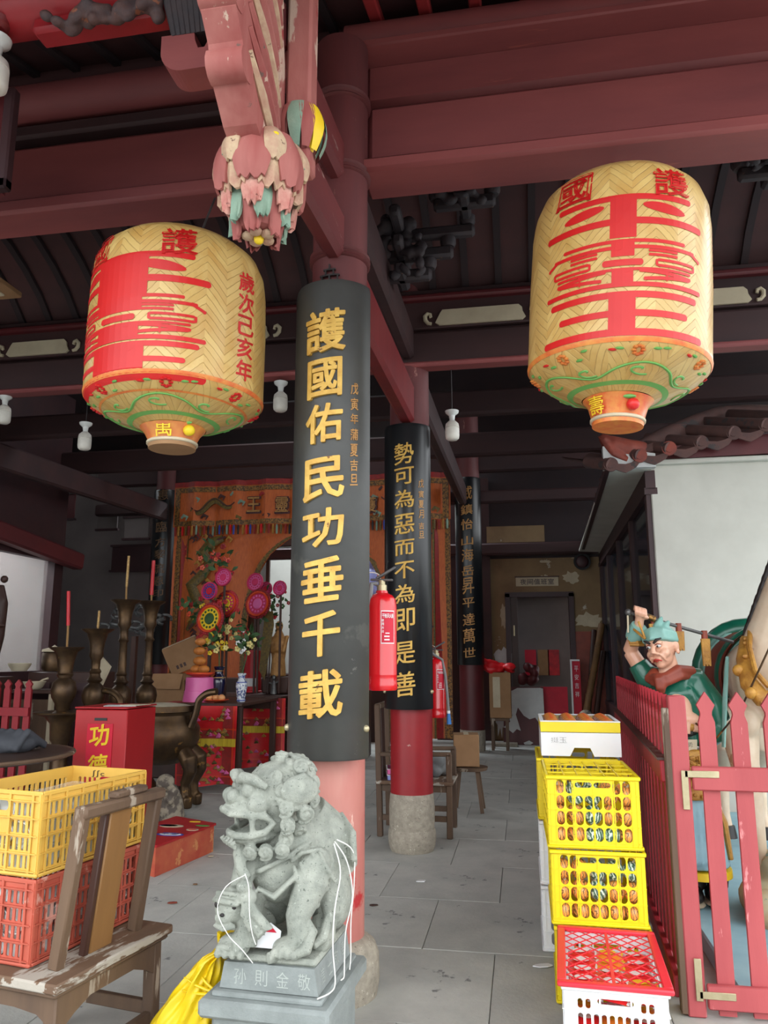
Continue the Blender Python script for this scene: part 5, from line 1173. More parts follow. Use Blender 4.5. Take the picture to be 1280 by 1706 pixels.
# ================================================================== STATUE NICHE (right)
nich = struct(MB().box((2.9, 6.05, .05), (4.0, 4.15, .10), bev=.01).build('floor', 'paleb', smooth=None))
def g(px, py, dy=0.0): return P(px, py, 5.2+dy)
gr_base = Vector((1.04, 5.25, .10))
gm = root('groom_statue', 'painted groom statue in green robe and mint turban, fist raised on a pole', 'statue', tuple(gr_base))
hc = g(1103, 1082); f_ = Vector((-.60, -.78, -.12)).normalized(); roll = math.radians(-9)
u0 = Vector((0, 0, 1)); r0 = f_.cross(u0).normalized()*-1; r0 = Vector((.79, -.61, 0)).normalized(); u_ = (u0*math.cos(roll)-r0*math.sin(-roll)); u_ = (u_-f_*u_.dot(f_)).normalized(); r_ = u_.cross(f_).normalized()
if r_.x < 0: r_ = -r_
RM = Matrix((r_, -f_, u_)).transposed()
def hp_(x, y, z): return hc+r_*x-f_*y+u_*z
B_ = MB()
def hball(c, r, nu=16, nv=11): B_.ball(hp_(*c), r, nu, nv, RM)
hball((0, .02, .03), (.086, .10, .10), 20, 14); hball((0, -.02, -.045), (.066, .07, .07)); hball((0, -.055, -.088), (.032, .03, .026)); hball((0, -.078, .048), (.06, .022, .02))
for s in (-1, 1):
    hball((s*.045, -.055, -.022), (.032, .035, .032)); hball((s*.033, -.083, .03), (.022, .012, .014))
    hball((s*.09, .025, .01), (.014, .026, .04)); hball((s*.093, .02, -.03), (.012, .015, .018)); hball((s*.02, -.105, -.018), (.014, .014, .011))
    B_.tube([hp_(s*.022, -.10, -.012), hp_(s*.045, -.088, -.045), hp_(s*.05, -.07, -.07)], [.006, .008, .006], 6)
B_.tube([hp_(0, -.085, .045), hp_(0, -.108, .01), hp_(0, -.118, -.016)], [.012, .016, .018], 10); hball((0, -.088, -.052), (.026, .014, .012)); hball((0, -.084, -.066), (.020, .012, .010))
neck = g(1112, 1122, .02); B_.tube([hp_(0, .03, -.03), hp_(.005, .03, -.10), neck, g(1118, 1150, .05)], [.055, .055, .065, .09], 14)
# trunk under the robe so the figure is one continuous body, arms, raised fist, legs
B_.tube([g(1120, 1140, .08), g(1128, 1190, .08), g(1140, 1240, .06)], [.12, .125, .12], 16)
sh = g(1078, 1128, .14); el = g(1050, 1085, .16); wr = g(1065, 1040, .03); fist = g(1067, 1023, -.0)
B_.tube([g(1105, 1135, .1), sh, el], [.075, .06, .048], 12); B_.tube([el, g(1058, 1060, .09), wr, fist], [.046, .042, .03, .028], 12)
sh2 = g(1150, 1138, .10); el2 = g(1190, 1200, .06); hd2 = g(1152, 1212, -.10)
B_.tube([g(1120, 1138, .1), sh2, el2], [.08, .065, .05], 12); B_.tube([el2, g(1170, 1212, -.02), hd2], [.048, .036, .028], 12)
for s, k in ((-1, 1158), (1, 1198)): B_.tube([g(1142+8*s, 1250, .06), g(k-6, 1370, .04), g(k, 1480, .03)], [.085, .065, .05], 12)
pole_d = (g(1215, 1070)-g(1045, 1022)).normalized()
B_.ball(fist, (.036, .032, .036), 12, 8)
for i in range(4):                                          # four knuckled fingers closed over the pole, thumb below
    c = fist+pole_d*(-.032+.021*i)+Vector((0, -.004, .004)); B_.tube([c+Vector((0, .028, .012)), c+Vector((0, .004, .034)), c+Vector((-.0, -.028, .026)), c+Vector((0, -.036, -.002)), c+Vector((0, -.022, -.02))], [.010, .0115, .011, .010, .008], 8)
B_.tube([fist+pole_d*.03+Vector((0, .0, -.02)), fist+pole_d*.045+Vector((0, -.026, -.012)), fist+pole_d*.02+Vector((0, -.042, -.016))], [.011, .0105, .008], 8)
for i in range(4): c = hd2+Vector((-.01+.0*i, -.02, -.03+.02*i)); B_.tube([c, c+Vector((-.03, -.012, .0)), c+Vector((-.045, .004, -.012))], [.010, .009, .007], 6)
B_.tube([hd2, hd2+Vector((-.02, -.03, .04))], [.012, .008], 6)
remesh(B_, .0065, 'body', 'skin', gm, sm=2)
for s in (-1, 1):
    ey = MB().ball(hp_(s*.033, -.090, .028), (.017, .008, .0105), 12, 8, RM).build('eye', 'ceram', gm); MB().ball(hp_(s*.033-.004, -.0965, .026), (.0065, .004, .007), 8, 6, RM).build('pupil', 'ink', ey)
    MB().tube([hp_(s*.012, -.104, .048), hp_(s*.035, -.101, .066), hp_(s*.062, -.082, .072)], [.007, .010, .004], 8).build('eyebrow', 'ink', gm)
    MB().tube([hp_(s*.014, -.099, .036), hp_(s*.033, -.098, .042), hp_(s*.053, -.085, .034)], .0028, 6).build('eyelid', 'rust', gm)
MB().tube([hp_(-.03, -.088, -.066), hp_(-.014, -.102, -.055), hp_(0, -.105, -.051), hp_(.014, -.102, -.055), hp_(.03, -.088, -.066)], [.003, .006, .006, .006, .003], 8).build('lips', 'lip', gm); MB().ball(hp_(0, -.1, -.064), (.014, .006, .005), 8, 6, RM).build('lower_lip', 'lip', gm)
# turban
T = MB(); T.ball(hp_(0, .028, .072), (.096, .104, .078), 20, 12, RM)
for k in range(4): T.tube([hp_(-.098, .02-.01*k, .05+.012*k), hp_(-.07, -.06, .07+.016*k), hp_(0, -.092+.01*k, .082+.018*k), hp_(.07, -.06, .07+.016*k), hp_(.098, .03, .04+.014*k), hp_(.05, .115, .04)], .016, 8)
T.tube([hp_(.0, .02, .14), hp_(.02, .03, .175), hp_(.045, .03, .20)], [.034, .022, .008], 8); T.tube([hp_(.04, .04, .135), hp_(.075, .05, .165)], [.028, .01], 8)
remesh(T, .007, 'turban', 'mint', gm, sm=2)
V_ = MB(); V_.bar(hp_(-.045, -.11, .20), hp_(-.03, -.112, .09), .02, .012, bev=.003); V_.bar(hp_(-.10, -.095, .16), hp_(-.03, -.112, .085), .02, .012, bev=.003); V_.build('gold_chevron', 'ochre', gm)
# robe, collar, sleeves
Rb = MB(); Rb.tube([g(1120, 1125, .06), g(1124, 1150, .07), g(1130, 1200, .08), g(1138, 1240, .07)], [.11, .165, .155, .14], 20)
Rb.tube([g(1128, 1138, .04), sh2+Vector((0, -.03, 0)), g(1176, 1172, .04), el2+Vector((0, -.02, -.02))], [.11, .115, .11, .10], 16); Rb.tube([el2+Vector((0, -.02, -.03)), g(1180, 1222, .0), g(1163, 1226, -.06)], [.10, .085, .07], 14)
Rb.tube([g(1105, 1138, .09), sh, g(1062, 1105, .15)], [.10, .085, .065], 12)
for k in range(5): Rb.tube([g(1150+7*k, 1145+8*k, -.07), g(1158+6*k, 1165+8*k, -.085), g(1150+6*k, 1186+6*k, -.065)], .012, 6)
remesh(Rb, .010, 'robe', 'teal', gm, sm=3)
Co = MB(); Co.tube([g(1084, 1128, -.05), g(1096, 1130, -.10), g(1110, 1128, -.11), g(1130, 1116, -.08), g(1152, 1118, .0), g(1158, 1128, .06)], [.02, .034, .03, .034, .034, .02], 10); Co.tube([g(1086, 1138, -.06), g(1100, 1140, -.115), g(1114, 1136, -.12), g(1134, 1126, -.09), g(1154, 1128, .0)], [.016, .028, .024, .028, .016], 10); Co.tube([g(1092, 1118, .02), g(1085, 1130, -.03), g(1100, 1142, -.09)], [.03, .045, .02], 8)
for k in range(3): Co.tube([g(1094+3*k, 1128, -.13), g(1097+4*k, 1146, -.125), g(1100+3*k, 1156, -.10)], [.016, .02, .01], 6)
remesh(Co, .008, 'neck_scarf', 'rust', gm, sm=2)
Ch = MB(); Ch.ball(g(1130, 1182, -.075), (.085, .05, .10), 14, 10); Ch.ball(g(1142, 1198, -.08), (.09, .05, .05), 14, 8); remesh(Ch, .008, 'bare_chest', 'skin', gm, sm=2)
MB().tube([g(1066, 1044, .02), g(1060, 1054, .05), g(1055, 1064, .08)], [.055, .062, .05], 14).build('fluted_cuff', 'mint', gm)
for k in range(4): MB().tube([g(1058+1.5*k, 1062+4*k, .085)+Vector((-.05, -.03, 0)), g(1060+1.5*k, 1062+4*k, .03), g(1068+1.5*k, 1062+4*k, .06)], .012, 6).build('gold_scale', 'ochre', gm)
for k in range(2): MB().tube([g(1112, 1210+10*k, -.04), g(1130, 1211+10*k, -.11), g(1150, 1211+10*k, -.10), g(1160, 1208+10*k, -.03)], .03 if k == 0 else .022, 10).build('belt', 'ochre' if k == 0 else 'ink', gm)
sa = MB(); sa.surf(lambda u, v: g(1116+46*u, 1232+22*v, -.10-.05*math.sin(PI*u)), 10, 3); sa.surf(lambda u, v: g(1162-46*u, 1232+22*v, -.09-.05*math.sin(PI*u)), 10, 3); sa.build('waist_sash', 'straw', gm)
for i, t in enumerate('万千勇'): char('painted_character', t, lambda a, b, c, i=i: g(1130+10*i+a*240, 1241-b*240, -.165), .034, .034, 'ink', gm, bold=-.01)
ap = MB(); ap.tube([g(1142, 1250, -.01), g(1146, 1285, -.03), g(1150, 1330, -.04)], [.13, .155, .15], 16); remesh(ap, .011, 'gold_armour_apron', 'ochre', gm, sm=2)
rr = random.Random(9); sc_ = MB()
for k in range(60): sc_.ball(g(1128+44*rr.random(), 1262+66*rr.random(), -.19+.02*rr.random()), (.016, .012, .012), 6, 4)
sc_.build('armour_scales', 'ochre', gm)
sk = MB(); sk.tube([g(1150, 1320, .0), g(1160, 1380, .0), g(1166, 1440, .0)], [.15, .165, .175], 20)
for k in range(7): sk.tube([g(1132+10*k, 1330, -.14), g(1136+11*k, 1440, -.16)], [.016, .026], 8)
remesh(sk, .012, 'pale_blue_skirt', 'paleb', gm, sm=3)
MB().tube([g(1166, 1443, .0), g(1167, 1456, .0)], [.18, .182], 24).build('yellow_hem', 'yellowp', gm)
ts_ = MB(); ts_.tube([g(1190, 1330, -.05), g(1205, 1370, -.07), g(1216, 1430, -.06)], [.03, .05, .04], 10, flat=.5); ts_.build('tassel_sash', 'ochre', gm); MB().tube([g(1136, 1338, -.17), g(1142, 1362, -.19), g(1148, 1380, -.18)], [.03, .025, .012], 8).build('rust_tie', 'rust', gm)
for k in (1160, 1196):
    bo = MB(); bo.tube([g(k, 1440, .03), g(k, 1478, .02)], [.07, .06], 12); bo.ball(g(k-4, 1490, -.05), (.06, .12, .045), 12, 8); bo.tube([g(k-6, 1490, -.14), g(k-8, 1482, -.19)], [.035, .015], 8); remesh(bo, .009, 'boot', 'ink', gm, sm=2)
    so = MB(); so.ball(g(k-4, 1502, -.05), (.066, .13, .018), 12, 6); so.build('boot_sole', 'straw', gm)
# pole with tassels (rests in the fist and on the saddle)
pl_ = root('tasselled_pole', 'long brown pole with hanging tassels, from the fist to the saddle', 'pole', tuple(g(1045, 1022)))
a, b = g(1047, 1020), g(1222, 1070, .15); MB().tube([a, b], .011, 10).build('shaft', 'iron', pl_); MB().ball(a, (.022, .022, .022), 10, 7).build('pole_knob', 'iron', pl_); MB().tube([g(1076, 1026), g(1092, 1032)], .02, 10).build('grip_collar', 'bronze', pl_)
MB().tube([a+Vector((-.004, 0, -.02)), a+Vector((-.008, 0, -.13))], .006, 6).build('end_chain', 'straw', pl_)
for x, y0, y1, w_ in ((1088, 1030, 1056, .014), (1131, 1041, 1084, .020), (1174, 1055, 1110, .021)):
    t = (x-1047)/175; p0 = a.lerp(b, t); z1 = g(x, y1).z; q = MB()
    q.tube([p0+Vector((0, 0, .022)), p0+Vector((0, 0, -.03))], [w_*.9, w_], 10); q.build('tassel_cap', 'rust', pl_)
    q = MB()
    for k in range(5): q.tube([p0+Vector((-.02+.01*k, -.012, -.03)), Vector((p0.x-.018+.009*k, p0.y-.014, z1+.01*(k % 2)))], [.010, .008], 6)
    q.build('tassel_strands', 'ochre', pl_)
# ---- horse
ho = root('horse_statue', 'cream painted horse statue with gold breast collar behind the gate', 'statue', (1.45, 5.3, .10))
hpt = lambda px, py, dy=0.0: P(px, py, 5.0+dy)
Hh = MB(); ch_ = hpt(1268, 1140, .12)
Hh.ball(ch_+Vector((.08, .12, .02)), (.22, .30, .30), 20, 14); Hh.tube([ch_+Vector((.10, .1, .02)), ch_+Vector((.15, .6, .04)), ch_+Vector((.2, 1.1, .02)), ch_+Vector((.24, 1.5, .0))], [.24, .26, .26, .24], 20)
Hh.ball(ch_+Vector((.26, 1.6, .0)), (.26, .30, .28), 18, 12)
nk = [ch_+Vector((.08, .05, .12)), ch_+Vector((.14, .0, .38)), ch_+Vector((.20, -.06, .62)), ch_+Vector((.26, -.14, .80))]; Hh.tube(nk, [.20, .155, .125, .11], 16)
hd0 = nk[-1]+Vector((.0, -.02, .04)); hd1 = hd0+Vector((.20, -.36, -.22)); Hh.tube([hd0, hd0+(hd1-hd0)*.35, hd0+(hd1-hd0)*.8, hd1], [.105, .10, .072, .062], 14); Hh.ball(hd1, (.07, .07, .06), 12, 8)
for s in (-1, 1):
    e0 = hd0+Vector((.07*s, .03, .08)); Hh.tube([e0, e0+Vector((-.03+.01*s, -.02, .07)), e0+Vector((-.06+.02*s, -.02, .16))], [.032, .036, .006], 8)
# front legs: forearm, knee, cannon, fetlock; hind legs with hocks
fl_ = lambda x, y: [Vector((x, y, 1.12)), Vector((x+.0, y-.06, .92)), Vector((x+.03, y-.05, .62)), Vector((x+.05, y-.03, .38)), Vector((x+.05, y-.05, .26))]
Hh.tube(fl_(ch_.x-.13, ch_.y+.06), [.12, .085, .06, .042, .046], 12); Hh.tube(fl_(ch_.x+.18, ch_.y+.02), [.12, .085, .06, .042, .046], 12)
for s in (-1, 1):
    x = ch_.x+.26+.14*s; y = ch_.y+1.62; Hh.tube([Vector((x, y, 1.15)), Vector((x, y-.14, .86)), Vector((x, y+.12, .58)), Vector((x, y+.08, .32)), Vector((x, y+.02, .2))], [.17, .11, .062, .042, .046], 12)
Hh.ball(Vector((ch_.x-.11, ch_.y-.02, 1.16)), (.085, .09, .10), 12, 8)
remesh(Hh, .014, 'body', 'horse', ho, sm=3)
for x, y in ((ch_.x-.08, ch_.y+.0), (ch_.x+.23, ch_.y-.04), (ch_.x+.12, ch_.y+1.63), (ch_.x+.40, ch_.y+1.63)): MB().lathe([(.066, .0), (.052, .09), (.0, .09)], 14, (x, y, .155)).build('hoof', 'ink', ho)
mn = MB()
for k in range(9): p = nk[0].lerp(nk[-1], .25+k*.09)+Vector((-.10+.005*k, .06, .06)); mn.tube([p, p+Vector((-.05, .02, -.01)), p+Vector((-.085, .03, -.07))], [.03, .03, .008], 7)
remesh(mn, .012, 'mane', 'ink', ho, sm=2)
bc = MB(); cp = [hpt(1242, 1065, .2), hpt(1240, 1100, -.06), hpt(1250, 1140, -.17), hpt(1270, 1163, -.23), hpt(1300, 1168, -.24), hpt(1330, 1150, -.12), hpt(1345, 1110, .05)]
bc.tube(cp, [.03, .045, .055, .055, .055, .045, .03], 10, flat=.9); cp2 = [p+Vector((.03, -.02, .07)) for p in cp]; bc.tube(cp2, .016, 8)
for k in range(24):
    t = k/24*5; i = int(t); p = cp[i].lerp(cp[i+1], t-i); bc.ball(p+Vector((0, -.04, random.uniform(-.03, .03))), (.02, .014, .016), 7, 5)
bc.build('breast_collar', 'ochre', ho)
for px, py, dy in ((1231, 1117, -.12), (1252, 1155, -.24)): MB().ball(hpt(px, py, dy), (.035, .03, .035), 10, 8).build('collar_knob', 'ochre', ho)
def arc(dy, R, r, m, a0, a1, nm, cx=.15, tz=1.15):           # roll lying over the back, from the left flank up across the spine
    c_ = ch_+Vector((cx, dy, .02)); pts = [c_+Vector((-R*math.sin(math.radians(a)), .10*math.sin(math.radians(a)), R*tz*math.cos(math.radians(a)))) for a in [a0+(a1-a0)*i/12 for i in range(13)]]
    MB().tube(pts, [r*.6]+[r]*11+[r*.6], 12).build(nm, m, ho)
arc(.40, .262, .062, 'teal', -40, 115, 'saddle_roll', .17, 1.12); arc(.86, .30, .075, 'teal', -40, 112, 'saddle_roll', .17, 1.15); arc(.78, .275, .03, 'mint', 20, 105, 'saddle_trim', .16); arc(.50, .262, .035, 'ink', 10, 70, 'saddle_trim', .17)
q = MB(); q.surf(lambda u, v: tuple(ch_+Vector((.15-.275*math.sin(math.radians(-30+150*u)), .38+.5*v, .02+.315*math.cos(math.radians(-30+150*u))))), 20, 3); q.surf(lambda u, v: tuple(ch_+Vector((.15-.285*math.sin(math.radians(120-150*u)), .38+.5*v, .02+.325*math.cos(math.radians(120-150*u))))), 20, 3); q.build('saddle_blanket', 'rust', ho)
MB().tube([hpt(1212, 1095, .12), hpt(1208, 1170, .05), hpt(1206, 1245, .03)], [.022, .03, .022], 8, flat=.5).build('girth_strap', 'mint', ho)
MB().tube([hpt(1305, 1030, -.25), hpt(1268, 1110, -.28), hpt(1235, 1180, -.2), hpt(1190, 1235, -.05), hpt(1160, 1205, .08)], .006, 6).build('rein', 'bronze', ho)
rk = MB(); rr = random.Random(5)
for k in range(22): rk.ball((1.45+rr.uniform(-.16, .3), 4.95+rr.uniform(-.2, .3), .12+rr.uniform(0, .20)*(1 if k < 14 else 1.4)), (rr.uniform(.08, .14), rr.uniform(.08, .13), rr.uniform(.06, .13)), 8, 6, (rr.random(), rr.random(), 0))
rk.box((1.5, 5.0, .06), (.5, .5, .07)); M_['rockp'] = mat('painted_rock', (170, 178, 150), (190, 150, 110), 5, .7, .4, wear=[((110, 140, 130), .6, 7), ((214, 196, 160), .6, 4)])
tag(remesh(rk, .014, 'painted_rock', 'rockp', None, sm=1, at=(1.5, 5.0, .1)), 'painted green and tan rock under the horse forelegs', 'rock')
# ================================================================== TILED EAVE OF THE SIDE BUILDING
rt = root('tiled_eave', 'brown tiled eave with round tile ends over the white wall', 'roof', (1.0, 8.05, 3.7))
ends = [(1018, 774), (1066, 759), (1115, 747), (1168, 737), (1222, 721), (1276, 708), (1330, 695)]
pe = [P(x, y, 8.02) for x, y in ends]; dirv = Vector((-.62, .75, .30)).normalized(); tl0 = None
for i, p in enumerate(pe):
    L_ = .35+.12*i if i < 4 else .8
    MB().tube([p, p+dirv*L_], .065, 14).build('roll_tile', 'tile', rt); MB().lathe([(.075, -.012), (.078, .0), (.07, .012), (.05, .008), (.04, .014), (0, .012)], 18).build
    c = MB(); c.tube([p+Vector((0, -.015, 0)), p+Vector((0, .02, 0))], .074, 18); c.tube([p+Vector((0, -.024, 0)), p+Vector((0, .0, 0))], .045, 14); c.build('tile_end', 'tilered' if i in (1, 2) else 'tile', rt)
for i in range(len(pe)-1):
    m_ = (pe[i]+pe[i+1])/2+Vector((0, .0, -.05)); o = [(-.155, .05), (-.145, .01), (-.11, -.035), (-.05, -.065), (0, -.085), (.05, -.065), (.11, -.035), (.145, .01), (.155, .05), (.08, .02), (0, .005), (-.08, .02)]
    MB().prism(o, m_, (1, 0, .08), (0, 0, 1), .022).build('drip_tile', 'tile', rt, smooth=None)
    q = MB(); q.surf(lambda u, v: tuple(m_+Vector((.31*(u-.5), 0, .05-.055*math.sin(PI*u)+.03*(u-.5)))+dirv*(.75*v)), 8, 1); q.surf(lambda u, v: tuple(m_+Vector((.31*(.5-u), 0, .035-.055*math.sin(PI*u)-.03*(u-.5)))+dirv*(.75*v)), 8, 1); q.build('pan_tile', 'tile', rt)
rg = MB(); rp_ = [P(1058, 752, 8.25), P(1110, 728, 8.4), P(1160, 708, 8.6), P(1200, 694, 8.8), P(1250, 690, 8.9), P(1320, 690, 9.0)]; rg.tube(rp_, [.09, .11, .12, .12, .11, .1], 14); rg.build('ridge_roll', 'tile', rt)
up = MB(); up.tube([P(1075, 752, 8.2), P(1045, 752, 8.15), P(1018, 742, 8.12), P(1000, 726, 8.1)], [.10, .13, .11, .03], 14)
for k in range(4): up.tube([P(1046-8*k, 766-7*k, 8.05), P(1022-5*k, 756-8*k, 8.03), P(1005-3*k, 742-5*k, 8.05)], [.03, .028, .008], 8)
remesh(up, .014, 'upturned_ridge_end', 'tilered', rt, sm=2)
vb = MB(); vb.bar(P(1012, 778, 8.05), P(972, 912, 14.3), .05, .08); vb.build('side_eave_board', 'frame', rt, smooth=None)
for k in range(7):
    p = P(1010, 776, 8.15).lerp(P(972, 905, 14.2), k/7.0); MB().tube([p, p+Vector((.5, 0, .18))], .06, 8).build('roll_tile', 'tile', rt)
# ================================================================== CURTAIN AND ALTAR
YC = 13.0
c = lambda px, py, y=YC: P(px, py, y)
cu = root('altar_curtain', 'orange embroidered altar curtain with arched opening and red valance', 'curtain', tuple(c(520, 797)))
xL, xR = c(293, 830).x, c(749, 830).x; zT, zV, zB = c(520, 796).z, c(520, 872).z, .22
def wavy(x, z): return YC+.035*math.sin(x*9)+.02*math.sin(x*23+z)
def sheet(x0, x1, z0, z1, m, nm, off=0, nu=60, nv=1, zfn=None):
    q = MB(); q.surf(lambda u, v: (x0+(x1-x0)*u, wavy(x0+(x1-x0)*u, 0)-off, z0+(z1-z0)*v), nu, nv); q.surf(lambda u, v: (x1+(x0-x1)*u, wavy(x1+(x0-x1)*u, 0)-off+.012, z0+(z1-z0)*v), nu, nv); return q.build(nm, m, cu)
sheet(xL-.02, xR+.02, zV, zT, 'orange', 'valance', .05); sheet(xL-.02, xR+.02, zT-.09, zT, 'embred', 'red_band', .056)
for z0, z1 in ((zT-.20, zT-.11), (zV+.01, zV+.10)): sheet(xL+.05, xR-.05, z0, z1, 'emb', 'border', .057)
for x0 in (xL, xR-.12): sheet(x0, x0+.11, zV+.01, zT-.11, 'emb', 'border', .058, 6)
# side panels with the arch cut from them
aC, aW, aZ, aH = c(528, 950).x, 1.26, 1.9, c(480, 884).z
def archx(z): t = (z-aZ)/(aH-aZ); return aW*(1 if t <= 0 else max(0., 1-t**2.2)**.5)
for sgn in (-1, 1):
    xo = xL if sgn < 0 else xR
    q = MB(); K = 26
    zs = [zB+(zV+.02-zB)*i/K for i in range(K+1)]
    for back in (0, 1):
        pts = []
        for z in zs:
            xi = aC+sgn*archx(z)
            for u in range(13):
                x = xo+(xi-xo)*u/12; pts.append((x, wavy(x, z)+.012*back, z))
        fs = [(j*13+i, j*13+i+1, (j+1)*13+i+1, (j+1)*13+i) for j in range(K) for i in range(12)]
        q.add(pts, fs)
    q.build('side_panel', 'orange', cu)
    for off, w_, m in ((0, .10, 'emb'), (-.012, .05, 'embgr')):
        b = MB(); b.surf(lambda u, v: (aC+sgn*(archx(zB+(zV-zB)*u)+w_*v+(.02 if off else 0)), wavy(aC+sgn*archx(zB+(zV-zB)*u), 0)-.02+off*.5, zB+(zV-zB)*u), 30, 1); b.build('arch_border', m, cu)
    for d0, d1, m in ((.0, .14, 'emb'), (.16, .26, 'embred'), (.27, .30, 'embgr')): sheet(min(xo-sgn*d0, xo-sgn*d1), max(xo-sgn*d0, xo-sgn*d1), zB, zV, m, 'border', .014, 6)
# tassels under the valance, one by one
tcol = ('embred', 'blue', 'embgr', 'cloth', 'verdi', 'ochre', 'ink'); tm = {}
for i in range(70):
    x = xL+.04+(xR-xL-.08)*i/69; m = tcol[(i*5+i//3) % 7]
    if m not in tm: o = tm[m] = MB().tube([(0, 0, 0), (0, 0, -.05), (0, 0, -.17)], [.012, .022, .016], 6).build('tassel', m, cu, world=False)
    else: o = inst(tm[m], cu)
    o.location = (x-cu.location.x, wavy(x, 0)-.075-cu.location.y, zV+.0-cu.location.z+random.uniform(-.01, .01))
# embroidery: dragons, clouds, title
def emb(pts, r, m, nm='embroidery', n=6): MB().tube(pts, r, n, flat=.35, up=(0, 1, 0)).build(nm, m, cu)
for sgn in (-1, 1):
    X0 = lambda px: c(px, 840).x if sgn < 0 else xL+xR-c(px, 840).x
    pts = []
    for i in range(26):
        t = i/25; pts.append((X0(322+72*t), YC-.075-.0, c(520, 843+8*math.sin(t*9)-10*t).z))
    emb(pts, [.02+.045*math.sin(PI*min(1, .12+i/28)) for i in range(26)], 'embgr', 'dragon')
    emb([(p[0], p[1]-.02, p[2]+.03) for p in pts], .012, 'embdk', 'dragon_spine')
    for px, py in ((330, 828), (345, 858), (372, 826), (392, 822), (405, 836), (312, 858), (400, 862), (440, 824), (447, 858)):
        x = X0(px); z = c(520, py).z; emb([(x-.07, YC-.075, z), (x-.02, YC-.08, z+.05), (x+.05, YC-.075, z+.02), (x+.02, YC-.08, z-.04)], [.02, .035, .03, .01], random.choice(('embgr', 'embred', 'embdk', 'verdi')))
    D2 = lambda px: c(px, 950).x if sgn < 0 else xL+xR-c(px, 950).x
    pts = [(D2(px), YC-.06, c(350, py).z) for px, py in ((372, 898), (352, 905), (338, 922), (352, 938), (340, 958), (322, 975), (332, 1000), (345, 1015), (330, 1032), (318, 1050))]
    emb(pts, [.06, .10, .11, .10, .10, .11, .10, .09, .08, .03], 'embgr', 'dragon', 8); emb([(p[0]+.05, p[1]-.02, p[2]+.02) for p in pts], .022, 'embdk', 'dragon_spine')
    r5 = random.Random(8)
    for k in range(26):
        px = 312+r5.random()*70; py = 890+r5.random()*170; x = D2(px); z = c(350, py).z
        if abs(x-aC) > archx(z)+.14: emb([(x-.05, YC-.06, z), (x, YC-.065, z+.05), (x+.06, YC-.06, z+.0), (x+.02, YC-.065, z-.05)], [.012, .03, .025, .01], r5.choice(('embgr', 'embdk', 'embred', 'ochre')))
for px, t in ((425, '王'), (472, '靈'), (520, '平'), (568, '國'), (617, '護')):
    char('character_outline', t, lambda a, b, d, px=px: (c(px, 842).x+a+.01, YC-.083-d, c(px, 842).z+b-.01), .29, .32, 'embdk', cu, bold=.045)
    char('embroidered_character', t, lambda a, b, d, px=px: (c(px, 842).x+a, YC-.085-d, c(px, 842).z+b), .24, .27, 'gold2', cu, bold=.01, ext=.02, lift=.3)
# shrine interior behind the arch
sh_ = root('shrine_cabinet', 'dark wooden shrine behind the arched curtain', 'shrine', (c(430, 1000, 15.2).x, 15.2, 0))
for px0, px1 in ((398, 434), (560, 650)):
    x0, x1 = c(px0, 950, 15).x, c(px1, 950, 15).x; MB().box(((x0+x1)/2, 15.2, 1.9), (x1-x0, .4, 3.8)).build('side_wing', 'woodd', sh_, smooth=None)
x0, x1 = c(380, 950, 15).x, c(660, 950, 15).x; MB().box(((x0+x1)/2, 15.35, .6), (x1-x0, .7, 1.2), bev=.02).build('altar_base', 'woodd', sh_); MB().box(((x0+x1)/2, 15.2, 3.9), (x1-x0, .4, .3), bev=.02).build('lintel', 'woodd', sh_)
for px in (424, 447): x = c(px, 950, 14.9).x; MB().box((x, 14.9, 1.9), (.07, .07, 3.7)).build('post', 'woodd', sh_)
bs = root('blue_statue', 'dim blue-white seated figure glimpsed through the right of the arch', 'statue', tuple(c(622, 990, 14.6)))
q = MB(); p0 = c(622, 990, 14.6); q.tube([p0+Vector((0, 0, -.6)), p0, p0+Vector((0, 0, .45))], [.35, .3, .14], 14); q.ball(p0+Vector((0, 0, .6)), (.13, .13, .17), 12, 8); remesh(q, .03, 'robed_figure', 'lav', bs, sm=2)
MB().box((p0.x, 14.6, p0.z/2-.3), (.7, .5, p0.z-.6)).build('seat', 'woodd', bs, smooth=None)
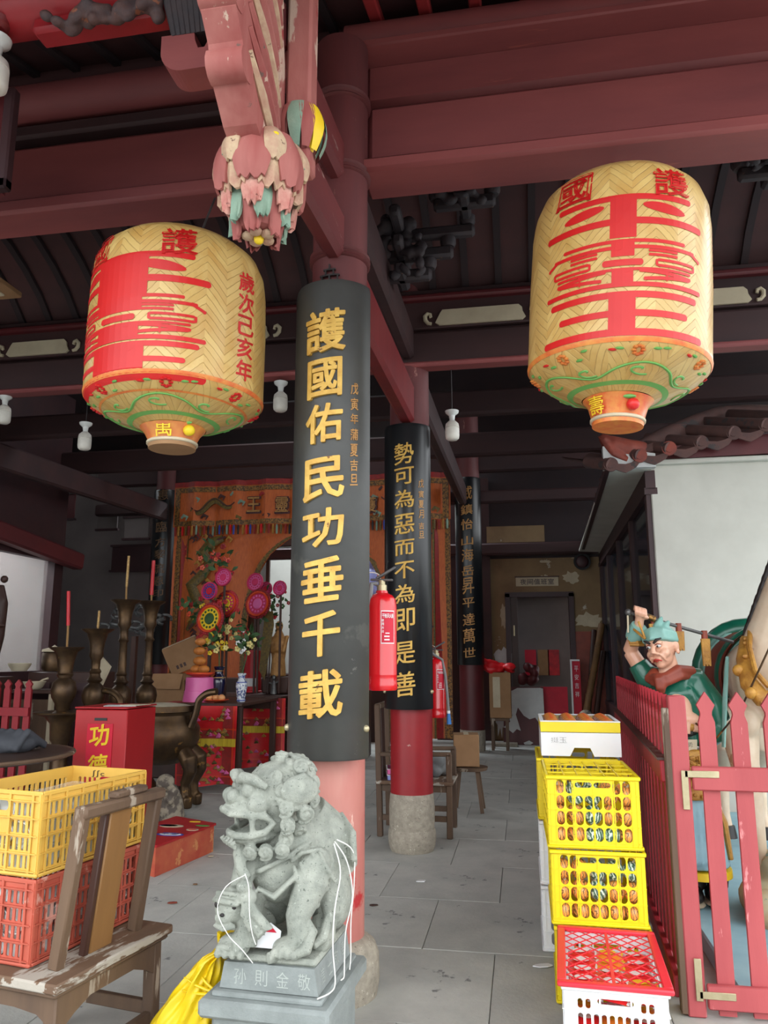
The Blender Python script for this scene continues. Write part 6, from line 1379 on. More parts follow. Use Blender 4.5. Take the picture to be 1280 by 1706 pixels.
# ---- altar tables with embroidered cloths
def table(lab, x0, x1, y0, y1, h, cloth=True):
    t = root('altar_table', lab, 'table', ((x0+x1)/2, (y0+y1)/2, 0)); MB().box(((x0+x1)/2, (y0+y1)/2, h-.02), (x1-x0, y1-y0, .04), bev=.008).build('tabletop', 'woodd', t)
    for x in (x0+.05, x1-.05):
        for y in (y0+.06, y1-.06): MB().box((x, y, (h-.04)/2), (.075, .075, h-.04), bev=.008).build('leg', 'woodd', t)
    for y in (y0+.06, y1-.06): MB().bar((x0+.08, y, h-.1), (x1-.08, y, h-.1), .03, .10).build('apron', 'woodd', t)
    return t
def altar_cloth(lab, x0, x1, y, h):
    rt = root('altar_cloth', lab, 'tablecloth', ((x0+x1)/2, y, h)); fw = lambda x, z: y-.05-.02*math.sin(x*13)*(1-(z/h))*2-.03*math.sin(x*5+1)*(1-z/h)
    def sh(z0, z1, m, nm, off=0.0, xa=x0, xb=x1):
        q = MB(); q.surf(lambda u, v: (xa+(xb-xa)*u, fw(xa+(xb-xa)*u, z0+(z1-z0)*v)-off, z0+(z1-z0)*v-(.02*math.sin((xa+(xb-xa)*u)*6) if z0 < .1 and v < .01 else 0)), 44, 8); q.surf(lambda u, v: (xb+(xa-xb)*u, fw(xb+(xa-xb)*u, z0+(z1-z0)*v)-off+.006, z0+(z1-z0)*v-(.02*math.sin((xb+(xa-xb)*u)*6) if z0 < .1 and v < .01 else 0)), 44, 8); return q.build(nm, m, rt)
    sh(.07, h, 'cloth', 'drop'); sh(h-.42, h-.28, 'embred', 'embroidered_band', .006); sh(h-.46, h-.37, 'fringe', 'fringe', .014)
    for z in (h-.27, .17): sh(z, z+.012, 'orangered', 'piping', .008)
    for xa in (x0+.02, x1-.17): sh(.07, h, 'embred', 'border', .005, xa, xa+.12); sh(.07, h, 'orangered', 'piping', .009, xa+.13, xa+.14)
    r5 = random.Random(4)
    for k in range(110):
        x = x0+.1+(x1-x0-.2)*r5.random(); z = r5.choice((h-.33+r5.uniform(-.04, .04), .12+r5.uniform(-.03, .03), .2+.35*r5.random(), .2+.35*r5.random(), h-.1+r5.uniform(-.08, .05))); yy = fw(x, z)-.014
        MB().tube([(x-.03, yy, z), (x, yy-.006, z+.02), (x+.03, yy, z+.005)], [.008, .024, .008], 5, flat=.4, up=(0, 1, 0)).build('embroidered_flower', r5.choice(('hotpink', 'ochre', 'embgr', 'goldcandle', 'pink')), rt)
    return rt
TX1 = -3.27
table('altar table nearest the front under fruit and vases', -4.10, TX1, 8.9, 10.3, 1.0); altar_cloth('red embroidered cloth with yellow fringe, front altar table', -4.06, TX1-.04, 8.9, .97)
table('second dark altar table behind the front one', -4.9, -3.30, 10.5, 11.6, 1.0); altar_cloth('red fringed cloth on the second altar table, in shade', -4.85, -3.2, 10.45, .98)
MB_ = root('third_table', 'dark low cabinet behind the vases', 'cabinet', (-3.7, 12.1, 0)); MB().box((-3.7, 12.1, .6), (2.6, .7, 1.2), bev=.02).build('body', 'woodd', MB_); MB().box((-3.7, 11.73, .95), (2.5, .04, .04)).build('moulding', 'reddark', MB_); MB().box((-3.7, 11.73, .75), (2.5, .04, .04)).build('moulding', 'reddark', MB_)
A_ = lambda px, py, y=9.5: P(px, py, y)
TZ = 1.0
def on(px, y): v = P(px, 1100, y); return (v.x, y, TZ)
# pink bucket with plate and offerings
x, y, _ = on(335, 9.12); pb = root('pink_bucket', 'upturned pink plastic bucket carrying a red plate on the altar table', 'bucket', (x, y, TZ)); MB().lathe([(.20, 0), (.185, .13), (.178, .135), (.17, .29), (.10, .30), (0, .30)], 28).build('bucket', 'pink', pb, world=False)
pr = root('red_plate', 'red plate on the pink bucket under wrapped cakes', 'plate', (x, y, TZ+.302)); MB().lathe([(0, 0), (.10, 0), (.175, .03), (.178, .05), (.165, .05), (.1, .02), (0, .018)], 28).build('dish', 'orangered', pr, world=False)
for k, (dx, z, r) in enumerate(((-.07, .36, .06), (.06, .36, .06), (0, .46, .065), (.0, .58, .06), (.02, .69, .055))):
    tag(MB().ball((0, 0, 0), (r*1.3, r, r*.85), 12, 8).build('wrapped_cake', M_['pastry'], None, at=None), ('left wrapped cake on the red plate', 'right wrapped cake on the red plate', 'wrapped cake above the plate pair', 'second wrapped cake from the top of the tower', 'topmost wrapped cake under the big orange disc')[k], 'cake', 'wrapped cakes of the offering tower'); o = COL.objects[-1]; o.location = (x+dx*.8, y-.02*k, TZ+z+.03)
M_['goldfoil'] = mat('gold_foil', (230, 200, 120), (200, 150, 60), 20, .3, metal=.4)
# painted discs (offering plates) of the two towers
def disc(lab, px, py, y, rpx, m1, m2, m3, ruff=False, grp='painted offering discs'):
    ctr = P(px, py, y); r = rpx*y*.00079; rt = root('offering_disc', lab, 'disc', tuple(ctr), 0, grp); q = MB(); Rx = Euler((PI/2-.12, 0, -.25)).to_matrix()
    def lat(prof, m, nm): b = MB().lathe(prof, 30); b.v = [tuple(Rx @ Vector(p)) for p in b.v]; return b.build(nm, m, rt, world=False)
    lat([(r*.9, -.02), (r, .0), (r*.98, .03), (r*.86, .03), (r*.80, .012), (0, .01)], m1, 'rim'); lat([(r*.80, .013), (r*.5, .016), (0, .016)], m2, 'face'); lat([(r*.42, .016), (r*.36, .03), (0, .03)], m3, 'medallion')
    for k in range(14): a = 2*PI*k/14; MB().ball(Rx @ Vector((r*.62*math.cos(a), r*.62*math.sin(a), .018)), (r*.10, r*.10, .01), 6, 4, Rx).build('painted_ray', m3, rt, world=False)
    if ruff:
        b = MB()
        for k in range(36): a = 2*PI*k/36; b.ball(Rx @ Vector((r*1.08*math.cos(a), r*1.08*math.sin(a), .0)), (.022,)*3, 6, 4)
        b.build('tinsel_edge', 'redflower', rt, world=False)
    MB().tube([(0, .04, -r*.9), (0, .06, TZ+.02-ctr.z)], .018, 6).build('stem', 'woodd', rt, world=False); return rt
disc('large orange sunburst disc in the left offering tower', 350, 1031, 9.35, 24, 'orangered', 'yellowp', 'leaf', True); disc('pink disc with a blue star medallion, left tower', 350, 985, 9.5, 16, 'hotpink', 'blue', 'crimson'); disc('pink ringed disc at the top of the left tower', 373, 962, 9.6, 16, 'hotpink', 'pink', 'hotpink'); disc('tinsel edged pink disc right of the sunburst', 378, 1006, 9.7, 20, 'orangered', 'hotpink', 'yellowp', True)
disc('topmost pink ringed disc of the right tower', 426, 970, 10.9, 16, 'hotpink', 'pink', 'hotpink'); disc('small pink disc half behind the topmost right one', 444, 981, 11.1, 12, 'hotpink', 'pink', 'crimson'); disc('small pink disc beside the near column board', 467, 980, 10.9, 13, 'hotpink', 'pink', 'hotpink'); disc('orange rimmed pink disc low in the right tower', 430, 1006, 10.8, 22, 'orangered', 'hotpink', 'pink', True)
# flower and leaf bunches
def bunch(lab, ctr, R, n, mats, seed, stem_to=None, leafm=('leaf',)):
    rt = root('flower_bunch', lab, 'flowers', tuple(ctr)); r5 = random.Random(seed); L0 = None
    lm = MB().surf(lambda u, v: ((u-.5)*.05*math.sin(PI*min(1, v+.05)), .012*math.sin(PI*v), v*.11), 4, 5)
    for k in range(n):
        d = Vector((r5.gauss(0, 1), r5.gauss(0, .8), r5.gauss(0, 1))); d = d.normalized()*R*r5.random()**.5
        if r5.random() < .62:
            o = lm.build('leaf', r5.choice(leafm), rt, world=False) if L0 is None else inst(L0, rt); L0 = L0 or o; o.location = d; o.rotation_euler = (r5.uniform(-1.5, 1.5), r5.uniform(-1.5, 1.5), r5.uniform(0, 6)); o.scale = (1.1,)*3
        else:
            q = MB(); s = r5.uniform(.02, .035)
            for j in range(5): a = 2*PI*j/5; q.ball((s*.7*math.cos(a), -.01, s*.7*math.sin(a)), (s*.55, s*.4, s*.55), 6, 4)
            o = q.build('blossom', r5.choice(mats), rt, world=False); o.location = d
    if stem_to is not None: MB().tube([(0, 0, 0), tuple((Vector(stem_to)-Vector(ctr))*.5+Vector((.01, 0, 0))), tuple(Vector(stem_to)-Vector(ctr))], .008, 6).build('stem', 'leaf', rt, world=False)
    return rt
bunch('red blossom and leaf spray at the top of the left offering tower', P(357, 938, 9.7), .30, 60, ('redflower', 'orangered'), 1, None, ('leaf',)); bunch('dark leaves around the left offering tower', P(345, 1030, 9.75), .42, 60, ('redflower', 'redflower', 'yellowp'), 2)
bunch('white and red flowers spilling beside the left tower discs', P(380, 1040, 9.6), .25, 40, ('redflower', 'petal'), 3); bunch('dark foliage between the right tower discs', P(450, 1020, 11.2), .42, 50, ('redflower', 'leaf'), 4); bunch('leafy tip at the left edge of the sunburst disc', P(318, 1022, 9.5), .16, 20, ('leaf', 'orangered'), 5)
# vases
def vase(lab, px, y, h, m, band):
    x_, y_, _ = on(px, y); rt = root('vase', lab, 'vase', (x_, y_, TZ+.002)); k = h/.36
    MB().lathe([(0, 0), (.048*k, 0), (.055*k, .02*k), (.058*k, .08*k), (.075*k, .19*k), (.07*k, .24*k), (.045*k, .275*k), (.04*k, .31*k), (.058*k, .355*k), (.05*k, .36*k), (.032*k, .31*k)], 26).build('body', m, rt, world=False)
    for z, r in ((.02, .057), (.245, .070), (.315, .043)): MB().lathe([(r*k, (z-.006)*k), ((r+.002)*k, z*k), (r*k, (z+.006)*k)], 26).build('painted_ring', band, rt, world=False)
    return rt, x_, y_
v1, vx, vy = vase('tall dark cobalt vase beside the pink bucket', 366, 9.2, .42, 'cobalt', 'goldcandle'); M_['bluewhite'] = mat('blue_white_glaze', (216, 220, 224), (70, 84, 130), 30, .2, coat=.5, lo=.42, hi=.52)
v2, wx, wy = vase('small blue and white porcelain vase on the altar table', 404, 9.15, .34, 'bluewhite', 'blue')
bunch('pale yellow flowers with dark leaves in the cobalt vase', P(363, 1072, 9.2), .16, 40, ('petal', 'yellowp'), 6, (vx, vy, TZ+.4)); bunch('slim spray of white and yellow flowers in the blue white vase', P(414, 1072, 9.15), .15, 46, ('petal', 'whitepl', 'petal'), 7, (wx, wy, TZ+.33)); 
bunch('small red and white blossoms above the slim spray', P(408, 1052, 9.15), .07, 14, ('redflower', 'whitepl'), 17, P(414, 1072, 9.15))
# fruit plates
fx_, fy_, _ = on(362, 9.0); fp = root('red_plate', 'red fruit plate with three pale peaches in front of the cobalt vase', 'plate', (fx_, fy_, TZ+.002)); MB().lathe([(0, 0), (.09, 0), (.16, .03), (.155, .036), (.09, .012), (0, .01)], 26).build('dish', 'orangered', fp, world=False)
for i, lab in enumerate(('left pale peach on the red fruit plate', 'middle pale peach on the red fruit plate', 'right pale peach on the red fruit plate')):
    rt = root('peach', lab, 'fruit', (fx_-.075+.078*i, fy_-.02+.02*(i % 2), TZ+.018), 0, 'peaches on the red plate'); MB().lathe([(0, 0), (.03, .006), (.046, .035), (.04, .06), (.015, .078), (0, .072)], 16).build('flesh', mat('peach_skin', (226, 170, 110), (214, 140, 84), 8, .5), rt, world=False); MB().tube([(0, 0, .07), (.004, 0, .09)], .004, 5).build('stalk', 'woodd', rt, world=False)
ox, oy, _ = on(321, 9.0); og = root('orange', 'single orange left of the peach plate on the red cloth', 'fruit', (ox, oy, TZ+.002)); MB().ball((0, 0, .045), (.05, .05, .045), 16, 10).build('peel', 'orangefr', og, world=False); MB().ball((0, 0, .09), (.008, .008, .004), 6, 4).build('stem_end', 'leaf', og, world=False)
rn = tag(MB().box((0, 0, 0), (.62, .25, .004)).build('table_runner', 'embred', None, world=False), 'red embroidered runner along the front left of the altar table', 'cloth'); rn.location = (on(318, 9.0)[0]+.05, 9.03, TZ+.0005+.002)
# cardboard boxes
bxp = P(290, 1175, 9.9); 
cbx = root('cardboard_box', 'open cardboard box with flaps, lower of the two by the altar', 'box', (bxp.x, 9.9, 0)); h_ = P(290, 1122, 9.9).z
b = MB(); wv = .42
for s in (-1, 1): b.box((bxp.x+s*wv/2, 9.9, h_-.2), (.008, .36, .4)); b.box((bxp.x, 9.9+s*.18, h_-.2), (wv, .008, .4))
b.box((bxp.x, 9.9, h_-.396), (wv, .36, .008)); b.build('box_body', 'card', cbx, smooth=None)
MB().prism([(-.22, -.20), (.2, -.20), (.22, 0), (-.2, 0)], (bxp.x-.02, 9.70, h_), (1, 0, 0), (0, .25, .97), .008).build('flap', 'card', cbx, smooth=None); MB().prism([(-.17, -.16), (.17, -.16), (.17, 0), (-.17, 0)], (bxp.x+.22, 9.9, h_), (.2, 1, 0), (-.4, .1, .9), .008).build('flap', 'card', cbx, smooth=None)
MB().box((bxp.x, 9.9, (h_-.4)/2), (.5, .4, h_-.41), bev=.01).build('stand_under', 'woodd', cbx)
tb = root('cardboard_box', 'tilted brown cardboard box resting on the open one', 'box', (bxp.x+.05, 10.1, h_+.02)); Rt = Euler((.1, -.42, .35)).to_matrix(); q = MB(); q.box((bxp.x+.04, 10.05, h_+.24), (.46, .36, .38), Rt, .006); q.build('box_body', 'card', tb)
MB().box(Vector((bxp.x+.04, 10.05, h_+.24))+Rt @ Vector((0, 0, .192)), (.47, .06, .004), Rt).build('packing_tape', 'straw', tb)
for i in range(3): q = MB(); q.box(Vector((bxp.x+.04, 10.05, h_+.24))+Rt @ Vector((-.12+.05*i, -.182, -.1)), (.03, .004, .05), Rt); q.build('printed_mark', 'woodd', tb, smooth=None)
# gold figure, flag and small silver cross-like ornament by the near column
gf = P(465, 1060, 11.2); go = root('gold_figure', 'gilded standing figure beside the near column board', 'figurine', (gf.x, 11.2, 1.01)); q = MB(); z0 = 1.25
q.tube([(gf.x, 11.2, z0), (gf.x, 11.2, z0+.25), (gf.x, 11.2, z0+.5), (gf.x, 11.2, z0+.66)], [.12, .10, .13, .05], 14); q.ball((gf.x, 11.2, z0+.74), (.06, .06, .08), 12, 8); q.tube([(gf.x-.14, 11.18, z0+.6), (gf.x-.1, 11.1, z0+.36), (gf.x, 11.08, z0+.4), (gf.x+.1, 11.1, z0+.36), (gf.x+.14, 11.18, z0+.6)], [.03, .035, .03, .035, .03], 8)
for k in range(5): q.tube([(gf.x-.08+.04*k, 11.10, z0+.02), (gf.x-.05+.025*k, 11.10, z0+.3)], .014, 5)
remesh(q, .016, 'figure_body', 'gold2', go, sm=1); MB().box((gf.x, 11.2, 1.13), (.4, .3, .24), bev=.02).build('base', 'woodd', go)
fl = P(443, 1060, 11.0); fg = root('green_pennant', 'olive green pennant hanging between the discs and the gold figure', 'flag', (fl.x, 11.0, 1.01)); MB().prism([(-.09, -.75), (.0, -.9), (.12, -.1), (.10, .1), (-.02, .1)], (fl.x, 11.0, P(443, 1030, 11).z), (1, 0, 0), (0, 0, 1), .012).build('pennant_cloth', 'embgr', fg, smooth=None); MB().tube([(fl.x+.05, 11.02, 1.01), (fl.x+.08, 11.02, P(443, 1005, 11).z)], .012, 6).build('pole', 'woodd', fg)
rc = P(422, 1090, 11.4); rp_ = root('red_pillar_candle', 'fat red pillar candle with white label beside the slim spray', 'candle', (rc.x, 11.4, 1.01)); MB().lathe([(0, 0), (.15, 0), (.15, .02), (.13, .03), (.13, .62), (0, .63)], 20, (rc.x, 11.4, 1.01)).build('wax', 'candle', rp_); MB().lathe([(.132, .0), (.133, .12)], 20, (rc.x, 11.4, 1.1), -.8, .8).build('label', 'whitepl', rp_)
sv = P(459, 1112, 11.0); so = root('silver_ornament', 'tiny silver figure on the dark cabinet below the gold figure', 'figurine', (sv.x, 10.95, 1.003)); q = MB(); q.tube([(sv.x, 10.95, 1.01), (sv.x, 10.95, 1.2)], [.05, .02], 8); q.ball((sv.x, 10.95, 1.24), (.03, .03, .04), 8, 6); q.tube([(sv.x-.07, 10.95, 1.17), (sv.x, 10.95, 1.15), (sv.x+.07, 10.95, 1.19)], .015, 6); q.build('figure', 'iron', so)
# ================================================================== INCENSE BURNER
bc_ = Vector((P(272, 1175, 8.0).x, 8.0, 0)); R_ = .385
ib = root('incense_burner', 'large bronze tripod incense burner full of pale ash', 'burner', tuple(bc_)); zr = P(278, 1178, 7.65).z
def W3(r, a, z): return (bc_.x+r*math.sin(a), bc_.y-r*math.cos(a), z)
MB().lathe([(0, zr-.62), (.2, zr-.60), (.33, zr-.50), (.40, zr-.36), (.40, zr-.24), (.35, zr-.16), (.33, zr-.10), (.345, zr-.07), (R_, zr-.06), (R_, zr), (R_-.03, zr), (.31, zr-.05)], 40, tuple(bc_)).build('bowl', 'bronze', ib); 
MB().lathe([(.355, zr-.03), (.25, zr+.0), (.1, zr+.02), (0, zr+.022)], 30, tuple(bc_)).build('ash', 'ash', ib)
for a in (-.95, PI-1.3, 1.25): 
    q = MB(); q.tube([W3(.30, a, zr-.45), W3(.40, a, zr-.55), W3(.42, a, zr-.66), W3(.36, a, zr-.80), W3(.37, a, zr-.93), W3(.40, a, .10), W3(.40, a, .003)], [.08, .095, .07, .05, .05, .06, .05], 12); q.ball(W3(.44, a, zr-.60), (.05, .05, .06), 8, 6); q.ball(W3(.40, a, .10), (.05, .06, .03), 8, 6); remesh(q, .014, 'leg', 'bronze', ib, sm=1)
for s in (-1, 1):
    q = MB(); x = s; pts = [(bc_.x+s*.37, 7.9, zr-.22), (bc_.x+s*.43, 7.9, zr-.06), (bc_.x+s*.44, 7.9, zr+.06), (bc_.x+s*.54, 7.9, zr+.14), (bc_.x+s*.68, 7.9, zr+.15)]
    sp_ = []
    for i in range(len(pts)-1):
        for k in range(4): sp_.append(Vector(pts[i]).lerp(Vector(pts[i+1]), k/4))
    for _ in range(3): sp_ = [sp_[0]]+[(sp_[i-1]+sp_[i]*2+sp_[i+1])/4 for i in range(1, len(sp_)-1)]+[sp_[-1]]
    q.tube(sp_, .045, 10, flat=.8)
    q.build('handle', 'bronze', ib)
# mottled guardian foot stone
gs = root('stone_guardian', 'small mottled stone guardian squatting left of the burner leg', 'statue', (P(283, 1340, 7.3).x, 7.3, 0)); q = MB(); gx = P(283, 1340, 7.3).x; rr = random.Random(6)
q.tube([(gx, 7.3, 0.02), (gx-.01, 7.3, .18), (gx-.02, 7.28, .32)], [.15, .13, .08], 12); q.ball((gx-.02, 7.22, .36), (.09, .09, .08), 10, 8)
for k in range(10): q.ball((gx+rr.uniform(-.13, .13), 7.2+rr.uniform(-.03, .1), rr.uniform(.04, .34)), (.045, .045, .05), 8, 6)
remesh(q, .014, 'carved_stone', 'stainst', gs, sm=1)
# ================================================================== CANDLE STANDS
def stand(lab, px, y, ztop, zbulb, zdish, rt_, cand):
    x = P(px, 1100, y).x; rt = root('candle_stand', lab, 'candle stand', (x, y, 0), 0, 'bronze candle stands'); H = ztop; dd = 1.0 if px == 110 else .66
    MB().lathe([(0, 0), (.24, 0), (.25, .03), (.16, .07), (.10, .16), (.085, .3), (.11, .34), (.085, .38), (.075, zdish-.3), (.10, zdish-.26), (.11, zdish-.1), (.17*dd, zdish-.03), (.27*dd, zdish), (.275*dd, zdish+.015), (.1, zdish+.0), (.06, zdish+.03)], 26).build('foot_and_dish', 'bronze', rt, world=False)
    MB().lathe([(.06, zdish+.02), (.08, zbulb-.13), (.115, zbulb-.07), (.128, zbulb), (.11, zbulb+.08), (.06, zbulb+.13), (.085, zbulb+.16), (.06, zbulb+.19), (.052, zbulb+.24)], 26).build('bulb', 'bronze', rt, world=False)
    MB().lathe([(.05, zbulb+.22), (.065, zbulb+.25), (.05, zbulb+.28), (.044, H-.5), (.062, H-.47), (.046, H-.44), (.05, H-.34), (.078, H-.29), (.072, H-.24), (.085, H-.14), (.112, H-.05), (.172, H-.01), (.175, H), (.12, H-.005), (0, H-.01)], 26).build('stem_and_cup', 'bronze', rt, world=False)
    if cand:
        m, h0, h1, r = cand; c2_ = root('candle', lab.split(' stand')[0].replace('bronze candle', 'thin candle' if m != 'candle' else 'red candle')+' stand holds this '+('red candle' if m == 'candle' else 'gilt candle'), 'candle', (x, y, H))
        MB().tube([(0, 0, 0), (-.005, 0, h0)], .012, 6).build('stick', 'stick', c2_, world=False); MB().tube([(-.005, 0, h0), (-.03 if px == 110 else .0, 0, h1)], r, 10).build('wax', m, c2_, world=False)
    return rt
zP = lambda px, py, y: P(px, py, y).z
stand('leftmost bronze candle stand, widest lower dish', 110, 7.4, zP(110, 1078, 7.4), zP(105, 1150, 7.4), zP(105, 1188, 7.4), 1, ('candle', .22, zP(110, 985, 7.4)-zP(110, 1078, 7.4), .018))
stand('second bronze candle stand from the left, shortest cup', 160, 7.9, zP(160, 1048, 7.9), zP(152, 1158, 7.9), .62, 1, ('goldcandle', .02, .2, .014))
stand('third bronze candle stand, tall, left of the pair', 204, 8.45, zP(204, 1000, 8.45), zP(190, 1160, 8.45), .62, 1, ('goldcandle', .16, zP(208, 926, 8.4)-zP(204, 1000, 8.4), .016))
stand('fourth bronze candle stand, tall, right of the pair', 247, 8.95, zP(247, 1002, 8.95), zP(235, 1158, 8.95), .62, 1, ('candle', .08, zP(250, 934, 8.95)-zP(247, 1002, 8.95), .022))
pbp = P(168, 1115, 8.1); pg = root('paper_bag', 'crumpled brown paper bag hanging from the second candle stand', 'bag', tuple(pbp)); MB().prism([(-.10, -.2), (.02, -.23), (.12, .03), (.0, .14), (-.06, .16), (-.07, .0)], pbp, (1, 0, 0), (0, .1, 1), .03).build('bag_paper', 'straw', pg, smooth=None); MB().tube([pbp+Vector((-.04, 0, .15)), pbp+Vector((-.07, .1, .22))], .006, 5).build('loop', 'cord', pg)
# ================================================================== DONATION BOX
dx0, dx1 = P(125, 1200, 6).x, P(212, 1200, 6).x; zt_ = 1.135
db = root('donation_box', 'red donation box with pink strip of yellow characters', 'box', ((dx0+dx1)/2, 6.2, 0))
q = MB(); q.box(((dx0+dx1)/2, 6.25, zt_/2-.01), (dx1-dx0, .50, zt_-.02), bev=.006); q.build('box_body', 'boxred', db); MB().box(((dx0+dx1)/2, 6.25, zt_-.005), (dx1-dx0+.01, .515, .014), bev=.004).build('lid_board', 'boxred', db)
MB().box(((dx0+dx1)/2+.0, 5.998, zt_-.095), (.11, .006, .022)).build('coin_slot', 'ink', db, smooth=None)
sx_ = (dx0+dx1)/2+.0; MB().box((sx_, 5.996, zt_-.52), (.225, .005, .78)).build('paper_strip', 'crimson', db, smooth=None)
for i, t in enumerate('功德箱'): char('painted_character', t, lambda a, b, d, i=i: (sx_+a, 5.9925-d, zt_-.22-.235*i+b), .17, .17, 'yellowp', db, bold=.02, shear=.12)
pp = root('loose_paper', 'grey-white loose papers on top of the donation box', 'paper', (dx1-.1, 6.2, zt_+.003)); MB().box((dx1-.14, 6.16, zt_+.006), (.26, .18, .004), (0, .01, .3)).build('sheet', 'whitep', pp, smooth=None); MB().box((dx1-.04, 6.2, zt_+.011), (.2, .15, .004), (0, -.01, -.2)).build('sheet', 'straw', pp, smooth=None)
# ================================================================== RED KNEELING BOX
kb = root('kneeling_box', 'low orange-red printed box with a red top on the floor', 'box', (-2.95, 5.9, 0)); k0, k1, k2 = Vector((-2.63, 5.49, 0)), Vector((-2.50, 6.25, 0)), Vector((-3.05, 5.70, 0)); k3 = k1+(k2-k0)
M_['boxside'] = mat('orange_print_side', (196, 104, 70), (176, 60, 50), 5, .45, .05, wear=[((210, 140, 90), .6, 6)])
q = MB(); q.v = [tuple(p+Vector((0, 0, z))) for z in (0, .2) for p in (k0, k1, k3, k2)]; q.f = [(0, 3, 2, 1), (4, 5, 6, 7), (0, 1, 5, 4), (1, 2, 6, 5), (2, 3, 7, 6), (3, 0, 4, 7)]; q.build('box_side', 'boxside', kb, smooth=None)
q = MB(); e = .012; q.v = [tuple(p+Vector((0, 0, z))) for z in (.2, .216) for p in (k0+Vector((e, -e, 0)), k1+Vector((e, e, 0)), k3+Vector((-e, e, 0)), k2+Vector((-e, -e, 0)))]; q.f = [(0, 3, 2, 1), (4, 5, 6, 7), (0, 1, 5, 4), (1, 2, 6, 5), (2, 3, 7, 6), (3, 0, 4, 7)]; q.build('box_top', 'boxred', kb, smooth=None)
ct = (k0+k1+k2+k3)/4
for (du, dv, r1, r2, m) in ((.10, -.16, .11, .05, 'blue'), (.10, -.16, .09, .035, 'whitepl'), (.20, .02, .05, .035, 'straw'), (.2, .02, .035, .024, 'orangered'), (.22, .17, .06, .02, 'green'), (-.02, .12, .10, .05, 'straw'), (-.05, .13, .08, .035, 'blue'), (.1, .3, .05, .02, 'yellowp')):
    o = ct+Vector((du, dv, .217+(.0008 if m in ('whitepl', 'orangered') else 0)))
    q = MB(); q.lathe([(r1, 0), (r1*.97, .002), (0, .002)], 22, tuple(o), ey=r2/r1); q.build('printed_motif', m, kb)
for i, t in enumerate('平安'): char('printed_character', t, lambda a, b, d, i=i: tuple(ct+Vector((.06+.075*i+a, -.16+b, .221+d))), .06, .045, 'blue', kb, bold=.03)
# ================================================================== LEFT CORNER: round table, cloth, fence, shelf things
rx = P(0, 1268, 5.2).x-.18; zt2 = P(60, 1268, 4.9).z
rdt = root('round_table', 'dark brown round table top with a worn rim at far left', 'table', (rx, 5.2, 0)); MB().lathe([(0, zt2-.035), (.62, zt2-.035), (.655, zt2-.02), (.655, zt2), (.60, zt2+.004), (0, zt2+.004)], 44, (rx, 5.2, 0)).build('tabletop', 'lacq', rdt); MB().lathe([(.656, zt2-.022), (.664, zt2-.01), (.656, zt2+.002)], 44, (rx, 5.2, 0)).build('worn_rim', 'wood', rdt); MB().lathe([(.25, 0), (.22, .05), (.09, .12), (.08, zt2-.15), (.2, zt2-.035)], 20, (rx, 5.2, 0)).build('pedestal_leg', 'woodd', rdt)
q = MB(); cx_ = P(18, 1232, 5.3); q.ball((cx_.x-.1, 5.35, zt2+.06), (.26, .2, .10), 18, 10)
for k in range(6): q.tube([(cx_.x-.3+.08*k, 5.2, zt2+.02), (cx_.x-.22+.07*k, 5.3, zt2+.15), (cx_.x-.2+.07*k, 5.5, zt2+.03)], .03, 7)
tag(remesh(q, .014, 'grey_cloth', 'greycl', None, sm=3, at=(cx_.x-.1, 5.35, zt2)), 'dark grey cloth heaped on the round table', 'cloth')
lf_ = root('picket_fence', 'dark red picket fence in shade at the left edge', 'fence', (-5.6, 8.0, 0)); xr = P(44, 1200, 8).x; zf = P(30, 1132, 8).z; p0_ = None
for k in range(8):
    x = xr-.13*k
    if p0_ is None: p0_ = MB().prism(picket(.075, zf, tip=.05), (0, 0, 0), (1, 0, 0), (0, 0, 1), .03).build('picket', 'fencein', lf_, world=False, smooth=None); o = p0_
    else: o = inst(p0_, lf_)
    o.location = (x+5.6, 0, 0)
for z in (zf-.35, .2): MB().bar((xr-1.2, 7.97, z), (xr+.04, 7.97, z), .03, .09).build('rail', 'fencein', lf_)
st = root('side_table', 'small dark side table behind the left fence holding a bowl', 'table', (P(75, 1200, 8.9).x, 8.9, 0)); x_ = P(72, 1200, 8.9).x; zs = P(72, 1150, 8.7).z
MB().box((x_-.1, 8.9, zs-.02), (.75, .5, .04), bev=.008).build('tabletop', 'woodd', st); MB().box((x_-.1, 8.7, zs/2-.05), (.6, .03, zs-.12)).build('front_panel', 'wood', st)
for dx in (-.43, .22): MB().box((x_+dx, 8.7, zs/2-.02), (.05, .05, zs-.04)).build('leg', 'straw' if dx > 0 else 'woodd', st)
bw = root('soup_bowl', 'shallow cream bowl with a spoon on the side table', 'bowl', (x_-.08, 8.78, zs+.001)); MB().lathe([(.06, 0), (.10, .03), (.135, .10), (.125, .10), (.09, .04), (0, .02)], 24).build('bowl', 'straw', bw, world=False); MB().tube([(.03, 0, .06), (.12, -.02, .12), (.2, -.03, .14)], [.02, .01, .012], 7).build('spoon', 'straw', bw, world=False)
pt = root('clay_pot', 'brown lidded pot on the ledge under the bright window', 'pot', tuple(P(88, 1118, 9.4))); MB().lathe([(0, 0), (.13, 0), (.15, .05), (.15, .22), (.13, .25), (0, .25)], 22).build('pot_body', 'bronze', pt, world=False); MB().lathe([(.155, .25), (.15, .28), (.04, .31), (0, .34)], 22).build('lid', 'straw', pt, world=False)
sg2 = P(88, 1119, 9.4); sh3 = root('wall_shelf', 'dark cabinet under the clay pot beside the left window', 'cabinet', (sg2.x+.25, 9.45, 0)); MB().box((sg2.x+.25, 9.45, sg2.z/2), (1.0, .4, sg2.z-.004), bev=.01).build('body', 'woodd', sh3)
for k in range(3): MB().box((sg2.x-.05+.3*k, 9.24, sg2.z/2), (.26, .02, sg2.z*.8)).build('door_panel', 'frame', sh3, smooth=None)
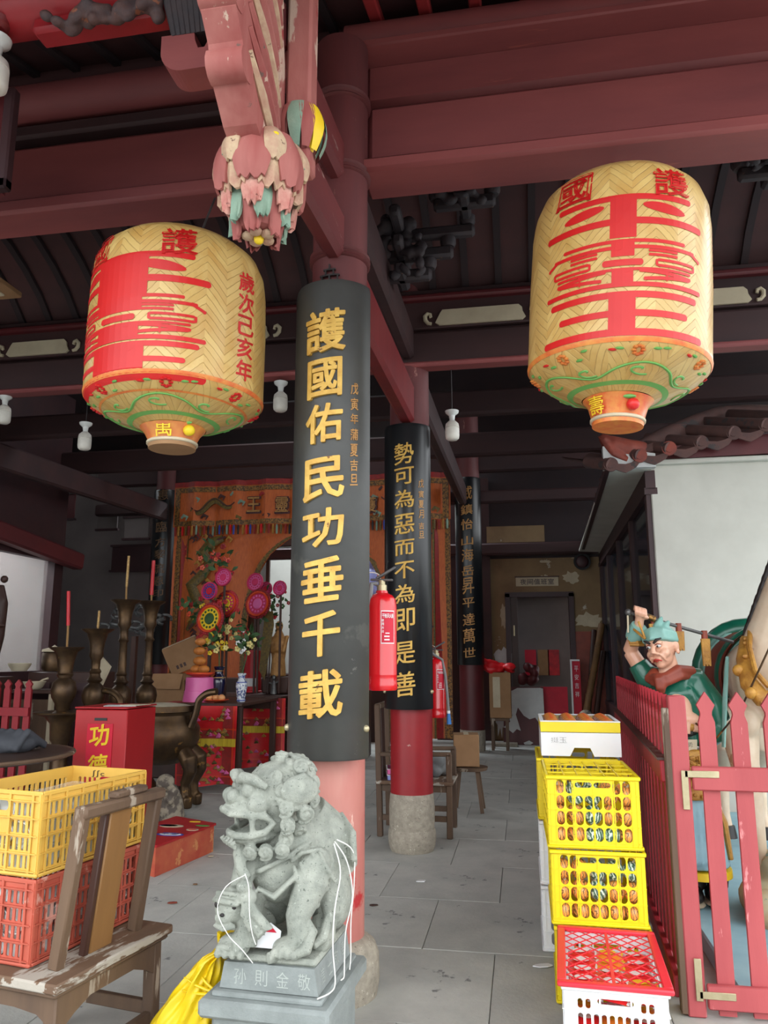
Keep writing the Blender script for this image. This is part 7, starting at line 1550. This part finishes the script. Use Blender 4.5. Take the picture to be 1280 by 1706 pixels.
# figure silhouette standing in front of the bright window
fgp = P(3, 1040, 8.6); fgs = root('dark_figurine', 'dark carved figure silhouetted against the bright left window', 'statue', (fgp.x, 8.6, 1.30)); q = MB(); fz = lambda py: P(3, py, 8.6).z; fx2 = lambda px: P(px, 1000, 8.6).x
q.tube([(fx2(-6), 8.6, fz(1115)), (fx2(0), 8.6, fz(1060)), (fx2(2), 8.6, fz(1005)), (fx2(-2), 8.6, fz(975))], [.07, .09, .085, .05], 10); q.ball((fx2(4), 8.6, fz(965)), (.05, .05, .05), 8, 6); q.tube([(fx2(2), 8.58, fz(1000)), (fx2(8), 8.55, fz(1042)), (fx2(16), 8.55, fz(1042))], [.04, .035, .02], 8); q.tube([(fx2(0), 8.6, fz(980)), (fx2(9), 8.58, fz(1000)), (fx2(6), 8.58, fz(1020))], [.03, .035, .03], 8); remesh(q, .016, 'figure_body', 'woodd', fgs, sm=2); MB().box((fx2(-6), 8.6, .65), (.4, .4, 1.3)).build('stand', 'woodd', fgs, smooth=None)
cp_ = root('cream_bowl', 'pale cup seen on the sill of the bright left window', 'bowl', tuple(P(32, 1118, 9.2))); MB().lathe([(0, 0), (.09, 0), (.14, .08), (.14, .1), (.12, .1), (0, .03)], 20).build('bowl', 'straw', cp_, world=False)
# carved dragon-like scrollwork behind the stands and pale plaques high on the dark wall
dg = root('carved_scrollwork', 'grey carved openwork scroll behind the tall candle stands', 'carving', tuple(P(225, 1035, 11.5))); q = MB(); rr = random.Random(3)
for k in range(16):
    p0 = P(170+105*rr.random(), 1015+40*rr.random(), 11.5); q.tube([p0+Vector((.11*math.cos(t), .03*math.sin(3*t), .11*math.sin(t)*(1-t*.1))) for t in [i*.55 for i in range(9)]], .022, 6)
p0 = P(185, 1040, 11.5); p1 = P(275, 1030, 11.5); q.tube([p0, p0.lerp(p1, .5)+Vector((0, 0, -.12)), p1], .035, 8); q.build('scrolls', 'iron', dg); MB().bar(P(225, 1060, 11.55), (P(225, 1060, 11.55).x, 11.55, .0), .08, .08).build('stand_post', 'woodd', dg)
for i, (px, py, y, w_, h_, m, lab) in enumerate(((228, 880, 13.3, .5, .42, 'greywall', 'dim pale plaque left of the dark column'), (180, 865, 13.6, .42, .42, 'greywall', 'dim carved panel between the beams at left'), (85, 845, 13, 1.0, .5, 'reddark', 'dull brown board high on the left wall'), (222, 930, 13.9, .9, .5, 'frame', 'dark framed picture below the plaque'))):
    p = P(px, py, y); t = root('wall_plaque', lab, 'plaque', tuple(p)); MB().box(p, (w_, .04, h_), bev=.01).build('panel', m, t); MB().box((p.x, y-.01, p.z+h_/2), (w_+.06, .06, .04)).build('frame_top', 'frame', t); MB().box((p.x, y-.01, p.z-h_/2), (w_+.06, .06, .04)).build('frame_bottom', 'frame', t)
# ================================================================== CHAIR BEHIND THE SECOND COLUMN, things by the far door
ac = root('armchair', 'dark wooden armchair half hidden behind the second column', 'chair', (-.95, 7.25, 0))
for y in (7.02, 7.48): MB().bar((-1.27, y, 0), (-1.30, y, 1.12), .05, .05, bev=.006).build('back_post', 'wood', ac); MB().bar((-.66, y, 0), (-.66, y, .70), .05, .05, bev=.006).build('front_leg', 'wood', ac); MB().bar((-1.28, y, .69), (-.64, y, .70), .05, .035, bev=.006).build('armrest', 'wood', ac); MB().bar((-1.27, y, .16), (-.66, y, .16), .03, .045).build('stretcher', 'wood', ac); MB().bar((-1.27, y, .41), (-.66, y, .41), .025, .06).build('seat_rail', 'wood', ac)
MB().box((-.965, 7.25, .455), (.68, .56, .03), bev=.006).build('seat', 'woodf', ac); MB().bar((-1.30, 7.0, 1.10), (-1.30, 7.5, 1.10), .05, .05, bev=.008).build('top_rail', 'wood', ac); MB().bar((-1.28, 7.25, .47), (-1.30, 7.25, 1.08), .018, .14, (0, 1, 0)).build('back_splat', 'woodd', ac)
for z, m, lab in ((.472, 'lav', 'flat lavender box on the armchair seat, under the pink one'), (.522, 'pink', 'flat pink box stacked on the lavender one')):
    t = root('flat_box', lab, 'box', (-1.05, 7.15, z)); MB().box((-1.05, 7.15, z+.024), (.36, .26, .046), (0, .0, .2), .004).build('carton', m, t); MB().box((-1.05, 7.15, z+.044), (.37, .27, .006), (0, 0, .2)).build('lid_edge', 'whitepl', t)
cbg = root('clear_bag', 'crumpled clear plastic bag on the armchair seat', 'bag', (-.78, 7.3, .472)); q = MB(); rr = random.Random(2)
for k in range(9): q.ball((-.80+rr.uniform(-.07, .07), 7.3+rr.uniform(-.08, .08), .55+rr.uniform(-.03, .12)), (.07, .06, .06), 8, 6)
remesh(q, .014, 'bag_film', 'rubber', cbg, sm=1)
st2 = root('wooden_stool', 'low wooden stool behind the second column on the right', 'stool', (-.50, 8.3, 0)); MB().lathe([(0, .40), (.19, .40), (.2, .43), (0, .44)], 24, (-.58, 8.3, 0)).build('seat', 'wood', st2)
for a in range(4): t = PI/4+a*PI/2; MB().bar((-.58+.13*math.cos(t), 8.3+.13*math.sin(t), .41), (-.58+.2*math.cos(t), 8.3+.2*math.sin(t), 0), .035, .035).build('leg', 'wood', st2)
bxs = root('cardboard_box', 'brown carton on the low stool behind the second column', 'box', (-.60, 8.3, .442)); MB().box((-.60, 8.3, .60), (.26, .26, .315), (0, 0, .1), .006).build('carton', 'card', bxs); MB().box((-.60, 8.3, .76), (.05, .262, .003), (0, 0, .1)).build('tape', 'straw', bxs)
# right of the farthest column
rk_ = root('wooden_rack', 'old wooden stand right of the farthest column', 'stand', (-.40, 13.6, 0))
for x in (-.52, -.28):
    for y in (13.45, 13.75): MB().box((x, y, .43), (.05, .05, .86)).build('leg', 'wood', rk_)
MB().box((-.40, 13.6, .5), (.32, .38, .04)).build('shelf', 'wood', rk_)
bxa = root('cardboard_box', 'tall tan carton on the old stand right of the farthest column', 'box', (-.38, 13.58, .522)); MB().box((-.38, 13.58, .90), (.36, .34, .75), bev=.008).build('carton', 'card', bxa); MB().box((-.44, 13.405, .95), (.12, .006, .5)).build('dark_panel', 'straw', bxa)
q = MB(); rr = random.Random(9)
for k in range(12): q.ball((-.42+rr.uniform(-.2, .25), 13.5+rr.uniform(-.12, .12), 1.36+rr.uniform(-.04, .10)), (.11, .09, .05), 8, 6, (rr.random(), rr.random(), 0))
tag(remesh(q, .018, 'red_cloth', 'cloth', None, sm=2, at=(-.4, 13.5, 1.28)), 'crumpled red cloth on the tall tan carton', 'cloth')
wbd = root('leaning_board', 'maroon board with torn white paint leaning by the inner door', 'board', (0, 14.3, 0)); MB().prism([(-.37, 0), (.36, 0), (.36, 1.0), (-.34, 1.0)], (0, 14.35, 0), (1, 0, 0), (0, .12, 1), .03).build('panel', 'reddark', wbd, smooth=None)
pch = [(-.36, .30), (-.28, .26), (-.2, .2), (-.13, .27), (-.06, .24), (-.10, .38), (-.14, .52), (-.10, .64), (.0, .50), (.10, .44), (.2, .47), (.25, .40), (.36, .44), (.355, .97), (.3, .985), (-.1, .98), (-.2, .93), (-.28, .97), (-.25, .84), (-.30, .74), (-.24, .60), (-.20, .50), (-.28, .46), (-.24, .40)]
MB().prism([(a, b) for a, b in pch], (0, 14.325, 0), (1, 0, 0), (0, .12, 1), .012).build('torn_white_paint', 'whitep', wbd, smooth=None)
MB().prism([(-.12, .03), (-.02, .07), (.05, .03), (.0, .0), (-.1, .0)], (.1, 14.325, .01), (1, 0, 0), (0, .12, 1), .012).build('torn_white_paint', 'whitep', wbd, smooth=None)
rbd = root('leaning_board', 'plain bright red board leaning right of the torn one', 'board', (.57, 14.45, 0)); MB().prism([(-.26, .2), (.22, .2), (.22, 1.0), (-.26, 1.0)], (.57, 14.5, 0), (1, 0, 0), (0, .1, 1), .025).build('panel', 'crimson', rbd, smooth=None); MB().prism([(-.26, 0), (.22, 0), (.22, .2), (-.26, .2)], (.57, 14.5, 0), (1, 0, 0), (0, .1, 1), .03).build('lower_strip', 'reddark', rbd, smooth=None)
nb = root('leaning_board', 'narrow red notice board with white frame beside the bamboo poles', 'board', (1.0, 14.6, 0)); p0 = P(955, 1100, 14.6); MB().box((p0.x+.04, 14.62, p0.z/2), (.16, .03, p0.z)).build('panel', 'crimson', nb, smooth=None); MB().box((p0.x-.04, 14.6, p0.z/2), (.03, .04, p0.z)).build('white_edge', 'whitepl', nb, smooth=None); MB().box((p0.x+.03, 14.6, p0.z), (.17, .04, .03)).build('white_edge', 'whitepl', nb, smooth=None)
for i, t in enumerate('平安吉祥'): char('lettering', t, lambda a, b, d, i=i: (p0.x+.05+a, 14.6-d, p0.z-.15-.15*i+b), .07, .1, 'whitepl', nb, bold=.0)
for i, (px0, py0, px1, py1, r, lab) in enumerate(((965, 1195, 1003, 1040, .06, 'thick old bamboo pole leaning in the far corner'), (985, 1190, 1006, 1085, .05, 'dark bamboo pole leaning right of the thick one'), (972, 1130, 990, 1050, .045, 'dark pole behind the thick bamboo'))):
    a = P(px0, py0, 14.2); b = P(px1, py1, 14.8); a.z = .01; t = root('bamboo_pole', lab, 'pole', tuple(a)); MB().tube([a+(b-a)*k/5 for k in range(6)], r, 10).build('culm', 'bamboo' if i == 0 else 'woodd', t)
    for k in range(1, 5): c0 = a+(b-a)*k/5; MB().tube([c0, c0+(b-a)*.012], r*1.12, 10).build('node_ring', 'bamboo' if i == 0 else 'woodd', t)
sp = P(990, 1185, 14.0); q = MB(); rr = random.Random(3)
for k in range(8): q.ball((sp.x+rr.uniform(-.2, .22), 14.0+rr.uniform(-.1, .1), .3+rr.uniform(-.28, .3)), (.14, .12, .12), 8, 6)
tag(remesh(q, .03, 'stone_heap', 'stainst', None, sm=2, at=(sp.x, 14.0, 0)), 'pale heaped stone ornaments at the foot of the bamboo', 'stones')
tag(MB().box((-.33, 14.1, .03), (.42, .2, .06), bev=.01).build('stone_step', 'granite', None, at=(-.33, 14.1, 0)), 'small stone step by the torn board', 'step')
dm = P(970, 936, 14.9); cd = root('round_loudspeaker', 'dark round loudspeaker high beside the inner doorway', 'loudspeaker', tuple(dm)); q = MB(); q.tube([dm+Vector((0, .08, 0)), dm+Vector((0, -.04, 0))], [.12, .16], 18); q.build('housing', 'blk', cd); MB().ball(dm+Vector((0, -.04, 0)), (.12, .05, .12), 14, 8).build('cone', 'frame', cd)
jb = root('hanging_cloth_bundle', 'dark red bundle hanging inside the far doorway', 'bundle', tuple(P(880, 1125, 15.1))); q = MB(); rr = random.Random(4); p0 = P(880, 1125, 15.0)
for k in range(12): q.ball(p0+Vector((rr.uniform(-.16, .16), rr.uniform(-.05, .05), rr.uniform(-.18, .18))), (.09, .07, .09), 8, 6)
remesh(q, .025, 'cloth', 'reddark', jb, sm=2)
# ================================================================== FLOOR LITTER
def scrap(lab, px, py, s, m, seed):
    p = G0(px, py); r5 = random.Random(seed); o = []
    for i in range(7): a = 2*PI*i/7; k = r5.uniform(.6, 1.1); o.append((s*k*math.cos(a), s*.6*k*math.sin(a)))
    q = MB(); q.prism(o, (p.x, p.y, .008), (1, 0, .06), (0, 1, -.04), .005); tag(q.build('floor_scrap', m, None, smooth=None, at=(p.x, p.y, 0)), lab, 'litter')
def G0(px, py):
    d = P(px, py, 1.0)-Vector((0, 0, CAM_H)); return Vector((0, 0, CAM_H))+d*(-CAM_H/d.z)
scrap('white paper scrap on the floor right of the columns', 702, 1470, .045, 'whitepl', 1); scrap('torn white paper scrap left of the front white crate', 903, 1611, .05, 'whitepl', 2); scrap('brown dry leaf on the floor left of the lion', 288, 1506, .04, 'rust', 3); scrap('tiny dry leaf on the floor near the kneeling box', 325, 1475, .025, 'bamboo', 4)
scrap('dark leaf fragment on the walkway right of the lion', 623, 1510, .03, 'woodd', 5); scrap('pale chip of paper beside the kneeling box', 350, 1428, .03, 'straw', 6)
sc.collection.objects.unlink(_fo); bpy.data.objects.remove(_fo)
